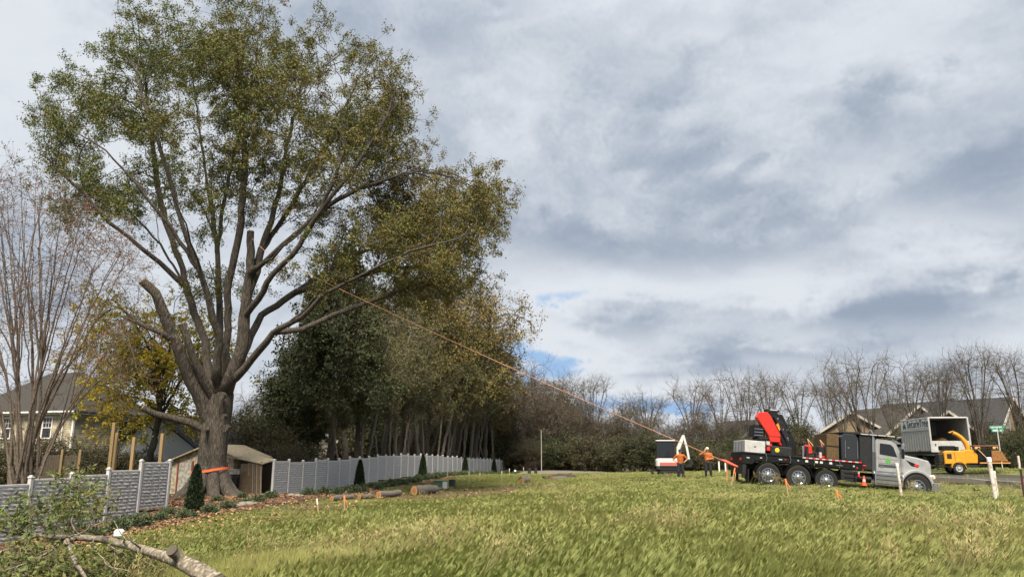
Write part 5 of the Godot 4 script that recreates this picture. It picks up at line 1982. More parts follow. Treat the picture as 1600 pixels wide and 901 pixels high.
	ms.tube([Vector3(0, -0.2, 0), Vector3(0, 1.1, 0)], [0.02, 0.02], 8)
	obj("rod", ms, mat(Color(0.04, 0.03, 0.03), 0.8), wt)
	var mt := MB.new()
	mt.tube([Vector3(0, 1.1, 0), Vector3(0, 1.55, 0)], [0.042, 0.042], 10)
	obj("sleeve", mt, pvc, wt)
	# green utility cabinet with white end, and a dark meter box
	var uc := thing("utility_cabinet", "small green utility cabinet with pale end behind the thickest log", "cabinet", on(689, 47.5), -0.5)
	obj("body", bx(Vector3(0, 0.26, 0), Vector3(0.62, 0.52, 0.6), 0.03), mat(Color(0.055, 0.11, 0.06), 0.6), uc)
	obj("lid", bx(Vector3(0, 0.545, 0), Vector3(0.68, 0.045, 0.66), 0.015), mat(Color(0.07, 0.13, 0.075), 0.6), uc)
	obj("end_panel", bx(Vector3(0.322, 0.30, 0), Vector3(0.02, 0.42, 0.5), 0.008), mat(Color(0.55, 0.57, 0.53), 0.6), uc)
	var db := thing("meter_box", "dark plastic meter box right of the green utility cabinet", "box", on(707, 50.0), -0.3)
	obj("body", bx(Vector3(0, 0.24, 0), Vector3(0.36, 0.48, 0.34), 0.03), mat(Color(0.025, 0.035, 0.03), 0.6), db)
	obj("lid", bx(Vector3(0, 0.5, 0), Vector3(0.40, 0.04, 0.38), 0.012), mat(Color(0.04, 0.05, 0.045), 0.5), db)
	for q in [[827, 82.0, 0.62, 0.30, "dark utility pedestal nearest the far fence end"], [837, 84.0, 0.66, 0.28, "slimmer dark utility pedestal, second from the far fence end"]]:
		var r := thing("utility_pedestal", q[4], "pedestal", on(q[0], q[1]), 0.2, "dark pedestals near the far fence end")
		obj("body", bx(Vector3(0, q[2] / 2, 0), Vector3(q[3], q[2], q[3]), 0.03), mat(Color(0.02, 0.022, 0.02), 0.6), r)
		obj("cap", bx(Vector3(0, q[2] + 0.03, 0), Vector3(q[3] + 0.06, 0.06, q[3] + 0.06), 0.02), mat(Color(0.03, 0.03, 0.03), 0.5), r)
	# bollard light in the bed near the fallen branch, and its far twin
	for q in [[198, 19.0, "white headed bollard light in the bed beside the fallen branch"], [805, 78.0, "white headed bollard light near the far fence end"]]:
		var r := thing("bollard_light", q[2], "bollard light", on(q[0], q[1]))
		var s := MB.new()
		s.tube([Vector3(0, -0.1, 0), Vector3(0, 0.34, 0)], [0.045, 0.045], 12)
		obj("post", s, mat(Color(0.02, 0.02, 0.02), 0.5), r)
		obj("head", bx(Vector3(0, 0.43, 0), Vector3(0.21, 0.20, 0.20), 0.05), mat(Color(0.78, 0.78, 0.76), 0.4), r)
	# pale rocks in the bed
	for q in [[366, 33.0, 0.22, "pale rock at the left end of the rock row before the oak"], [375, 34.0, 0.24, "second pale rock of the row before the oak"], [384, 34.4, 0.30, "largest pale rock of the row before the oak"], [394, 34.6, 0.27, "fourth pale rock of the row before the oak"], [400, 34.9, 0.16, "small pale rock ending the row before the oak"], [428, 39.5, 0.14, "small pale rock alone between the oak and the long fence"], [458, 41.0, 0.3, "largest pale rock beside the thin leftmost log"], [468, 40.5, 0.26, "middle pale rock beside the leftmost log"], [474, 41.0, 0.22, "smallest pale rock beside the leftmost log"], [369, 31.8, 0.12, "small pale pebble in the grass below the rock row"]]:
		var mb := MB.new()
		mb.lump(Vector3(0, q[2] * 0.2, 0), Vector3(q[2], q[2] * 0.5, q[2] * 0.7), 0.5, int(q[0]), 9)
		var e := obj("pale_rock", mb, mat(Color(0.46, 0.40, 0.33), 0.9, "grit", Vector3(2, 2, 2), 1.0))
		e.position = on(q[0], q[1])
		e.rotation.y = rng.randf() * 6
		tag(e, q[3], "rock", "pale rocks edging the bed")
	# street name sign
	var sg := thing("street_sign", "green street name blades on a slim pole beyond the chipper", "sign", on(1565, 53.0), 0.0)
	var pm := mat(Color(0.42, 0.43, 0.42), 0.5)
	var pl := MB.new()
	pl.tube([Vector3(0, -0.2, 0), Vector3(0, 2.95, 0)], [0.04, 0.04], 8)
	obj("pole", pl, pm, sg)
	var green := mat(Color(0.05, 0.30, 0.20), 0.5)
	var wh := mat(Color(0.72, 0.76, 0.74), 0.5)
	var bl1 := obj("name_blade", bx(Vector3(0, 2.78, 0), Vector3(0.95, 0.21, 0.03), 0.008), green, sg)
	bl1.rotation.y = 0.25
	var bl2 := obj("name_blade", bx(Vector3(0, 3.0, 0), Vector3(0.95, 0.21, 0.03), 0.008), green, sg)
	bl2.rotation.y = -0.9
	for b in [[bl1, 2.78], [bl2, 3.0]]:
		var letters := MB.new()
		var x := -0.36
		while x < 0.36:
			var lw := rng.randf_range(0.03, 0.06)
			letters.box(Vector3(x, b[1], 0.0185), Vector3(lw, 0.10 if rng.randf() < 0.8 else 0.13, 0.006))
			x += lw + 0.022
		obj("lettering", letters, wh, b[0]).set_meta("kind", "stuff")
	# white posts by the hedge behind the stakes
	for q in [[1123, 56.0, "short white post, the one nearest the workers beyond the rope"], [1133, 56.5, "middle short white post beyond the rope"], [1156, 55.0, "short white post right behind the crane truck's tail"]]:
		var r := thing("white_post", q[2], "post", on(q[0], q[1]), 0, "white posts beyond the workers")
		obj("shaft", bx(Vector3(0, 0.45, 0), Vector3(0.10, 0.95, 0.10), 0.01), mat(Color(0.7, 0.7, 0.68), 0.5), r)
		obj("cap", bx(Vector3(0, 0.94, 0), Vector3(0.13, 0.04, 0.13), 0.01), mat(Color(0.7, 0.7, 0.68), 0.5), r)
	# lone slim pole at the edge of the far wood
	var lp := thing("slim_pole", "tall slim pale pole before the far wood", "pole", on(846, 104))
	var s2 := MB.new()
	s2.tube([Vector3(0, -0.2, 0), Vector3(0, 5.6, 0)], [0.06, 0.05], 8)
	obj("shaft", s2, mat(Color(0.36, 0.34, 0.31), 0.7), lp)
	obj("cap", bx(Vector3(0, 5.64, 0), Vector3(0.16, 0.06, 0.16), 0.01), mat(Color(0.36, 0.34, 0.31), 0.7), lp)

# ---------------------------------------------------------------- vehicles
var SILVER: StandardMaterial3D
var CHROME: StandardMaterial3D
var BLACK: StandardMaterial3D
var SATIN: StandardMaterial3D
var RUBBER: StandardMaterial3D
var RED: StandardMaterial3D
var GLASS: StandardMaterial3D
var WHITE: StandardMaterial3D
var YELLOW: StandardMaterial3D

func paints() -> void:
	SILVER = mat(Color(0.43, 0.44, 0.45), 0.3, "soft", Vector3(0.35, 0.35, 0.35))
	SILVER.metallic = 0.35
	SILVER.clearcoat_enabled = true
	SILVER.clearcoat = 0.6
	SILVER.clearcoat_roughness = 0.1
	CHROME = mat(Color(0.72, 0.73, 0.75), 0.2, "fine", Vector3(1.5, 1.5, 1.5), 0.0, 0.9)
	BLACK = mat(Color(0.008, 0.009, 0.010), 0.35, "coarse", Vector3(0.8, 0.8, 0.8))
	SATIN = mat(Color(0.014, 0.015, 0.017), 0.6, "coarse", Vector3(0.8, 0.8, 0.8))
	RUBBER = mat(Color(0.024, 0.023, 0.022), 0.85, "grit", Vector3(2, 2, 2))
	RED = mat(Color(0.66, 0.035, 0.022), 0.35, "soft", Vector3(0.6, 0.6, 0.6))
	GLASS = mat(Color(0.012, 0.014, 0.017), 0.06)
	WHITE = mat(Color(0.50, 0.51, 0.51), 0.45, "soft", Vector3(0.4, 0.4, 0.4))
	YELLOW = mat(Color(0.66, 0.32, 0.018), 0.45, "soft", Vector3(0.6, 0.6, 0.6))

func wheel(parent: Node3D, c: Vector3, r: float, wide: float, rim_m: Material, holes := 10) -> void:
	var n := Node3D.new()
	n.name = "wheel"
	parent.add_child(n, true)
	n.position = c
	var sg := 1.0 if c.z > 0 else -1.0
	var lie := Transform3D(Basis(Vector3(1, 0, 0), PI / 2 * sg), Vector3.ZERO)
	var k := r / 0.52
	var ty := MB.new()
	ty.xf = lie
	var h := wide / 2
	ty.lathe([[0.30 * k, -h * 0.9], [0.45 * k, -h], [0.505 * k, -h * 0.9], [0.52 * k, -h * 0.72], [0.52 * k, h * 0.72], [0.505 * k, h * 0.9], [0.45 * k, h], [0.315 * k, h * 0.94], [0.30 * k, h * 0.8]], 30)
	for i in 30:
		for s in [-1.0, 1.0]:
			ty.box(Vector3(cos(TAU * (i + 0.25 * s) / 30) * 0.52 * k, h * 0.45 * s, sin(TAU * (i + 0.25 * s) / 30) * 0.52 * k), Vector3(0.02, h * 0.5, 0.055), 0.0, Basis(Vector3.UP, -TAU * (i + 0.25 * s) / 30))
	obj("tyre", ty, RUBBER, n)
	var rm := MB.new()
	rm.xf = lie
	rm.lathe([[0.302 * k, h * 0.80], [0.302 * k, h * 0.96], [0.28 * k, h * 0.97], [0.262 * k, h * 0.80], [0.235 * k, h * 0.50], [0.15 * k, h * 0.62], [0.13 * k, h * 0.64], [0.10 * k, h * 0.66], [0.095 * k, h * 1.0], [0.07 * k, h * 1.1], [0.0, h * 1.12]], 30)
	obj("rim", rm, rim_m, n)
	var hl := MB.new()
	hl.xf = lie
	for i in holes:
		var a := TAU * i / holes
		var t := Transform3D(Basis(Vector3.UP, -a), Vector3(cos(a) * 0.2 * k, h * 0.565, sin(a) * 0.2 * k))
		var keep := hl.xf
		hl.xf = keep * t
		hl.lathe([[0.031 * k, -0.02], [0.031 * k, 0.008], [0.0, 0.008]], 9)
		hl.xf = keep
	obj("hand_holes", hl, SATIN, n).set_meta("kind", "stuff")
	var nt := MB.new()
	nt.xf = lie
	for i in 10:
		var a := TAU * (i + 0.5) / 10
		nt.box(Vector3(cos(a) * 0.135 * k, h * 0.69, sin(a) * 0.135 * k), Vector3(0.03, 0.03, 0.03), 0.004)
	obj("wheel_nuts", nt, CHROME, n).set_meta("kind", "stuff")

func arch(c: Vector2, r0: float, r1: float, a0: float, a1: float, n := 12) -> Array:
	var pts := []
	for i in n + 1:
		var a := lerpf(a0, a1, float(i) / n)
		pts.append(c + Vector2(cos(a), sin(a)) * r1)
	for i in n + 1:
		var a := lerpf(a1, a0, float(i) / n)
		pts.append(c + Vector2(cos(a), sin(a)) * r0)
	return pts

func pr(pts: Array, z0: float, z1: float, bev := 0.0) -> MB:
	var b := MB.new()
	b.prism(pts, z0, z1, bev)
	return b

func V(x: float, y: float) -> Vector2:
	return Vector2(x, y)

func crane_truck() -> void:
	var root := thing("crane_truck", "black and silver crane truck with folded red knuckle boom parked on the grass", "truck", Vector3.ZERO)
	root.rotation = Vector3(0, -0.05, -0.085)
	root.scale = Vector3.ONE * 0.99
	var hub := at(1200, 742, 36.2)
	root.position = hub - root.basis * Vector3(0, 0.52, 1.08)
	var t := root
	# chassis rails, axles
	for s in [-1.0, 1.0]:
		obj("chassis_rail", bx(Vector3(3.0, 0.88, s * 0.42), Vector3(8.4, 0.28, 0.09)), SATIN, t)
	for x in [0.0, 1.38, 2.66, 6.76]:
		var ax := MB.new()
		ax.tube([Vector3(x, 0.52, -0.95), Vector3(x, 0.52, 0.95)], [0.09, 0.09], 10)
		obj("axle", ax, SATIN, t)
	for s in [-1.0, 1.0]:
		wheel(t, Vector3(0.0, 0.52, s * 1.06), 0.56, 0.34, CHROME)
		wheel(t, Vector3(1.38, 0.52, s * 1.06), 0.56, 0.34, CHROME)
		wheel(t, Vector3(2.66, 0.50, s * 1.06), 0.52, 0.30, CHROME)
		wheel(t, Vector3(6.76, 0.54, s * 1.05), 0.60, 0.36, CHROME)
		# mudguards
		for q in [[0.0, 0.52, 0.66], [1.38, 0.52, 0.66], [2.66, 0.50, 0.58]]:
			obj("mudguard", pr(arch(V(q[0], q[1]), q[2] - 0.025, q[2], 0.12, PI - 0.12, 16), minf(s * 0.86, s * 1.24), maxf(s * 0.86, s * 1.24)), BLACK, t)
	# rear body skirt and bumper frame
	obj("rear_body", pr([V(-1.22, 0.95), V(-0.72, 0.95), V(-0.62, 1.12), V(2.0, 1.14), V(4.3, 1.08), V(4.3, 1.42), V(-1.22, 1.42)], -1.19, 1.19, 0.02), BLACK, t)
	obj("rear_frame", bx(Vector3(-1.1, 0.72, 0), Vector3(0.22, 0.5, 2.3), 0.03), SATIN, t)
	for s in [-1.0, 1.0]:
		obj("mud_flap", bx(Vector3(-0.92, 0.42, s * 1.0), Vector3(0.03, 0.62, 0.5)), RUBBER, t)
		obj("outrigger_leg", bx(Vector3(-1.12, 0.75, s * 1.08), Vector3(0.16, 0.9, 0.16), 0.02), SATIN, t)
	obj("deck", bx(Vector3(1.55, 1.46, 0), Vector3(5.5, 0.09, 2.46), 0.015), BLACK, t)
	# conspicuity tape: red and white blocks along the deck edge
	for k in 18:
		obj("reflector_tape", bx(Vector3(1.62 + k * 0.15, 1.455, 1.234), Vector3(0.147, 0.055, 0.006)), mat(Color(0.55, 0.03, 0.03), 0.4) if k % 2 == 1 else WHITE, t)
	for x in [1.75, 2.2, 2.42, 2.85]:
		obj("marker_light", bx(Vector3(x, 1.30, 1.197), Vector3(0.13, 0.10, 0.03), 0.012), mat(Color(0.62, 0.62, 0.55), 0.4), t)
	# silver tool box over the tail
	var tb := obj("tool_box", bx(Vector3(-0.62, 1.77, 0.0), Vector3(0.95, 0.56, 2.3), 0.02), WHITE, t)
	for z in [-0.6, 0.0, 0.6]:
		obj("box_rib", bx(Vector3(-1.104, 1.77, z), Vector3(0.02, 0.5, 0.05)), CHROME, tb)
	obj("latch", bx(Vector3(-0.62, 1.78, 1.158), Vector3(0.10, 0.06, 0.02), 0.005), CHROME, tb)
	# crane base and column
	obj("crane_base", bx(Vector3(0.62, 1.68, 0), Vector3(1.0, 0.4, 2.2), 0.04), SATIN, t)
	obj("crane_column", pr([V(0.35, 1.86), V(1.05, 1.86), V(0.98, 2.5), V(0.8, 2.72), V(0.5, 2.72), V(0.4, 2.5)], -0.28, 0.30, 0.03), SATIN, t)
	obj("crane_winch", pr([V(-0.55, 2.25), V(0.0, 2.25), V(0.05, 2.75), V(-0.1, 2.85), V(-0.5, 2.85)], -0.5, 0.45, 0.04), BLACK, t)
	obj("oil_tank", bx(Vector3(-0.12, 2.08, 0.2), Vector3(0.5, 0.36, 1.2), 0.05), BLACK, t)
	for y in [2.35, 2.5, 2.65]:
		obj("winch_band", bx(Vector3(-0.28, y, 0.462), Vector3(0.42, 0.03, 0.02)), CHROME, t)
	# main red boom folded down, its knee, and the red linkage
	obj("main_boom", pr([V(-0.42, 3.20), V(-0.30, 3.44), V(0.10, 3.48), V(0.26, 3.30), V(0.72, 2.46), V(0.72, 2.08), V(0.24, 2.06), V(0.14, 2.40)], 0.12, 0.58, 0.03), RED, t)
	obj("boom_rib", bx(Vector3(0.46, 2.36, 0.586), Vector3(0.5, 0.03, 0.02)), mat(Color(0.3, 0.02, 0.015), 0.5), t)
	obj("boom_knee", pr([V(0.62, 2.32), V(0.82, 2.42), V(1.0, 2.12), V(1.30, 1.82), V(1.18, 1.62), V(0.98, 1.66), V(0.82, 1.95), V(0.62, 2.0)], -0.05, 0.38, 0.03), RED, t)
	obj("boom_lug", pr([V(0.12, 1.70), V(0.34, 1.70), V(0.36, 2.06), V(0.24, 2.06)], 0.3, 0.5, 0.02), RED, t)
	# folded outer extensions: nested black boxes with a ram alongside
	for k in 3:
		var off := 0.26 * k
		obj("boom_extension", pr([V(0.14 + off, 3.56 - off * 0.25), V(0.37 + off, 3.58 - off * 0.25), V(1.08 + off, 2.02), V(1.06 + off * 0.8, 1.50), V(0.86 + off * 0.8, 1.50), V(0.84 + off, 2.06)], -0.30 + 0.05 * k, 0.46 - 0.1 * k, 0.015), BLACK, t)
		obj("extension_collar", bx(Vector3(0.60 + off, 2.80 - off * 0.2, 0.10 - 0.02 * k), Vector3(0.21, 0.12, 0.80 - 0.12 * k), 0.02, Basis(Vector3(0, 0, 1), 0.45)), SATIN, t)
	for q in [[0.30, 3.2], [0.55, 2.7], [0.78, 2.3], [1.0, 1.9]]:
		obj("pivot_pin", bx(Vector3(q[0] + 0.3, q[1], 0.50), Vector3(0.09, 0.09, 0.05), 0.02), CHROME, t)
	var ram := MB.new()
	ram.tube([Vector3(0.45, 3.3, 0.5), Vector3(1.0, 2.3, 0.48), Vector3(1.18, 1.9, 0.47)], [0.075, 0.075, 0.05], 10)
	obj("boom_ram", ram, SATIN, t)
	var ram2 := MB.new()
	ram2.tube([Vector3(0.62, 3.25, 0.36), Vector3(1.16, 2.2, 0.36)], [0.03, 0.03], 8)
	obj("ram_rod", ram2, CHROME, t)
	for k in 5:
		var hs := MB.new()
		var z := 0.40 - k * 0.05
		hs.tube([Vector3(0.25 + 0.07 * k, 3.5, z), Vector3(0.66 + 0.07 * k, 3.0, z + 0.12), Vector3(1.0 + 0.06 * k, 2.2, z + 0.1), Vector3(1.15 + 0.05 * k, 1.7, z)], [0.026, 0.026, 0.026, 0.026], 6)
		obj("hydraulic_hose", hs, RUBBER, t)
	obj("boom_head", bx(Vector3(0.42, 3.60, 0.05), Vector3(0.62, 0.10, 0.5), 0.02), SATIN, t)
	obj("boom_light", bx(Vector3(0.46, 3.62, 0.31), Vector3(0.34, 0.05, 0.02), 0.005), WHITE, t)
	obj("warning_plate", pr([V(0.50, 2.92), V(0.60, 3.0), V(0.70, 2.72), V(0.66, 2.62)], 0.585, 0.60), mat(Color(0.55, 0.22, 0.04), 0.5), t)
	obj("crane_foot", pr([V(0.95, 1.5), V(1.42, 1.5), V(1.36, 2.1), V(1.2, 2.3), V(1.02, 1.95)], 0.38, 0.55, 0.02), BLACK, t)
	for q in [[0.02, 1.72, RED], [0.0, 1.98, WHITE], [0.64, 1.62, SATIN]]:
		obj("valve_bank", bx(Vector3(q[0], q[1], 1.0), Vector3(0.16, 0.18, 0.22), 0.02), q[2], t)
	var hk := MB.new()
	hk.xf = Transform3D(Basis(Vector3(1, 0, 0), PI / 2), Vector3(0.42, 1.70, 1.0))
	hk.lathe([[0.0, -0.09], [0.15, -0.09], [0.16, 0.0], [0.15, 0.09], [0.06, 0.11], [0.0, 0.11]], 16)
	obj("hook_block", hk, mat(Color(0.72, 0.52, 0.02), 0.4), t)
	# red machines strapped to the deck
	for q in [[2.02, 0.55], [2.62, 0.5]]:
		var m := Node3D.new()
		m.name = "deck_machine"
		t.add_child(m, true)
		m.position = Vector3(q[0], 1.505, q[1])
		obj("base", bx(Vector3(0, 0.07, 0), Vector3(0.42, 0.12, 0.5), 0.02), SATIN if q[0] < 2.3 else RED, m)
		obj("body", bx(Vector3(-0.02, 0.36, 0.05), Vector3(0.30, 0.44, 0.36), 0.05), RED if q[0] < 2.3 else SATIN, m)
		obj("cowl", bx(Vector3(0.04 if q[0] < 2.3 else 0.16, 0.60, 0.05), Vector3(0.22, 0.18, 0.3), 0.05), SATIN if q[0] < 2.3 else RED, m)
		var hd := MB.new()
		hd.tube([Vector3(0.12, 0.25, 0.18), Vector3(-0.02, 0.62, 0.20), Vector3(-0.10, 0.86, 0.20)], [0.022, 0.022, 0.02], 7)
		obj("handle", hd, mat(Color(0.55, 0.25, 0.12), 0.5), m)
		var hd2 := MB.new()
		hd2.tube([Vector3(-0.1, 0.86, 0.2), Vector3(0.16, 0.56, 0.21)], [0.018, 0.018], 7)
		obj("lever", hd2, mat(Color(0.6, 0.5, 0.3), 0.5), m)
	# tail lamps, binder chains, labels and fittings along the flank
	for s in [-1.0, 1.0]:
		obj("tail_lamp", bx(Vector3(-1.235, 1.15, s * 0.9), Vector3(0.03, 0.12, 0.3), 0.01), RED, t)
	for q in [[-0.95, 1.24, WHITE, 0.14, 0.05], [-0.35, 1.28, WHITE, 0.10, 0.05], [0.55, 1.28, WHITE, 0.16, 0.05], [0.78, 1.30, RED, 0.08, 0.04], [1.36, 1.30, WHITE, 0.08, 0.05], [3.25, 1.24, CHROME, 0.3, 0.04], [3.9, 1.26, WHITE, 0.08, 0.07], [4.05, 1.2, RED, 0.06, 0.06]]:
		obj("flank_label", bx(Vector3(q[0], q[1], 1.197), Vector3(q[3], q[4], 0.014), 0.003), q[2], t)
	for x in [-0.15, 0.95, 2.05, 3.2]:
		var ch := MB.new()
		ch.tube([Vector3(x, 1.5, 1.24), Vector3(x + 0.06, 1.3, 1.25), Vector3(x + 0.03, 1.12, 1.22)], [0.016, 0.016, 0.016], 6)
		obj("binder_chain", ch, CHROME, t)
	for x in [1.72, 1.86, 2.34, 2.48, 2.82]:
		var hh := 0.18 + fmod(x * 7.3, 0.34)
		obj("deck_gear", bx(Vector3(x, 1.505 + hh / 2, 0.95 - fmod(x, 0.3)), Vector3(0.11, hh, 0.14), 0.02), [SATIN, RED, CHROME, SATIN, WHITE][int(x * 10) % 5], t)
	# plywood stack and the black cabinet behind the cab
	obj("plywood_rack", bx(Vector3(3.0, 2.09, 0.2), Vector3(0.56, 1.16, 1.7), 0.01), mat(Color(0.20, 0.125, 0.05), 0.85, "bark", Vector3(1.5, 0.4, 1.5)), t)
	obj("rack_strap", bx(Vector3(3.0, 2.1, 1.054), Vector3(0.57, 0.05, 0.012)), BLACK, t)
	var cb := obj("side_cabinet", pr([V(3.36, 1.51), V(4.16, 1.51), V(4.12, 2.55), V(3.98, 2.72), V(3.46, 2.72), V(3.32, 2.55)], -1.15, 1.2, 0.03), mat(Color(0.022, 0.025, 0.03), 0.3), t)
	for x in [3.50, 4.06]:
		var bar2 := MB.new()
		bar2.tube([Vector3(x, 1.62, 1.235), Vector3(x, 2.42, 1.235)], [0.014, 0.014], 7)
		obj("cabinet_rod", bar2, CHROME, cb)
	obj("cabinet_latch", bx(Vector3(3.66, 2.08, 1.208), Vector3(0.08, 0.06, 0.02), 0.005), CHROME, cb)
	obj("headache_frame", bx(Vector3(4.48, 1.95, 0), Vector3(0.56, 1.6, 2.2), 0.02), SATIN, t)
	obj("cab_guard_roof", pr([V(3.4, 2.74), V(5.85, 2.74), V(5.85, 2.80), V(4.2, 2.86), V(3.4, 2.80)], -1.1, 1.15, 0.01), SATIN, t)
	for k in 4:
		obj("guard_light_bar", bx(Vector3(4.42 + k * 0.40, 2.77, 1.165), Vector3(0.36, 0.045, 0.02), 0.005), WHITE, t)
	# exhaust stack
	var ex := MB.new()
	ex.tube([Vector3(4.86, 1.0, 1.02), Vector3(4.86, 2.62, 1.02), Vector3(4.83, 2.82, 1.02), Vector3(4.72, 2.98, 1.02)], [0.08, 0.08, 0.075, 0.07], 14)
	obj("exhaust_stack", ex, CHROME, t)
	var sh := MB.new()
	sh.tube([Vector3(4.86, 1.15, 1.02), Vector3(4.86, 2.0, 1.02)], [0.105, 0.105], 14)
	obj("heat_shield", sh, mat(Color(0.35, 0.36, 0.37), 0.3, "grit", Vector3(3, 3, 3), 0.2, 0.8), t)
	# cab
	obj("cab", pr([V(4.95, 1.10), V(6.12, 1.10), V(6.14, 1.95), V(5.92, 2.42), V(5.70, 2.60), V(5.05, 2.64), V(4.96, 2.56)], -1.02, 1.06, 0.04), SILVER, t)
	var dr := obj("door", pr([V(5.06, 1.14), V(5.98, 1.14), V(5.98, 1.9), V(5.80, 2.36), V(5.66, 2.46), V(5.10, 2.48)], 1.05, 1.085, 0.012), SILVER, t)
	obj("window", pr([V(5.12, 1.92), V(5.92, 1.84), V(5.76, 2.28), V(5.62, 2.40), V(5.14, 2.42)], 1.086, 1.096), GLASS, dr)
	obj("handle", bx(Vector3(5.20, 1.36, 1.10), Vector3(0.20, 0.04, 0.035), 0.01), CHROME, dr)
	obj("dark_band", bx(Vector3(5.52, 1.40, 1.088), Vector3(0.90, 0.13, 0.008)), mat(Color(0.05, 0.055, 0.06), 0.4), dr)
	for y in [1.52, 1.72]:
		obj("swage_line", bx(Vector3(5.52, y, 1.088), Vector3(0.9, 0.02, 0.01)), CHROME, dr)
	var em := MB.new()
	for q in [[0.0, 0.0, 0.045], [0.0, 0.09, 0.09], [0.0, -0.09, 0.09], [-0.08, 0.035, 0.09], [0.08, 0.035, 0.09], [-0.075, -0.06, 0.07], [0.075, -0.06, 0.07]]:
		em.box(Vector3(5.50 + q[0], 1.66 + q[1], 1.097), Vector3(0.07, q[2], 0.006))
	obj("green_emblem", em, mat(Color(0.08, 0.36, 0.05), 0.5), dr)
	obj("windscreen", pr([V(6.15, 1.98), V(6.165, 1.99), V(5.94, 2.44), V(5.925, 2.43)], -0.92, 0.96), GLASS, t)
	obj("sun_visor", pr([V(5.72, 2.60), V(6.12, 2.46), V(6.13, 2.50), V(5.74, 2.66)], -0.98, 1.02), CHROME, t)
	for z in [-0.6, -0.2, 0.2, 0.6]:
		obj("cab_light", bx(Vector3(5.55, 2.665, z), Vector3(0.14, 0.06, 0.09), 0.02), mat(Color(0.6, 0.3, 0.05), 0.4), t)
	var mi := obj("mirror", bx(Vector3(6.08, 2.02, 1.32), Vector3(0.10, 0.48, 0.20), 0.04), BLACK, t)
	obj("mirror_shell", bx(Vector3(6.10, 2.30, 1.32), Vector3(0.12, 0.36, 0.22), 0.05), CHROME, mi)
	obj("mirror_arm", bx(Vector3(6.06, 2.02, 1.17), Vector3(0.04, 0.04, 0.25)), BLACK, mi)
	# bonnet, wing, intake with red badge
	obj("bonnet", pr([V(6.12, 1.12), V(6.12, 1.96), V(6.30, 1.99), V(7.0, 1.90), V(7.46, 1.80), V(7.58, 1.62), V(7.60, 0.90), V(7.36, 0.88), V(7.28, 1.10)], -0.82, 0.84, 0.06), SILVER, t)
	obj("intake", pr([V(6.42, 1.76), V(7.0, 1.56), V(6.96, 1.46), V(6.66, 1.50)], 0.835, 0.848), BLACK, t)
	var bd := MB.new()
	bd.xf = Transform3D(Basis(Vector3(1, 0, 0), PI / 2).scaled(Vector3(1.7, 0.8, 1.0)), Vector3(6.90, 1.55, 0.852))
	bd.lathe([[0.07, -0.01], [0.07, 0.01], [0.0, 0.015]], 14)
	obj("oval_badge", bd, RED, t)
	for s in [-1.0, 1.0]:
		obj("wing", pr(arch(V(6.76, 0.54), 0.66, 0.80, 0.10, PI - 0.25, 18), minf(s * 0.80, s * 1.2), maxf(s * 0.80, s * 1.2), 0.03), SILVER, t)
		obj("wing_liner", pr(arch(V(6.76, 0.54), 0.63, 0.66, 0.0, PI, 16), minf(s * 0.80, s * 1.18), maxf(s * 0.80, s * 1.18)), BLACK, t)
		var hl := obj("headlight", bx(Vector3(7.56, 1.06, s * 0.92), Vector3(0.18, 0.20, 0.34), 0.06), mat(Color(0.75, 0.76, 0.78), 0.1), t)
		obj("indicator", bx(Vector3(7.50, 1.06, s * 1.095), Vector3(0.10, 0.12, 0.02), 0.01), mat(Color(0.65, 0.28, 0.05), 0.4), hl)
	obj("grille", bx(Vector3(7.60, 1.22, 0), Vector3(0.05, 0.62, 1.1), 0.01), CHROME, t)
	obj("bumper", pr([V(7.40, 0.42), V(7.78, 0.42), V(7.84, 0.56), V(7.82, 0.82), V(7.40, 0.82)], -1.18, 1.2, 0.03), CHROME, t)
	# steps and tank below the door
	obj("tank_step", bx(Vector3(5.5, 0.78, 1.0), Vector3(1.28, 0.58, 0.42), 0.04), CHROME, t)
	for y in [0.58, 0.76, 0.94]:
		obj("step_groove", bx(Vector3(5.5, y, 1.214), Vector3(1.2, 0.03, 0.012)), SATIN, t)
	obj("sill", bx(Vector3(5.5, 1.09, 1.06), Vector3(1.2, 0.05, 0.16), 0.01), CHROME, t)
	# lockers, air tanks and bits between the axles
	obj("locker", bx(Vector3(3.62, 0.82, 1.0), Vector3(0.62, 0.46, 0.36), 0.02), SATIN, t)
	var at_ := MB.new()
	at_.tube([Vector3(4.0, 0.72, 0.9), Vector3(4.75, 0.72, 0.9)], [0.16, 0.16], 14)
	obj("air_tank", at_, BLACK, t)
	obj("ladder_rail", bx(Vector3(3.98, 0.85, 1.2), Vector3(0.04, 0.7, 0.04)), SATIN, t)
	for y in [0.55, 0.75, 0.95]:
		obj("ladder_rung", bx(Vector3(3.72, y, 1.2), Vector3(0.5, 0.035, 0.04)), SATIN, t)
	for q in [[4.15, 0.86, RED], [4.15, 1.0, WHITE], [4.42, 1.32, RED], [4.3, 1.12, RED]]:
		obj("air_coupling", bx(Vector3(q[0], q[1], 1.1), Vector3(0.16 if q[1] > 1.05 else 0.09, 0.06 if q[1] > 1.05 else 0.16, 0.08), 0.02), q[2], t)
	var cn := thing("traffic_cone", "orange and white traffic cone hung below the crane truck's cabinet", "cone", root.transform * Vector3(4.38, 0.42, 1.12))
	cn.rotation = root.rotation
	cn.scale = Vector3.ONE * 0.7
	var cm := MB.new()
	cm.lathe([[0.15, 0.04], [0.045, 0.62], [0.03, 0.63], [0.0, 0.63]], 16)
	obj("body", cm, mat(Color(0.80, 0.10, 0.03), 0.5), cn)
	obj("base", bx(Vector3(0, 0.02, 0), Vector3(0.34, 0.04, 0.34), 0.01), mat(Color(0.80, 0.10, 0.03), 0.5), cn)
	var cw := MB.new()
	cw.lathe([[0.112, 0.27], [0.084, 0.42]], 16)
	obj("band", cw, WHITE, cn)

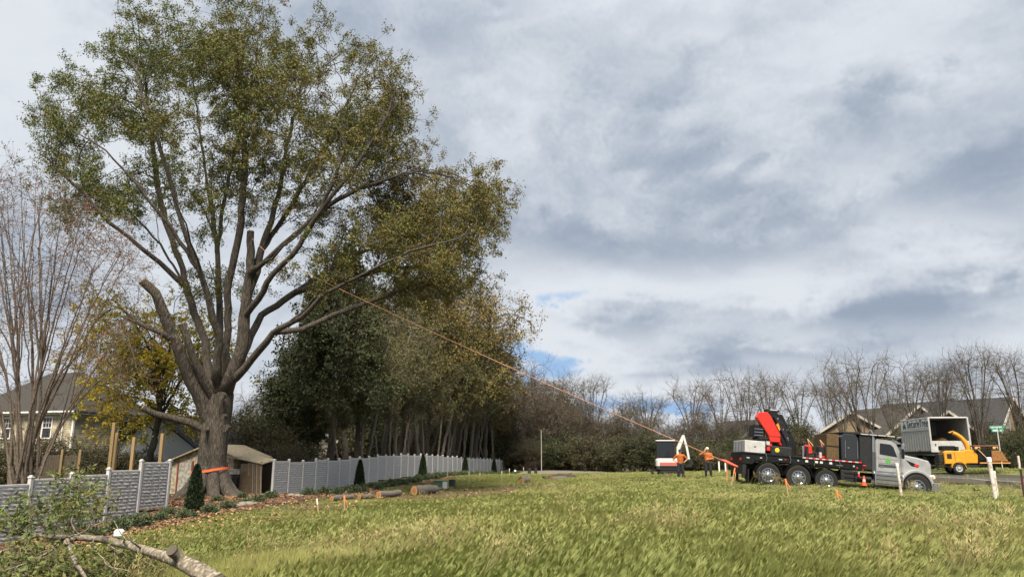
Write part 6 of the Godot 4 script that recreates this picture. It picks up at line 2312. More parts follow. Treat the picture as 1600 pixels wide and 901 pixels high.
func chip_truck() -> void:
	# faces away to the left; its own x points to the cab
	var root := thing("chip_truck", "white high-sided chip truck with open tail and tree logo", "truck", Vector3.ZERO)
	var yaw := 1.47
	root.rotation = Vector3(0, yaw, 0)
	var c := at(1459, 727, 50.5)
	# that point: lower corner of the box at its tail, on its right-hand wall towards us
	root.position = Vector3.ZERO
	var g0 := ground(c.x - 1.0, c.z - 1.0) + 0.05
	var t := root
	var w := 1.22
	var fl := 1.32
	root.position = Vector3(c.x, g0, c.z) - root.basis * Vector3(0, 0, -w)
	var L := 4.6
	var hi := fl + 2.15
	# box: floor, front, two sides, roof
	obj("box_floor", bx(Vector3(L / 2, fl - 0.06, 0), Vector3(L, 0.12, 2 * w - 0.02)), SATIN, t)
	obj("box_front", bx(Vector3(L - 0.03, (fl + hi) / 2, 0), Vector3(0.06, hi - fl - 0.06, 2 * w - 0.13)), WHITE, t)
	for s in [-1.0, 1.0]:
		var sd := obj("box_side", bx(Vector3(L / 2, (fl + hi) / 2, s * (w - 0.03)), Vector3(L, hi - fl - 0.06, 0.06), 0.01), WHITE, t)
		for k in 11:
			obj("side_rib", bx(Vector3(0.30 + k * 0.41, fl + 0.70, s * (w + 0.012)), Vector3(0.09, 1.30, 0.03), 0.008), WHITE, sd)
		obj("side_rail", bx(Vector3(L / 2, fl + 1.40, s * (w + 0.014)), Vector3(L, 0.05, 0.035), 0.008), WHITE, sd)
		for k in 6:
			obj("roof_marker", bx(Vector3(0.35 + k * 0.72, hi - 0.10, s * (w + 0.012)), Vector3(0.16, 0.06, 0.03), 0.01), SATIN, sd)
	obj("box_roof", pr([V(-0.02, hi - 0.03), V(L, hi - 0.03), V(L - 0.05, hi + 0.06), V(-0.02, hi + 0.06)], -w, w, 0.02), WHITE, t)
	# tail frame and the low tailgate
	var fr := MB.new()
	for s in [-1.0, 1.0]:
		fr.box(Vector3(-0.05, (fl + hi) / 2, s * (w - 0.01)), Vector3(0.10, hi - fl + 0.1, 0.11), 0.03)
	fr.box(Vector3(-0.05, hi + 0.02, 0), Vector3(0.104, 0.11, 2 * w - 0.12), 0.03)
	obj("tail_frame", fr, WHITE, t)
	var tg := obj("tailgate", bx(Vector3(-0.03, fl + 0.32, 0), Vector3(0.06, 0.72, 2 * w - 0.14), 0.01), WHITE, t)
	for q in [-0.75, 0.0, 0.75]:
		obj("gate_rib", bx(Vector3(-0.075, fl + 0.32, q), Vector3(0.03, 0.66, 0.06)), WHITE, tg)
	obj("gate_latch", bx(Vector3(-0.08, fl + 0.45, -0.95), Vector3(0.05, 0.12, 0.06)), SATIN, tg)
	# chips inside
	var ch := MB.new()
	ch.lump(Vector3(2.2, fl + 0.02, 0), Vector3(2.1, 0.95, 1.1), 0.35, 3, 18, -0.0)
	var cs := obj("wood_chips", ch, mat(Color(0.26, 0.17, 0.06), 0.95, "grit", Vector3(1.5, 1.5, 1.5), 3.0))
	cs.transform = root.transform
	tag(cs, "heap of yellow brown wood chips inside the open chip truck", "wood chips")
	cs.set_meta("kind", "stuff")
	# chassis, wheels, cab
	for s in [-1.0, 1.0]:
		obj("chassis_rail", bx(Vector3(3.6, 0.95, s * 0.42), Vector3(7.4, 0.25, 0.08)), SATIN, t)
		wheel(t, Vector3(1.3, 0.5, s * 1.0), 0.5, 0.5, WHITE, 6)
		wheel(t, Vector3(6.2, 0.5, s * 1.0), 0.5, 0.28, WHITE, 6)
	obj("rear_bumper", bx(Vector3(0.0, 0.72, 0), Vector3(0.16, 0.36, 2.2), 0.02), SATIN, t)
	obj("side_locker", bx(Vector3(3.2, 0.85, -1.0), Vector3(1.5, 0.5, 0.4), 0.02), SATIN, t)
	obj("cab", pr([V(5.0, 0.8), V(7.4, 0.8), V(7.4, 1.5), V(6.5, 1.7), V(6.1, 2.4), V(5.0, 2.45)], -1.0, 1.0, 0.05), WHITE, t)
	for s in [-1.0, 1.0]:
		obj("window", pr([V(5.3, 1.7), V(6.3, 1.7), V(6.0, 2.25), V(5.3, 2.28)], minf(s * 1.0, s * 1.012), maxf(s * 1.0, s * 1.012)), GLASS, t)
	# sign on the wall that looks our way: its own left runs towards the cab
	var sz := -(w + 0.006)
	var pl := obj("sign_panel", bx(Vector3(2.3, fl + 1.76, sz), Vector3(4.4, 0.62, 0.02), 0.004), mat(Color(0.74, 0.75, 0.75), 0.45), t)
	var tx := TextMesh.new()
	var sf := SystemFont.new()
	sf.font_names = PackedStringArray(["Droid Sans"])
	sf.font_weight = 700
	tx.font = sf
	tx.text = "SecureTree"
	tx.font_size = 64
	tx.pixel_size = 0.0100
	tx.depth = 0.01
	var to := obj("lettering", tx, mat(Color(0.02, 0.03, 0.05), 0.5), pl)
	to.position = Vector3(1.72, fl + 1.84, sz - 0.016)
	to.rotation.y = PI
	var tl := MB.new()
	var rng := RandomNumberGenerator.new()
	rng.seed = 2
	var x := 0.2
	while x < 3.3:
		var lw := rng.randf_range(0.06, 0.2)
		tl.box(Vector3(x + lw / 2, fl + 1.53, sz - 0.013), Vector3(lw, 0.045, 0.006))
		x += lw + 0.05
	obj("small_print", tl, mat(Color(0.25, 0.27, 0.3), 0.5), pl).set_meta("kind", "stuff")
	var lg := MB.new()
	lg.prism([V(3.62, fl + 1.60), V(4.16, fl + 1.60), V(4.02, fl + 1.76), V(4.10, fl + 1.78), V(3.98, fl + 1.92), V(3.89, fl + 2.03), V(3.80, fl + 1.92), V(3.68, fl + 1.78), V(3.76, fl + 1.76)], sz - 0.018, sz - 0.0105)
	obj("tree_logo", lg, mat(Color(0.05, 0.20, 0.07), 0.5), pl)
	for q in [3.72, 4.06]:
		obj("logo_bar", bx(Vector3(q, fl + 1.68, sz - 0.021), Vector3(0.12, 0.28, 0.006)), mat(Color(0.03, 0.06, 0.05), 0.5), pl)

func chipper() -> void:
	var root := thing("wood_chipper", "yellow towed wood chipper with raised chute and folded feed tray behind the chip truck", "chipper", Vector3.ZERO)
	root.rotation = Vector3(0, -0.22, 0)
	root.scale = Vector3.ONE * 0.86
	var c := at(1501, 747, 46.5)
	var t := root
	root.position = Vector3(c.x, ground(c.x, c.z) + 0.05, c.z) - root.basis * Vector3(0, 0, 0.85)
	wheel(t, Vector3(0.0, 0.38, 0.85), 0.38, 0.24, WHITE, 6)
	wheel(t, Vector3(0.0, 0.38, -0.85), 0.38, 0.24, WHITE, 6)
	obj("frame", bx(Vector3(0.5, 0.52, 0), Vector3(3.4, 0.14, 1.0), 0.02), SATIN, t)
	obj("mudguard", pr(arch(V(0, 0.38), 0.44, 0.48, 0.1, PI - 0.1, 10), 0.70, 1.0), YELLOW, t)
	obj("tow_bar", bx(Vector3(-1.6, 0.55, 0), Vector3(1.4, 0.12, 0.14), 0.02), SATIN, t)
	var bd := obj("engine_housing", pr([V(-0.78, 0.66), V(0.62, 0.66), V(0.62, 1.55), V(-0.66, 1.58), V(-0.78, 1.45)], -0.62, 0.64, 0.05), YELLOW, t)
	obj("panel_seam", bx(Vector3(-0.1, 1.1, 0.646), Vector3(0.02, 0.8, 0.012)), SATIN, bd)
	obj("vent", bx(Vector3(-0.45, 1.2, 0.646), Vector3(0.3, 0.34, 0.014)), SATIN, bd)
	obj("fuel_tank", bx(Vector3(-0.98, 1.05, 0.2), Vector3(0.32, 0.62, 0.8), 0.05), SATIN, t)
	obj("engine_top", bx(Vector3(-0.35, 1.76, 0), Vector3(0.95, 0.34, 0.7), 0.06), BLACK, t)
	obj("radiator", bx(Vector3(0.2, 1.72, 0), Vector3(0.18, 0.3, 0.8), 0.02), SATIN, t)
	obj("drum_housing", pr([V(0.50, 0.70), V(1.35, 0.70), V(1.45, 1.25), V(1.2, 1.62), V(0.72, 1.66), V(0.50, 1.5)], -0.5, 0.52, 0.05), YELLOW, t)
	# discharge chute bends up and over to the left
	var ct := MB.new()
	var path := [Vector3(1.05, 1.4, 0.0), Vector3(1.0, 1.8, 0), Vector3(0.86, 2.2, 0), Vector3(0.62, 2.52, 0), Vector3(0.34, 2.74, 0), Vector3(0.14, 2.82, 0)]
	ct.tube(path, [0.22, 0.19, 0.17, 0.15, 0.14, 0.13], 8)
	var co := obj("chute", ct, YELLOW, t)
	obj("deflector", pr([V(-0.10, 2.80), V(0.18, 2.93), V(0.20, 2.98), V(-0.14, 2.86)], -0.14, 0.14), YELLOW, co)
	# feed table: dark hopper, tray, control bar
	obj("hopper", pr([V(1.40, 0.92), V(2.15, 0.92), V(2.25, 1.55), V(1.40, 1.60)], -0.62, 0.62, 0.02), BLACK, t)
	obj("feed_tray", pr([V(2.18, 0.85), V(3.20, 0.85), V(2.82, 1.58), V(2.22, 1.58)], -0.72, 0.74, 0.02), mat(Color(0.30, 0.15, 0.04), 0.7, "rust", Vector3(0.8, 0.8, 0.8)), t)
	obj("tray_lip", bx(Vector3(2.35, 0.74, 0.70), Vector3(1.9, 0.08, 0.14), 0.02), mat(Color(0.55, 0.26, 0.08), 0.6), t)
	obj("control_bar", bx(Vector3(1.95, 1.90, 0.0), Vector3(1.65, 0.10, 1.4), 0.02), mat(Color(0.14, 0.05, 0.03), 0.6), t)
	for x in [1.38, 2.50]:
		obj("bracket", bx(Vector3(x, 1.76, 0.70), Vector3(0.34, 0.16, 0.06), 0.02), mat(Color(0.55, 0.35, 0.14), 0.6), t)
		obj("lamp", bx(Vector3(x + 0.06, 1.76, 0.742), Vector3(0.12, 0.10, 0.02), 0.02), SATIN, t)
	obj("feed_roller", bx(Vector3(1.95, 2.02, 0.1), Vector3(0.3, 0.14, 0.5), 0.05), BLACK, t)
	for s in [-1.0, 1.0]:
		var br := MB.new()
		br.bar(Vector3(1.42, 1.66, s * 0.68), Vector3(2.05, 0.86, s * 0.7), 0.06, 0.05)
		obj("tray_brace", br, mat(Color(0.42, 0.28, 0.14), 0.6), t)
	obj("stand_leg", bx(Vector3(2.4, 0.36, 0.3), Vector3(0.12, 0.72, 0.12), 0.02), SATIN, t)

func excavator() -> void:
	var root := thing("mini_excavator", "white mini excavator with red stripe and dark cab parked in the field", "excavator", Vector3.ZERO)
	var c := on(1046, 52.0)
	root.position = c
	root.rotation.y = -0.12
	var t := root
	for s in [-1.0, 1.0]:
		var tr := obj("track", pr(arch(V(-0.55, 0.25), 0.0, 0.25, PI / 2, PI * 1.5, 8).slice(0, 9) + arch(V(0.55, 0.25), 0.0, 0.25, -PI / 2, PI / 2, 8).slice(0, 9), s * 0.62 - 0.17, s * 0.62 + 0.17, 0.02), RUBBER, t)
		for x in [-0.55, 0.0, 0.55]:
			var ro := MB.new()
			ro.xf = Transform3D(Basis(Vector3(1, 0, 0), PI / 2), Vector3(x, 0.25, s * 0.62 + 0.0))
			ro.lathe([[0.0, -0.185], [0.14, -0.185], [0.14, 0.185], [0.0, 0.185]], 12)
			obj("roller", ro, SATIN, tr)
	obj("undercarriage", bx(Vector3(0, 0.38, 0), Vector3(0.9, 0.2, 1.0), 0.03), SATIN, t)
	obj("counterweight_base", bx(Vector3(0, 0.58, 0.05), Vector3(1.75, 0.22, 1.45), 0.08), SATIN, t)
	obj("body", bx(Vector3(-0.05, 0.98, 0.05), Vector3(1.72, 0.58, 1.5), 0.1), mat(Color(0.56, 0.56, 0.55), 0.45), t)
	obj("stripe", bx(Vector3(0.0, 0.92, 0.806), Vector3(1.4, 0.17, 0.012), 0.003), mat(Color(0.60, 0.09, 0.07), 0.5), t)
	obj("vent_band", bx(Vector3(0.0, 0.76, 0.806), Vector3(1.4, 0.10, 0.012), 0.003), SATIN, t)
	# cab: corner posts, roof, dark panes
	for x in [-0.78, 0.30]:
		for z in [-0.5, 0.45]:
			obj("cab_post", bx(Vector3(x, 1.83, z), Vector3(0.07, 1.12, 0.07), 0.01), SATIN, t)
	obj("cab_roof", bx(Vector3(-0.24, 2.42, -0.02), Vector3(1.26, 0.09, 1.12), 0.03), mat(Color(0.5, 0.5, 0.5), 0.5), t)
	obj("cab_pane", bx(Vector3(-0.24, 1.84, 0.46), Vector3(1.0, 1.06, 0.02)), mat(Color(0.015, 0.018, 0.022), 0.1), t)
	obj("cab_pane", bx(Vector3(-0.80, 1.84, -0.02), Vector3(0.02, 1.06, 0.86)), mat(Color(0.015, 0.018, 0.022), 0.1), t)
	obj("cab_pane", bx(Vector3(0.32, 1.84, -0.02), Vector3(0.02, 1.06, 0.86)), mat(Color(0.015, 0.018, 0.022), 0.1), t)
	obj("seat", bx(Vector3(-0.3, 1.6, 0.0), Vector3(0.45, 0.7, 0.5), 0.06), BLACK, t)
	# boom rising at the right, then the stick folding down
	var wm := mat(Color(0.55, 0.56, 0.55), 0.45)
	obj("boom", pr([V(0.50, 1.2), V(0.78, 1.2), V(0.78, 1.9), V(1.0, 2.42), V(1.08, 2.76), V(0.96, 2.80), V(0.74, 2.38), V(0.54, 1.98)], -0.55, -0.3, 0.02), wm, t)
	obj("stick", pr([V(0.95, 2.80), V(1.10, 2.80), V(1.30, 1.95), V(1.40, 1.2), V(1.26, 1.2), V(1.14, 2.0)], -0.52, -0.33, 0.02), wm, t)
	var rm := MB.new()
	rm.tube([Vector3(0.72, 1.5, -0.42), Vector3(0.98, 2.4, -0.42)], [0.045, 0.035], 8)
	obj("boom_ram", rm, CHROME, t)
	obj("bucket", pr([V(1.15, 1.22), V(1.50, 1.22), V(1.62, 0.95), V(1.45, 0.68), V(1.12, 0.70), V(1.3, 0.95)], -0.70, -0.16, 0.02), SATIN, t)
	obj("blade", bx(Vector3(-1.15, 0.24, 0), Vector3(0.12, 0.34, 1.5), 0.02), SATIN, t)

# ---------------------------------------------------------------- rigging line
func rigging() -> void:
	var a := at(487, 431, 39.2)
	var b := at(1131, 720, 36.6)
	var n := 40
	var path := []
	var rr := []
	for k in n + 1:
		var f := float(k) / n
		path.append(a.lerp(b, f) + Vector3.DOWN * 0.12 * sin(PI * f))
		rr.append(0.016)
	var ropes := MB.new()
	ropes.tube(path, rr, 6)
	var o := obj("rigging_rope", ropes, mat(Color(0.72, 0.36, 0.22), 0.8, "fine", Vector3(6, 6, 6)))
	tag(o, "taut orange rigging rope running from the oak limb down to the crane truck", "rope")
	var root := thing("lifting_sling", "thick red orange sling with hanging tail hitched to the crane truck's tail", "sling", b)
	var e := at(1153, 729, 36.0) - b
	var s := MB.new()
	s.tube([Vector3(-0.1, 0.05, 0), e * 0.12 + Vector3(0, 0.02, 0.03), e * 0.6, e], [0.03, 0.075, 0.06, 0.045], 8)
	obj("sleeve", s, mat(Color(0.72, 0.10, 0.06), 0.7), root)
	var tl := MB.new()
	var f := at(1136, 752, 36.6) - b
	tl.tube([Vector3(0.12, 0, 0.03), Vector3(0.16, -0.3, 0.04), f + Vector3(0.02, 0.2, 0), f], [0.026, 0.022, 0.022, 0.02], 6)
	obj("tail", tl, mat(Color(0.75, 0.28, 0.12), 0.8), root)
	# short line up in the oak between the cut leader and the limb
	var p1 := at(393, 372, 39.7)
	var p2 := at(432, 404, 39.2)
	var p3 := at(487, 431, 39.2)
	var l2 := MB.new()
	l2.tube([p1, p1.lerp(p2, 0.5) + Vector3.DOWN * 0.1, p2, p3], [0.014, 0.014, 0.014, 0.014], 5)
	tag(obj("climbing_line", l2, mat(Color(0.65, 0.42, 0.28), 0.8)), "thin pale line strung inside the oak from the sawn leader", "rope")
	var bl := MB.new()
	bl.box(Vector3.ZERO, Vector3(0.14, 0.26, 0.1), 0.03)
	bl.tube([Vector3(0, 0.12, 0), Vector3(-0.05, 0.42, 0.0)], [0.02, 0.02], 6)
	var bo := obj("rigging_block", bl, mat(Color(0.6, 0.6, 0.58), 0.4, "", Vector3.ONE, 0, 0.6))
	bo.position = p3
	tag(bo, "pale pulley block hung from the oak limb at the rope's upper end", "pulley")

# ---------------------------------------------------------------- figures: bones to one smooth skin
class Net:
	var o: Vector3
	var s: float
	var nx: int
	var ny: int
	var nz: int
	var k: float
	var f: PackedFloat32Array
	func _init(lo: Vector3, hi: Vector3, cell: float, blend: float) -> void:
		o = lo
		s = cell
		nx = int((hi.x - lo.x) / s) + 2
		ny = int((hi.y - lo.y) / s) + 2
		nz = int((hi.z - lo.z) / s) + 2
		k = 1.0 / blend
		f = PackedFloat32Array()
		f.resize(nx * ny * nz)
	func bone(a: Vector3, b: Vector3, ra: float, rb: float, flat := Vector3.ONE) -> void:
		var pad := maxf(ra, rb) * maxf(flat.x, maxf(flat.y, flat.z)) + 4.0 / k
		var lo := (a.min(b) - Vector3.ONE * pad - o) / s
		var hi := (a.max(b) + Vector3.ONE * pad - o) / s
		var ab := b - a
		var l2 := maxf(ab.length_squared(), 1e-8)
		for z in range(maxi(0, int(lo.z)), mini(nz - 1, int(hi.z)) + 1):
			for y in range(maxi(0, int(lo.y)), mini(ny - 1, int(hi.y)) + 1):
				for x in range(maxi(0, int(lo.x)), mini(nx - 1, int(hi.x)) + 1):
					var p := o + Vector3(x, y, z) * s
					var t := clampf((p - a).dot(ab) / l2, 0, 1)
					var d := ((p - a - ab * t) / flat).length() - lerpf(ra, rb, t)
					f[(z * ny + y) * nx + x] += exp(-k * maxf(d, -0.25))
	func skin(mb: MB, paint = null) -> void:
		var at_ := {}
		var first := mb.v.size()
		var val := func(i: int) -> float: return f[i] - 1.0
		var step := [1, nx, nx * ny]
		var cor := [0, 1, nx, nx + 1, nx * ny, nx * ny + 1, nx * ny + nx, nx * ny + nx + 1]
		for z in nz - 1:
			for y in ny - 1:
				for x in nx - 1:
					var i := (z * ny + y) * nx + x
					var inside := 0
					for c in cor:
						if f[i + c] > 1.0:
							inside += 1
					if inside == 0 or inside == 8:
						continue
					var sum := Vector3.ZERO
					var n := 0
					for e in [[0, 1], [2, 3], [4, 5], [6, 7], [0, 2], [1, 3], [4, 6], [5, 7], [0, 4], [1, 5], [2, 6], [3, 7]]:
						var va: float = -log(maxf(f[i + cor[e[0]]], 1e-12))
						var vb: float = -log(maxf(f[i + cor[e[1]]], 1e-12))
						if (va < 0) != (vb < 0):
							var t := va / (va - vb)
							var pa := Vector3(e[0] & 1, (e[0] >> 1) & 1, (e[0] >> 2) & 1)
							var pb := Vector3(e[1] & 1, (e[1] >> 1) & 1, (e[1] >> 2) & 1)
							sum += pa.lerp(pb, t)
							n += 1
					var g := Vector3.ZERO
					for c in 8:
						var w := minf(f[i + cor[c]], 4.0)
						g -= (Vector3(c & 1, (c >> 1) & 1, (c >> 2) & 1) - Vector3(0.5, 0.5, 0.5)) * w
					var p := o + (Vector3(x, y, z) + sum / maxi(n, 1)) * s
					if paint != null:
						mb.tint = paint.call(p)
					at_[i] = mb.vert(p, g.normalized() if g.length() > 1e-6 else Vector3.UP)
		for i in at_:
			for ax in 3:
				var a := f[i] > 1.0
				var b: bool = f[i + step[ax]] > 1.0
				if a == b:
					continue
				var u: int = step[(ax + 1) % 3]
				var w: int = step[(ax + 2) % 3]
				if not (at_.has(i - u) and at_.has(i - w) and at_.has(i - u - w)):
					continue
				var q := [at_[i], at_[i - u], at_[i - u - w], at_[i - w]]
				if a:
					mb.t.append_array(PackedInt32Array([q[0], q[2], q[1], q[0], q[3], q[2]]))
				else:
					mb.t.append_array(PackedInt32Array([q[0], q[1], q[2], q[0], q[2], q[3]]))

func hand(mb: MB, wrist: Vector3, along: Vector3, palm: Vector3, thumb_side: Vector3, curl: float) -> void:
	var net := Net.new(wrist - Vector3.ONE * 0.22, wrist + Vector3.ONE * 0.22, 0.006, 0.004)
	var y := along.normalized()
	var z := (palm - y * palm.dot(y)).normalized()
	var x := (thumb_side - y * thumb_side.dot(y) - z * thumb_side.dot(z)).normalized()
	net.bone(wrist - y * 0.02, wrist + y * 0.02, 0.026, 0.026)
	for k in 4:
		var off := (k - 1.5) * 0.021
		net.bone(wrist + y * 0.02 - x * off * 0.6, wrist + y * 0.085 - x * off, 0.014, 0.012)
		var l: float = [0.072, 0.080, 0.074, 0.058][k]
		var p := wrist + y * 0.09 - x * off
		var d := y
		for j in 3:
			d = (d + z * curl).normalized()
			var q: Vector3 = p + d * l * [0.45, 0.32, 0.23][j]
			net.bone(p, q, 0.0095 - j * 0.001, 0.0085 - j * 0.001)
			p = q
	var t0 := wrist + y * 0.025 + x * 0.025
	var t1 := t0 + (x * 0.8 + y * 0.7 + z * 0.2).normalized() * 0.042
	var t2 := t1 + (x * 0.3 + y + z * 0.3).normalized() * 0.032
	net.bone(t0, t1, 0.014, 0.011)
	net.bone(t1, t2, 0.011, 0.009)
	net.skin(mb)

func person(label: String, where: Vector3, turn: float, arms: Array, hat: String, sleeves: bool) -> void:
	var root := thing("person", label, "person", where, turn)
	var tone := Color(0.40, 0.22, 0.145)
	var J := {"ah": [Vector3(-0.15, 0.09, 0.0), Vector3(0.15, 0.09, 0.02)], "kn": [Vector3(-0.13, 0.50, 0.04), Vector3(0.13, 0.50, 0.05)], "hp": [Vector3(-0.095, 0.92, 0), Vector3(0.095, 0.92, 0)]}
	var body := MB.new()
	body.tint = tone
	var net := Net.new(Vector3(-0.55, -0.02, -0.35), Vector3(0.55, 1.58, 0.40), 0.016, 0.014)
	for s in 2:
		net.bone(J.ah[s], J.kn[s], 0.042, 0.055)
		net.bone(J.kn[s], J.hp[s], 0.06, 0.085)
		net.bone(J.ah[s] + Vector3(0, -0.05, -0.03), J.ah[s] + Vector3(0, -0.06, 0.15), 0.036, 0.032)
		var a: Array = arms[s]
		net.bone(a[0], a[1], 0.052, 0.042)
		net.bone(a[1], a[2], 0.043, 0.028)
		net.bone(Vector3(0, 1.40, 0), a[0], 0.07, 0.058)
	net.bone(Vector3(0, 0.96, 0), Vector3(0, 1.20, 0), 0.125, 0.125, Vector3(1.15, 1, 0.8))
	net.bone(Vector3(0, 1.20, 0), Vector3(0, 1.38, 0), 0.13, 0.14, Vector3(1.2, 1, 0.8))
	net.bone(Vector3(0, 1.42, 0), Vector3(0, 1.56, 0.01), 0.058, 0.055)
	net.skin(body)
	var hc := Vector3(0, 1.66, 0.02)
	var hn := Net.new(hc - Vector3(0.14, 0.17, 0.15), hc + Vector3(0.14, 0.17, 0.17), 0.009, 0.008)
	hn.bone(hc + Vector3(0, 0.03, -0.015), hc + Vector3(0, 0.02, 0.01), 0.088, 0.086, Vector3(0.86, 1.05, 1.0))
	hn.bone(hc + Vector3(0, -0.05, 0.03), hc + Vector3(0, -0.085, 0.045), 0.055, 0.04)
	hn.bone(hc + Vector3(0, -0.14, 0.0), hc + Vector3(0, -0.05, 0.0), 0.055, 0.055)
	hn.bone(hc + Vector3(0, 0.01, 0.085), hc + Vector3(0, -0.025, 0.105), 0.01, 0.015)
	for sg in [-1.0, 1.0]:
		hn.bone(hc + Vector3(0.078 * sg, 0.02, 0), hc + Vector3(0.083 * sg, -0.025, 0.0), 0.013, 0.011)
		hn.bone(hc + Vector3(0.03 * sg, 0.035, 0.075), hc + Vector3(0.045 * sg, 0.032, 0.068), 0.012, 0.011)
	hn.skin(body, func(p: Vector3) -> Color:
		var q := p - hc
		if q.z > 0.06 and absf(absf(q.x) - 0.034) < 0.016 and absf(q.y - 0.012) < 0.011:
			return Color(0.04, 0.03, 0.025)
		if q.z > 0.05 and absf(q.x) < 0.028 and absf(q.y + 0.062) < 0.008:
			return Color(0.22, 0.08, 0.06)
		return tone)
	body.tint = tone
	for s in 2:
		var a: Array = arms[s]
		hand(body, a[2], a[3], a[4], a[5], a[6])
	obj("body", body, mat(Color(1, 1, 1), 0.6, "", Vector3.ONE, 0, 0, true), root)
	# shirt
	var shirt := MB.new()
	var sn := Net.new(Vector3(-0.55, 0.86, -0.3), Vector3(0.55, 1.60, 0.35), 0.016, 0.014)
	sn.bone(Vector3(0, 0.98, 0), Vector3(0, 1.20, 0), 0.148, 0.150, Vector3(1.15, 1, 0.82))
	sn.bone(Vector3(0, 1.20, 0), Vector3(0, 1.38, 0), 0.152, 0.158, Vector3(1.2, 1, 0.82))
	sn.bone(Vector3(0, 1.40, 0), Vector3(0, 1.49, 0.0), 0.10, 0.066)
	for s in 2:
		var a: Array = arms[s]
		sn.bone(Vector3(0, 1.40, 0), a[0], 0.09, 0.078)
		sn.bone(a[0], a[1] if sleeves else a[0].lerp(a[1], 0.72), 0.074, 0.066)
		if sleeves:
			sn.bone(a[1], a[1].lerp(a[2], 0.35), 0.064, 0.058)
	sn.skin(shirt)
	obj("shirt", shirt, mat(Color(0.60, 0.155, 0.02), 0.9, "fine", Vector3(2, 2, 2), 0.6), root)
	# trousers
	var tr := MB.new()
	var tn := Net.new(Vector3(-0.34, 0.02, -0.26), Vector3(0.34, 1.08, 0.28), 0.016, 0.014)
	for s in 2:
		tn.bone(J.ah[s] + Vector3(0, 0.02, 0), J.kn[s], 0.072, 0.078)
		tn.bone(J.kn[s], J.hp[s], 0.08, 0.108)
	tn.bone(Vector3(0, 0.94, 0), Vector3(0, 1.0, 0), 0.14, 0.138, Vector3(1.2, 1, 0.85))
	tn.skin(tr)
	obj("trousers", tr, mat(Color(0.022, 0.025, 0.035), 0.9, "fine", Vector3(2, 2, 2), 0.6), root)
	for s in 2:
		var b := MB.new()
		var bn := Net.new(J.ah[s] - Vector3(0.12, 0.12, 0.14), J.ah[s] + Vector3(0.12, 0.16, 0.26), 0.012, 0.01)
		bn.bone(J.ah[s] + Vector3(0, 0.06, -0.01), J.ah[s] + Vector3(0, -0.04, -0.01), 0.058, 0.052)
		bn.bone(J.ah[s] + Vector3(0, -0.045, -0.04), J.ah[s] + Vector3(0, -0.05, 0.15), 0.046, 0.042)
		bn.skin(b)
		obj("boot", b, mat(Color(0.045, 0.03, 0.02), 0.8), root)
	# headgear
	var h := MB.new()
	var gn := Net.new(hc - Vector3(0.2, 0.02, 0.2), hc + Vector3(0.2, 0.2, 0.24), 0.009, 0.006)
	gn.bone(hc + Vector3(0, 0.06, -0.012), hc + Vector3(0, 0.065, 0.0), 0.098, 0.097, Vector3(0.92, 0.8, 1.05))
	if hat == "helmet":
		gn.bone(hc + Vector3(0, 0.085, -0.01), hc + Vector3(0, 0.09, 0.0), 0.105, 0.105, Vector3(0.98, 0.8, 1.12))
	gn.bone(hc + Vector3(-0.045, 0.055, 0.10), hc + Vector3(0.045, 0.055, 0.10), 0.035, 0.035, Vector3(1, 0.3, 1.5))
	gn.skin(h)
	obj(hat, h, mat(Color(0.62, 0.55, 0.42), 0.5) if hat == "helmet" else mat(Color(0.02, 0.02, 0.022), 0.85), root)
	var hr := MB.new()
	hr.lump(hc + Vector3(0, -0.01, -0.045), Vector3(0.079, 0.075, 0.07), 0.15, 3, 12)
	obj("hair", hr, mat(Color(0.05, 0.032, 0.02), 0.9), root)

func people() -> void:
	var yaw := 0.18
	person("person in orange t-shirt and dark cap with both hands on hips", on(1063, 47.0) + Vector3(0, 0.0, 0), -yaw, [
		[Vector3(-0.20, 1.42, 0), Vector3(-0.42, 1.20, -0.06), Vector3(-0.21, 1.03, 0.08), Vector3(0.6, -0.5, -0.5), Vector3(0.3, 0, -1), Vector3(0, 1, 0.4), 0.35],
		[Vector3(0.20, 1.42, 0), Vector3(0.44, 1.22, -0.06), Vector3(0.22, 1.03, 0.08), Vector3(-0.6, -0.5, -0.5), Vector3(-0.3, 0, -1), Vector3(0, 1, 0.4), 0.35]], "cap", false)
	person("person in orange shirt and pale helmet with one hand raised to the face", on(1106, 46.0), -yaw, [
		[Vector3(-0.20, 1.42, 0), Vector3(-0.42, 1.40, 0.10), Vector3(-0.17, 1.58, 0.15), Vector3(0.35, 0.85, 0.1), Vector3(0.6, 0, -0.8), Vector3(0, 0.2, 1), 0.3],
		[Vector3(0.20, 1.42, 0), Vector3(0.30, 1.15, 0.02), Vector3(0.04, 1.13, 0.20), Vector3(-1, 0.0, 0.05), Vector3(0, 0, -1), Vector3(0, 1, 0), 0.3]], "helmet", true)

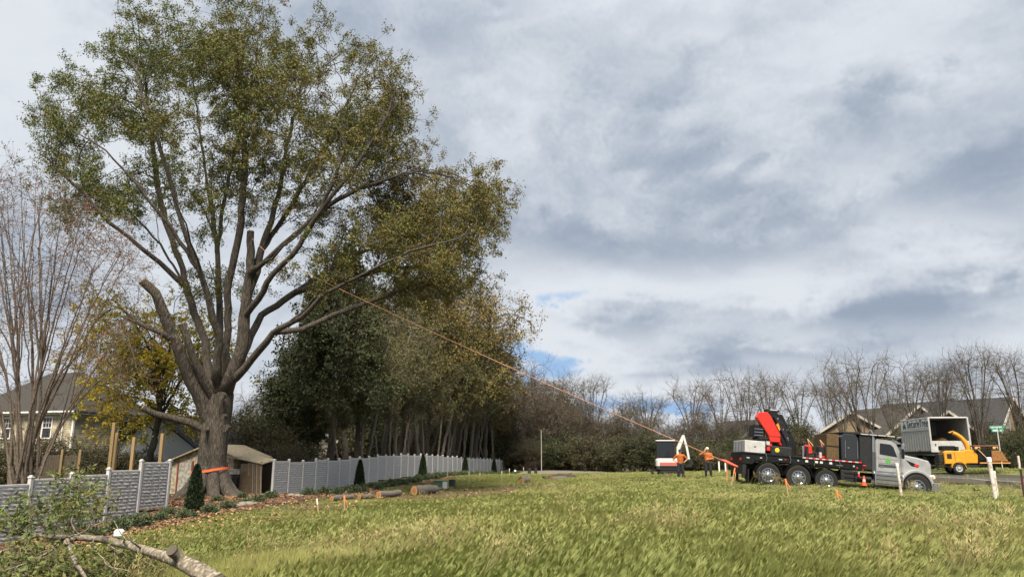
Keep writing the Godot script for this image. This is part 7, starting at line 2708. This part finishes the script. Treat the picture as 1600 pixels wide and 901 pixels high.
# ---------------------------------------------------------------- the fallen branch in the foreground
func fallen_branch() -> void:
	var rng := RandomNumberGenerator.new()
	rng.seed = 31
	var base := on(318, 9.6)
	var root := thing("fallen_branch", "large pale barked fallen branch with green leaves lying before the stepped fence", "branch", base)
	var sk := Skel.new()
	var P := func(u: float, v: float, d: float) -> Vector3: return at(u, v, d) - base
	var bole: Array = sk.limb([P.call(340, 912, 9.2), P.call(312, 893, 9.5), P.call(280, 877, 9.8), P.call(262, 870, 10.0)], 0.12, 0.0, rng)
	var r0 := bole.size()
	var stem: Array = sk.limb([P.call(240, 864, 10.3), P.call(205, 853, 10.8), P.call(165, 843, 11.4), P.call(130, 840, 11.9), P.call(85, 839, 12.4), P.call(40, 834, 12.8), P.call(-20, 826, 13.3), P.call(-90, 815, 13.8)], 0.16, 0.05, rng, bole[-1])
	for i in bole.size():
		sk.floor_r[bole[i]] = lerpf(0.118, 0.075, float(i) / bole.size())
	for i in stem.size():
		sk.floor_r[stem[i]] = lerpf(0.062, 0.014, float(i) / stem.size())
	var stub: Array = sk.limb([P.call(276, 868, 9.7), P.call(268, 860, 9.6)], 0.1, 0.0, rng, bole[int(r0 * 0.6)])
	for i in stub:
		sk.floor_r[i] = 0.068
	var low: Array = sk.limb([P.call(103, 846, 11.8), P.call(108, 860, 11.2), P.call(118, 878, 10.8), P.call(132, 900, 10.3), P.call(150, 925, 10.0)], 0.14, 0.06, rng, stem[int(stem.size() * 0.42)])
	for i in low.size():
		sk.floor_r[low[i]] = lerpf(0.045, 0.022, float(i) / low.size())
	var more := []
	for q in [[0.40, [[110, 815, 12.0], [120, 780, 12.2], [125, 745, 12.4]]], [0.55, [[60, 812, 12.3], [45, 785, 12.2]]], [0.48, [[120, 835, 11.2], [160, 815, 10.9], [175, 795, 10.8]]], [0.2, [[196, 843, 10.7], [184, 826, 10.8], [177, 812, 10.9]]], [0.1, [[206, 846, 10.3], [199, 838, 10.3]]], [0.65, [[20, 815, 12.4], [5, 795, 12.4]]], [0.5, [[80, 860, 11.2], [40, 880, 10.8], [10, 890, 10.6]]], [0.35, [[150, 862, 10.8], [170, 885, 10.4], [205, 893, 10.2]]], [0.6, [[40, 850, 12.0], [0, 862, 11.6]]], [0.3, [[178, 858, 11.0], [215, 872, 10.9], [240, 884, 10.9]]]]:
		var pts := []
		for e in q[1]:
			pts.append(P.call(e[0], e[1], e[2]))
		var got: Array = sk.limb(pts, 0.14, 0.12, rng, stem[int((stem.size() - 1) * q[0])])
		for i in got.size():
			sk.floor_r[got[i]] = lerpf(0.016, 0.006, float(i) / got.size())
		more.append_array(got)
	more.append_array(stem.slice(int(stem.size() * 0.45)))
	more.append_array(low.slice(2))
	var o := {"seed": 6, "per": 4, "spread": 0.13, "step": 0.12, "wob": 0.14, "turn": 0.4, "twigs": 3, "twig_len": 0.2, "twig_r": 0.0028, "leaves": 5, "leaf": 0.095, "scatter": 0.02, "hang": 0.15, "blade": 0.17,
		"cols": [Color(0.07, 0.105, 0.022), Color(0.09, 0.125, 0.026), Color(0.125, 0.15, 0.034), Color(0.18, 0.165, 0.044)]}
	for q in [[105, 800, 30, 24, 12.1, 12], [112, 770, 16, 16, 12.3, 6], [40, 810, 40, 20, 12.5, 8], [150, 808, 18, 16, 11.4, 4], [8, 814, 30, 20, 12.8, 4], [55, 884, 70, 18, 11.4, 24], [165, 890, 50, 14, 11.2, 13], [15, 902, 40, 14, 10.8, 8], [110, 903, 60, 12, 10.8, 11], [215, 888, 26, 8, 11.2, 4]]:
		for k in q[5]:
			clump(sk, P.call(q[0] + rng.randfn() * q[2] * 0.6, q[1] + rng.randfn() * q[3] * 0.6, q[4] + rng.randfn() * 0.35), more, o, rng)
	var wood := MB.new()
	sk.wood(0.003, 0.05, wood, 3, 0.0)
	var crown := MB.new()
	dress(sk, wood, crown, o, rng)
	obj("limb", wood, mat(Color(0.62, 0.57, 0.48), 0.9, "birch", Vector3(1.3, 1.3, 1.3), 1.5), root)
	obj("foliage", crown, leaf_mat(0.5), root).set_meta("kind", "stuff")
	var e := sk.p[stub[-1]]
	var d := sk.dir[stub[-1]]
	var cut := MB.new()
	cut.tube([e - d * 0.01, e + d * 0.015], [0.07, 0.067], 12)
	obj("broken_end", cut, mat(Color(0.26, 0.22, 0.17), 0.95, "grit", Vector3(3, 3, 3), 2.0), root)

func _ready() -> void:
	relief.seed = 4
	relief.frequency = 0.22
	relief.fractal_octaves = 3
	patches.seed = 9
	patches.frequency = 0.09
	patches.fractal_octaves = 4
	look()
	paints()
	lay_roads()
	lay_ground()
	lay_grass()
	great_oak()
	bare_myrtle()
	woods()
	houses()
	fences()
	yard()
	plants()
	crane_truck()
	chip_truck()
	chipper()
	excavator()
	rigging()
	people()
	small_things()
	fallen_branch()
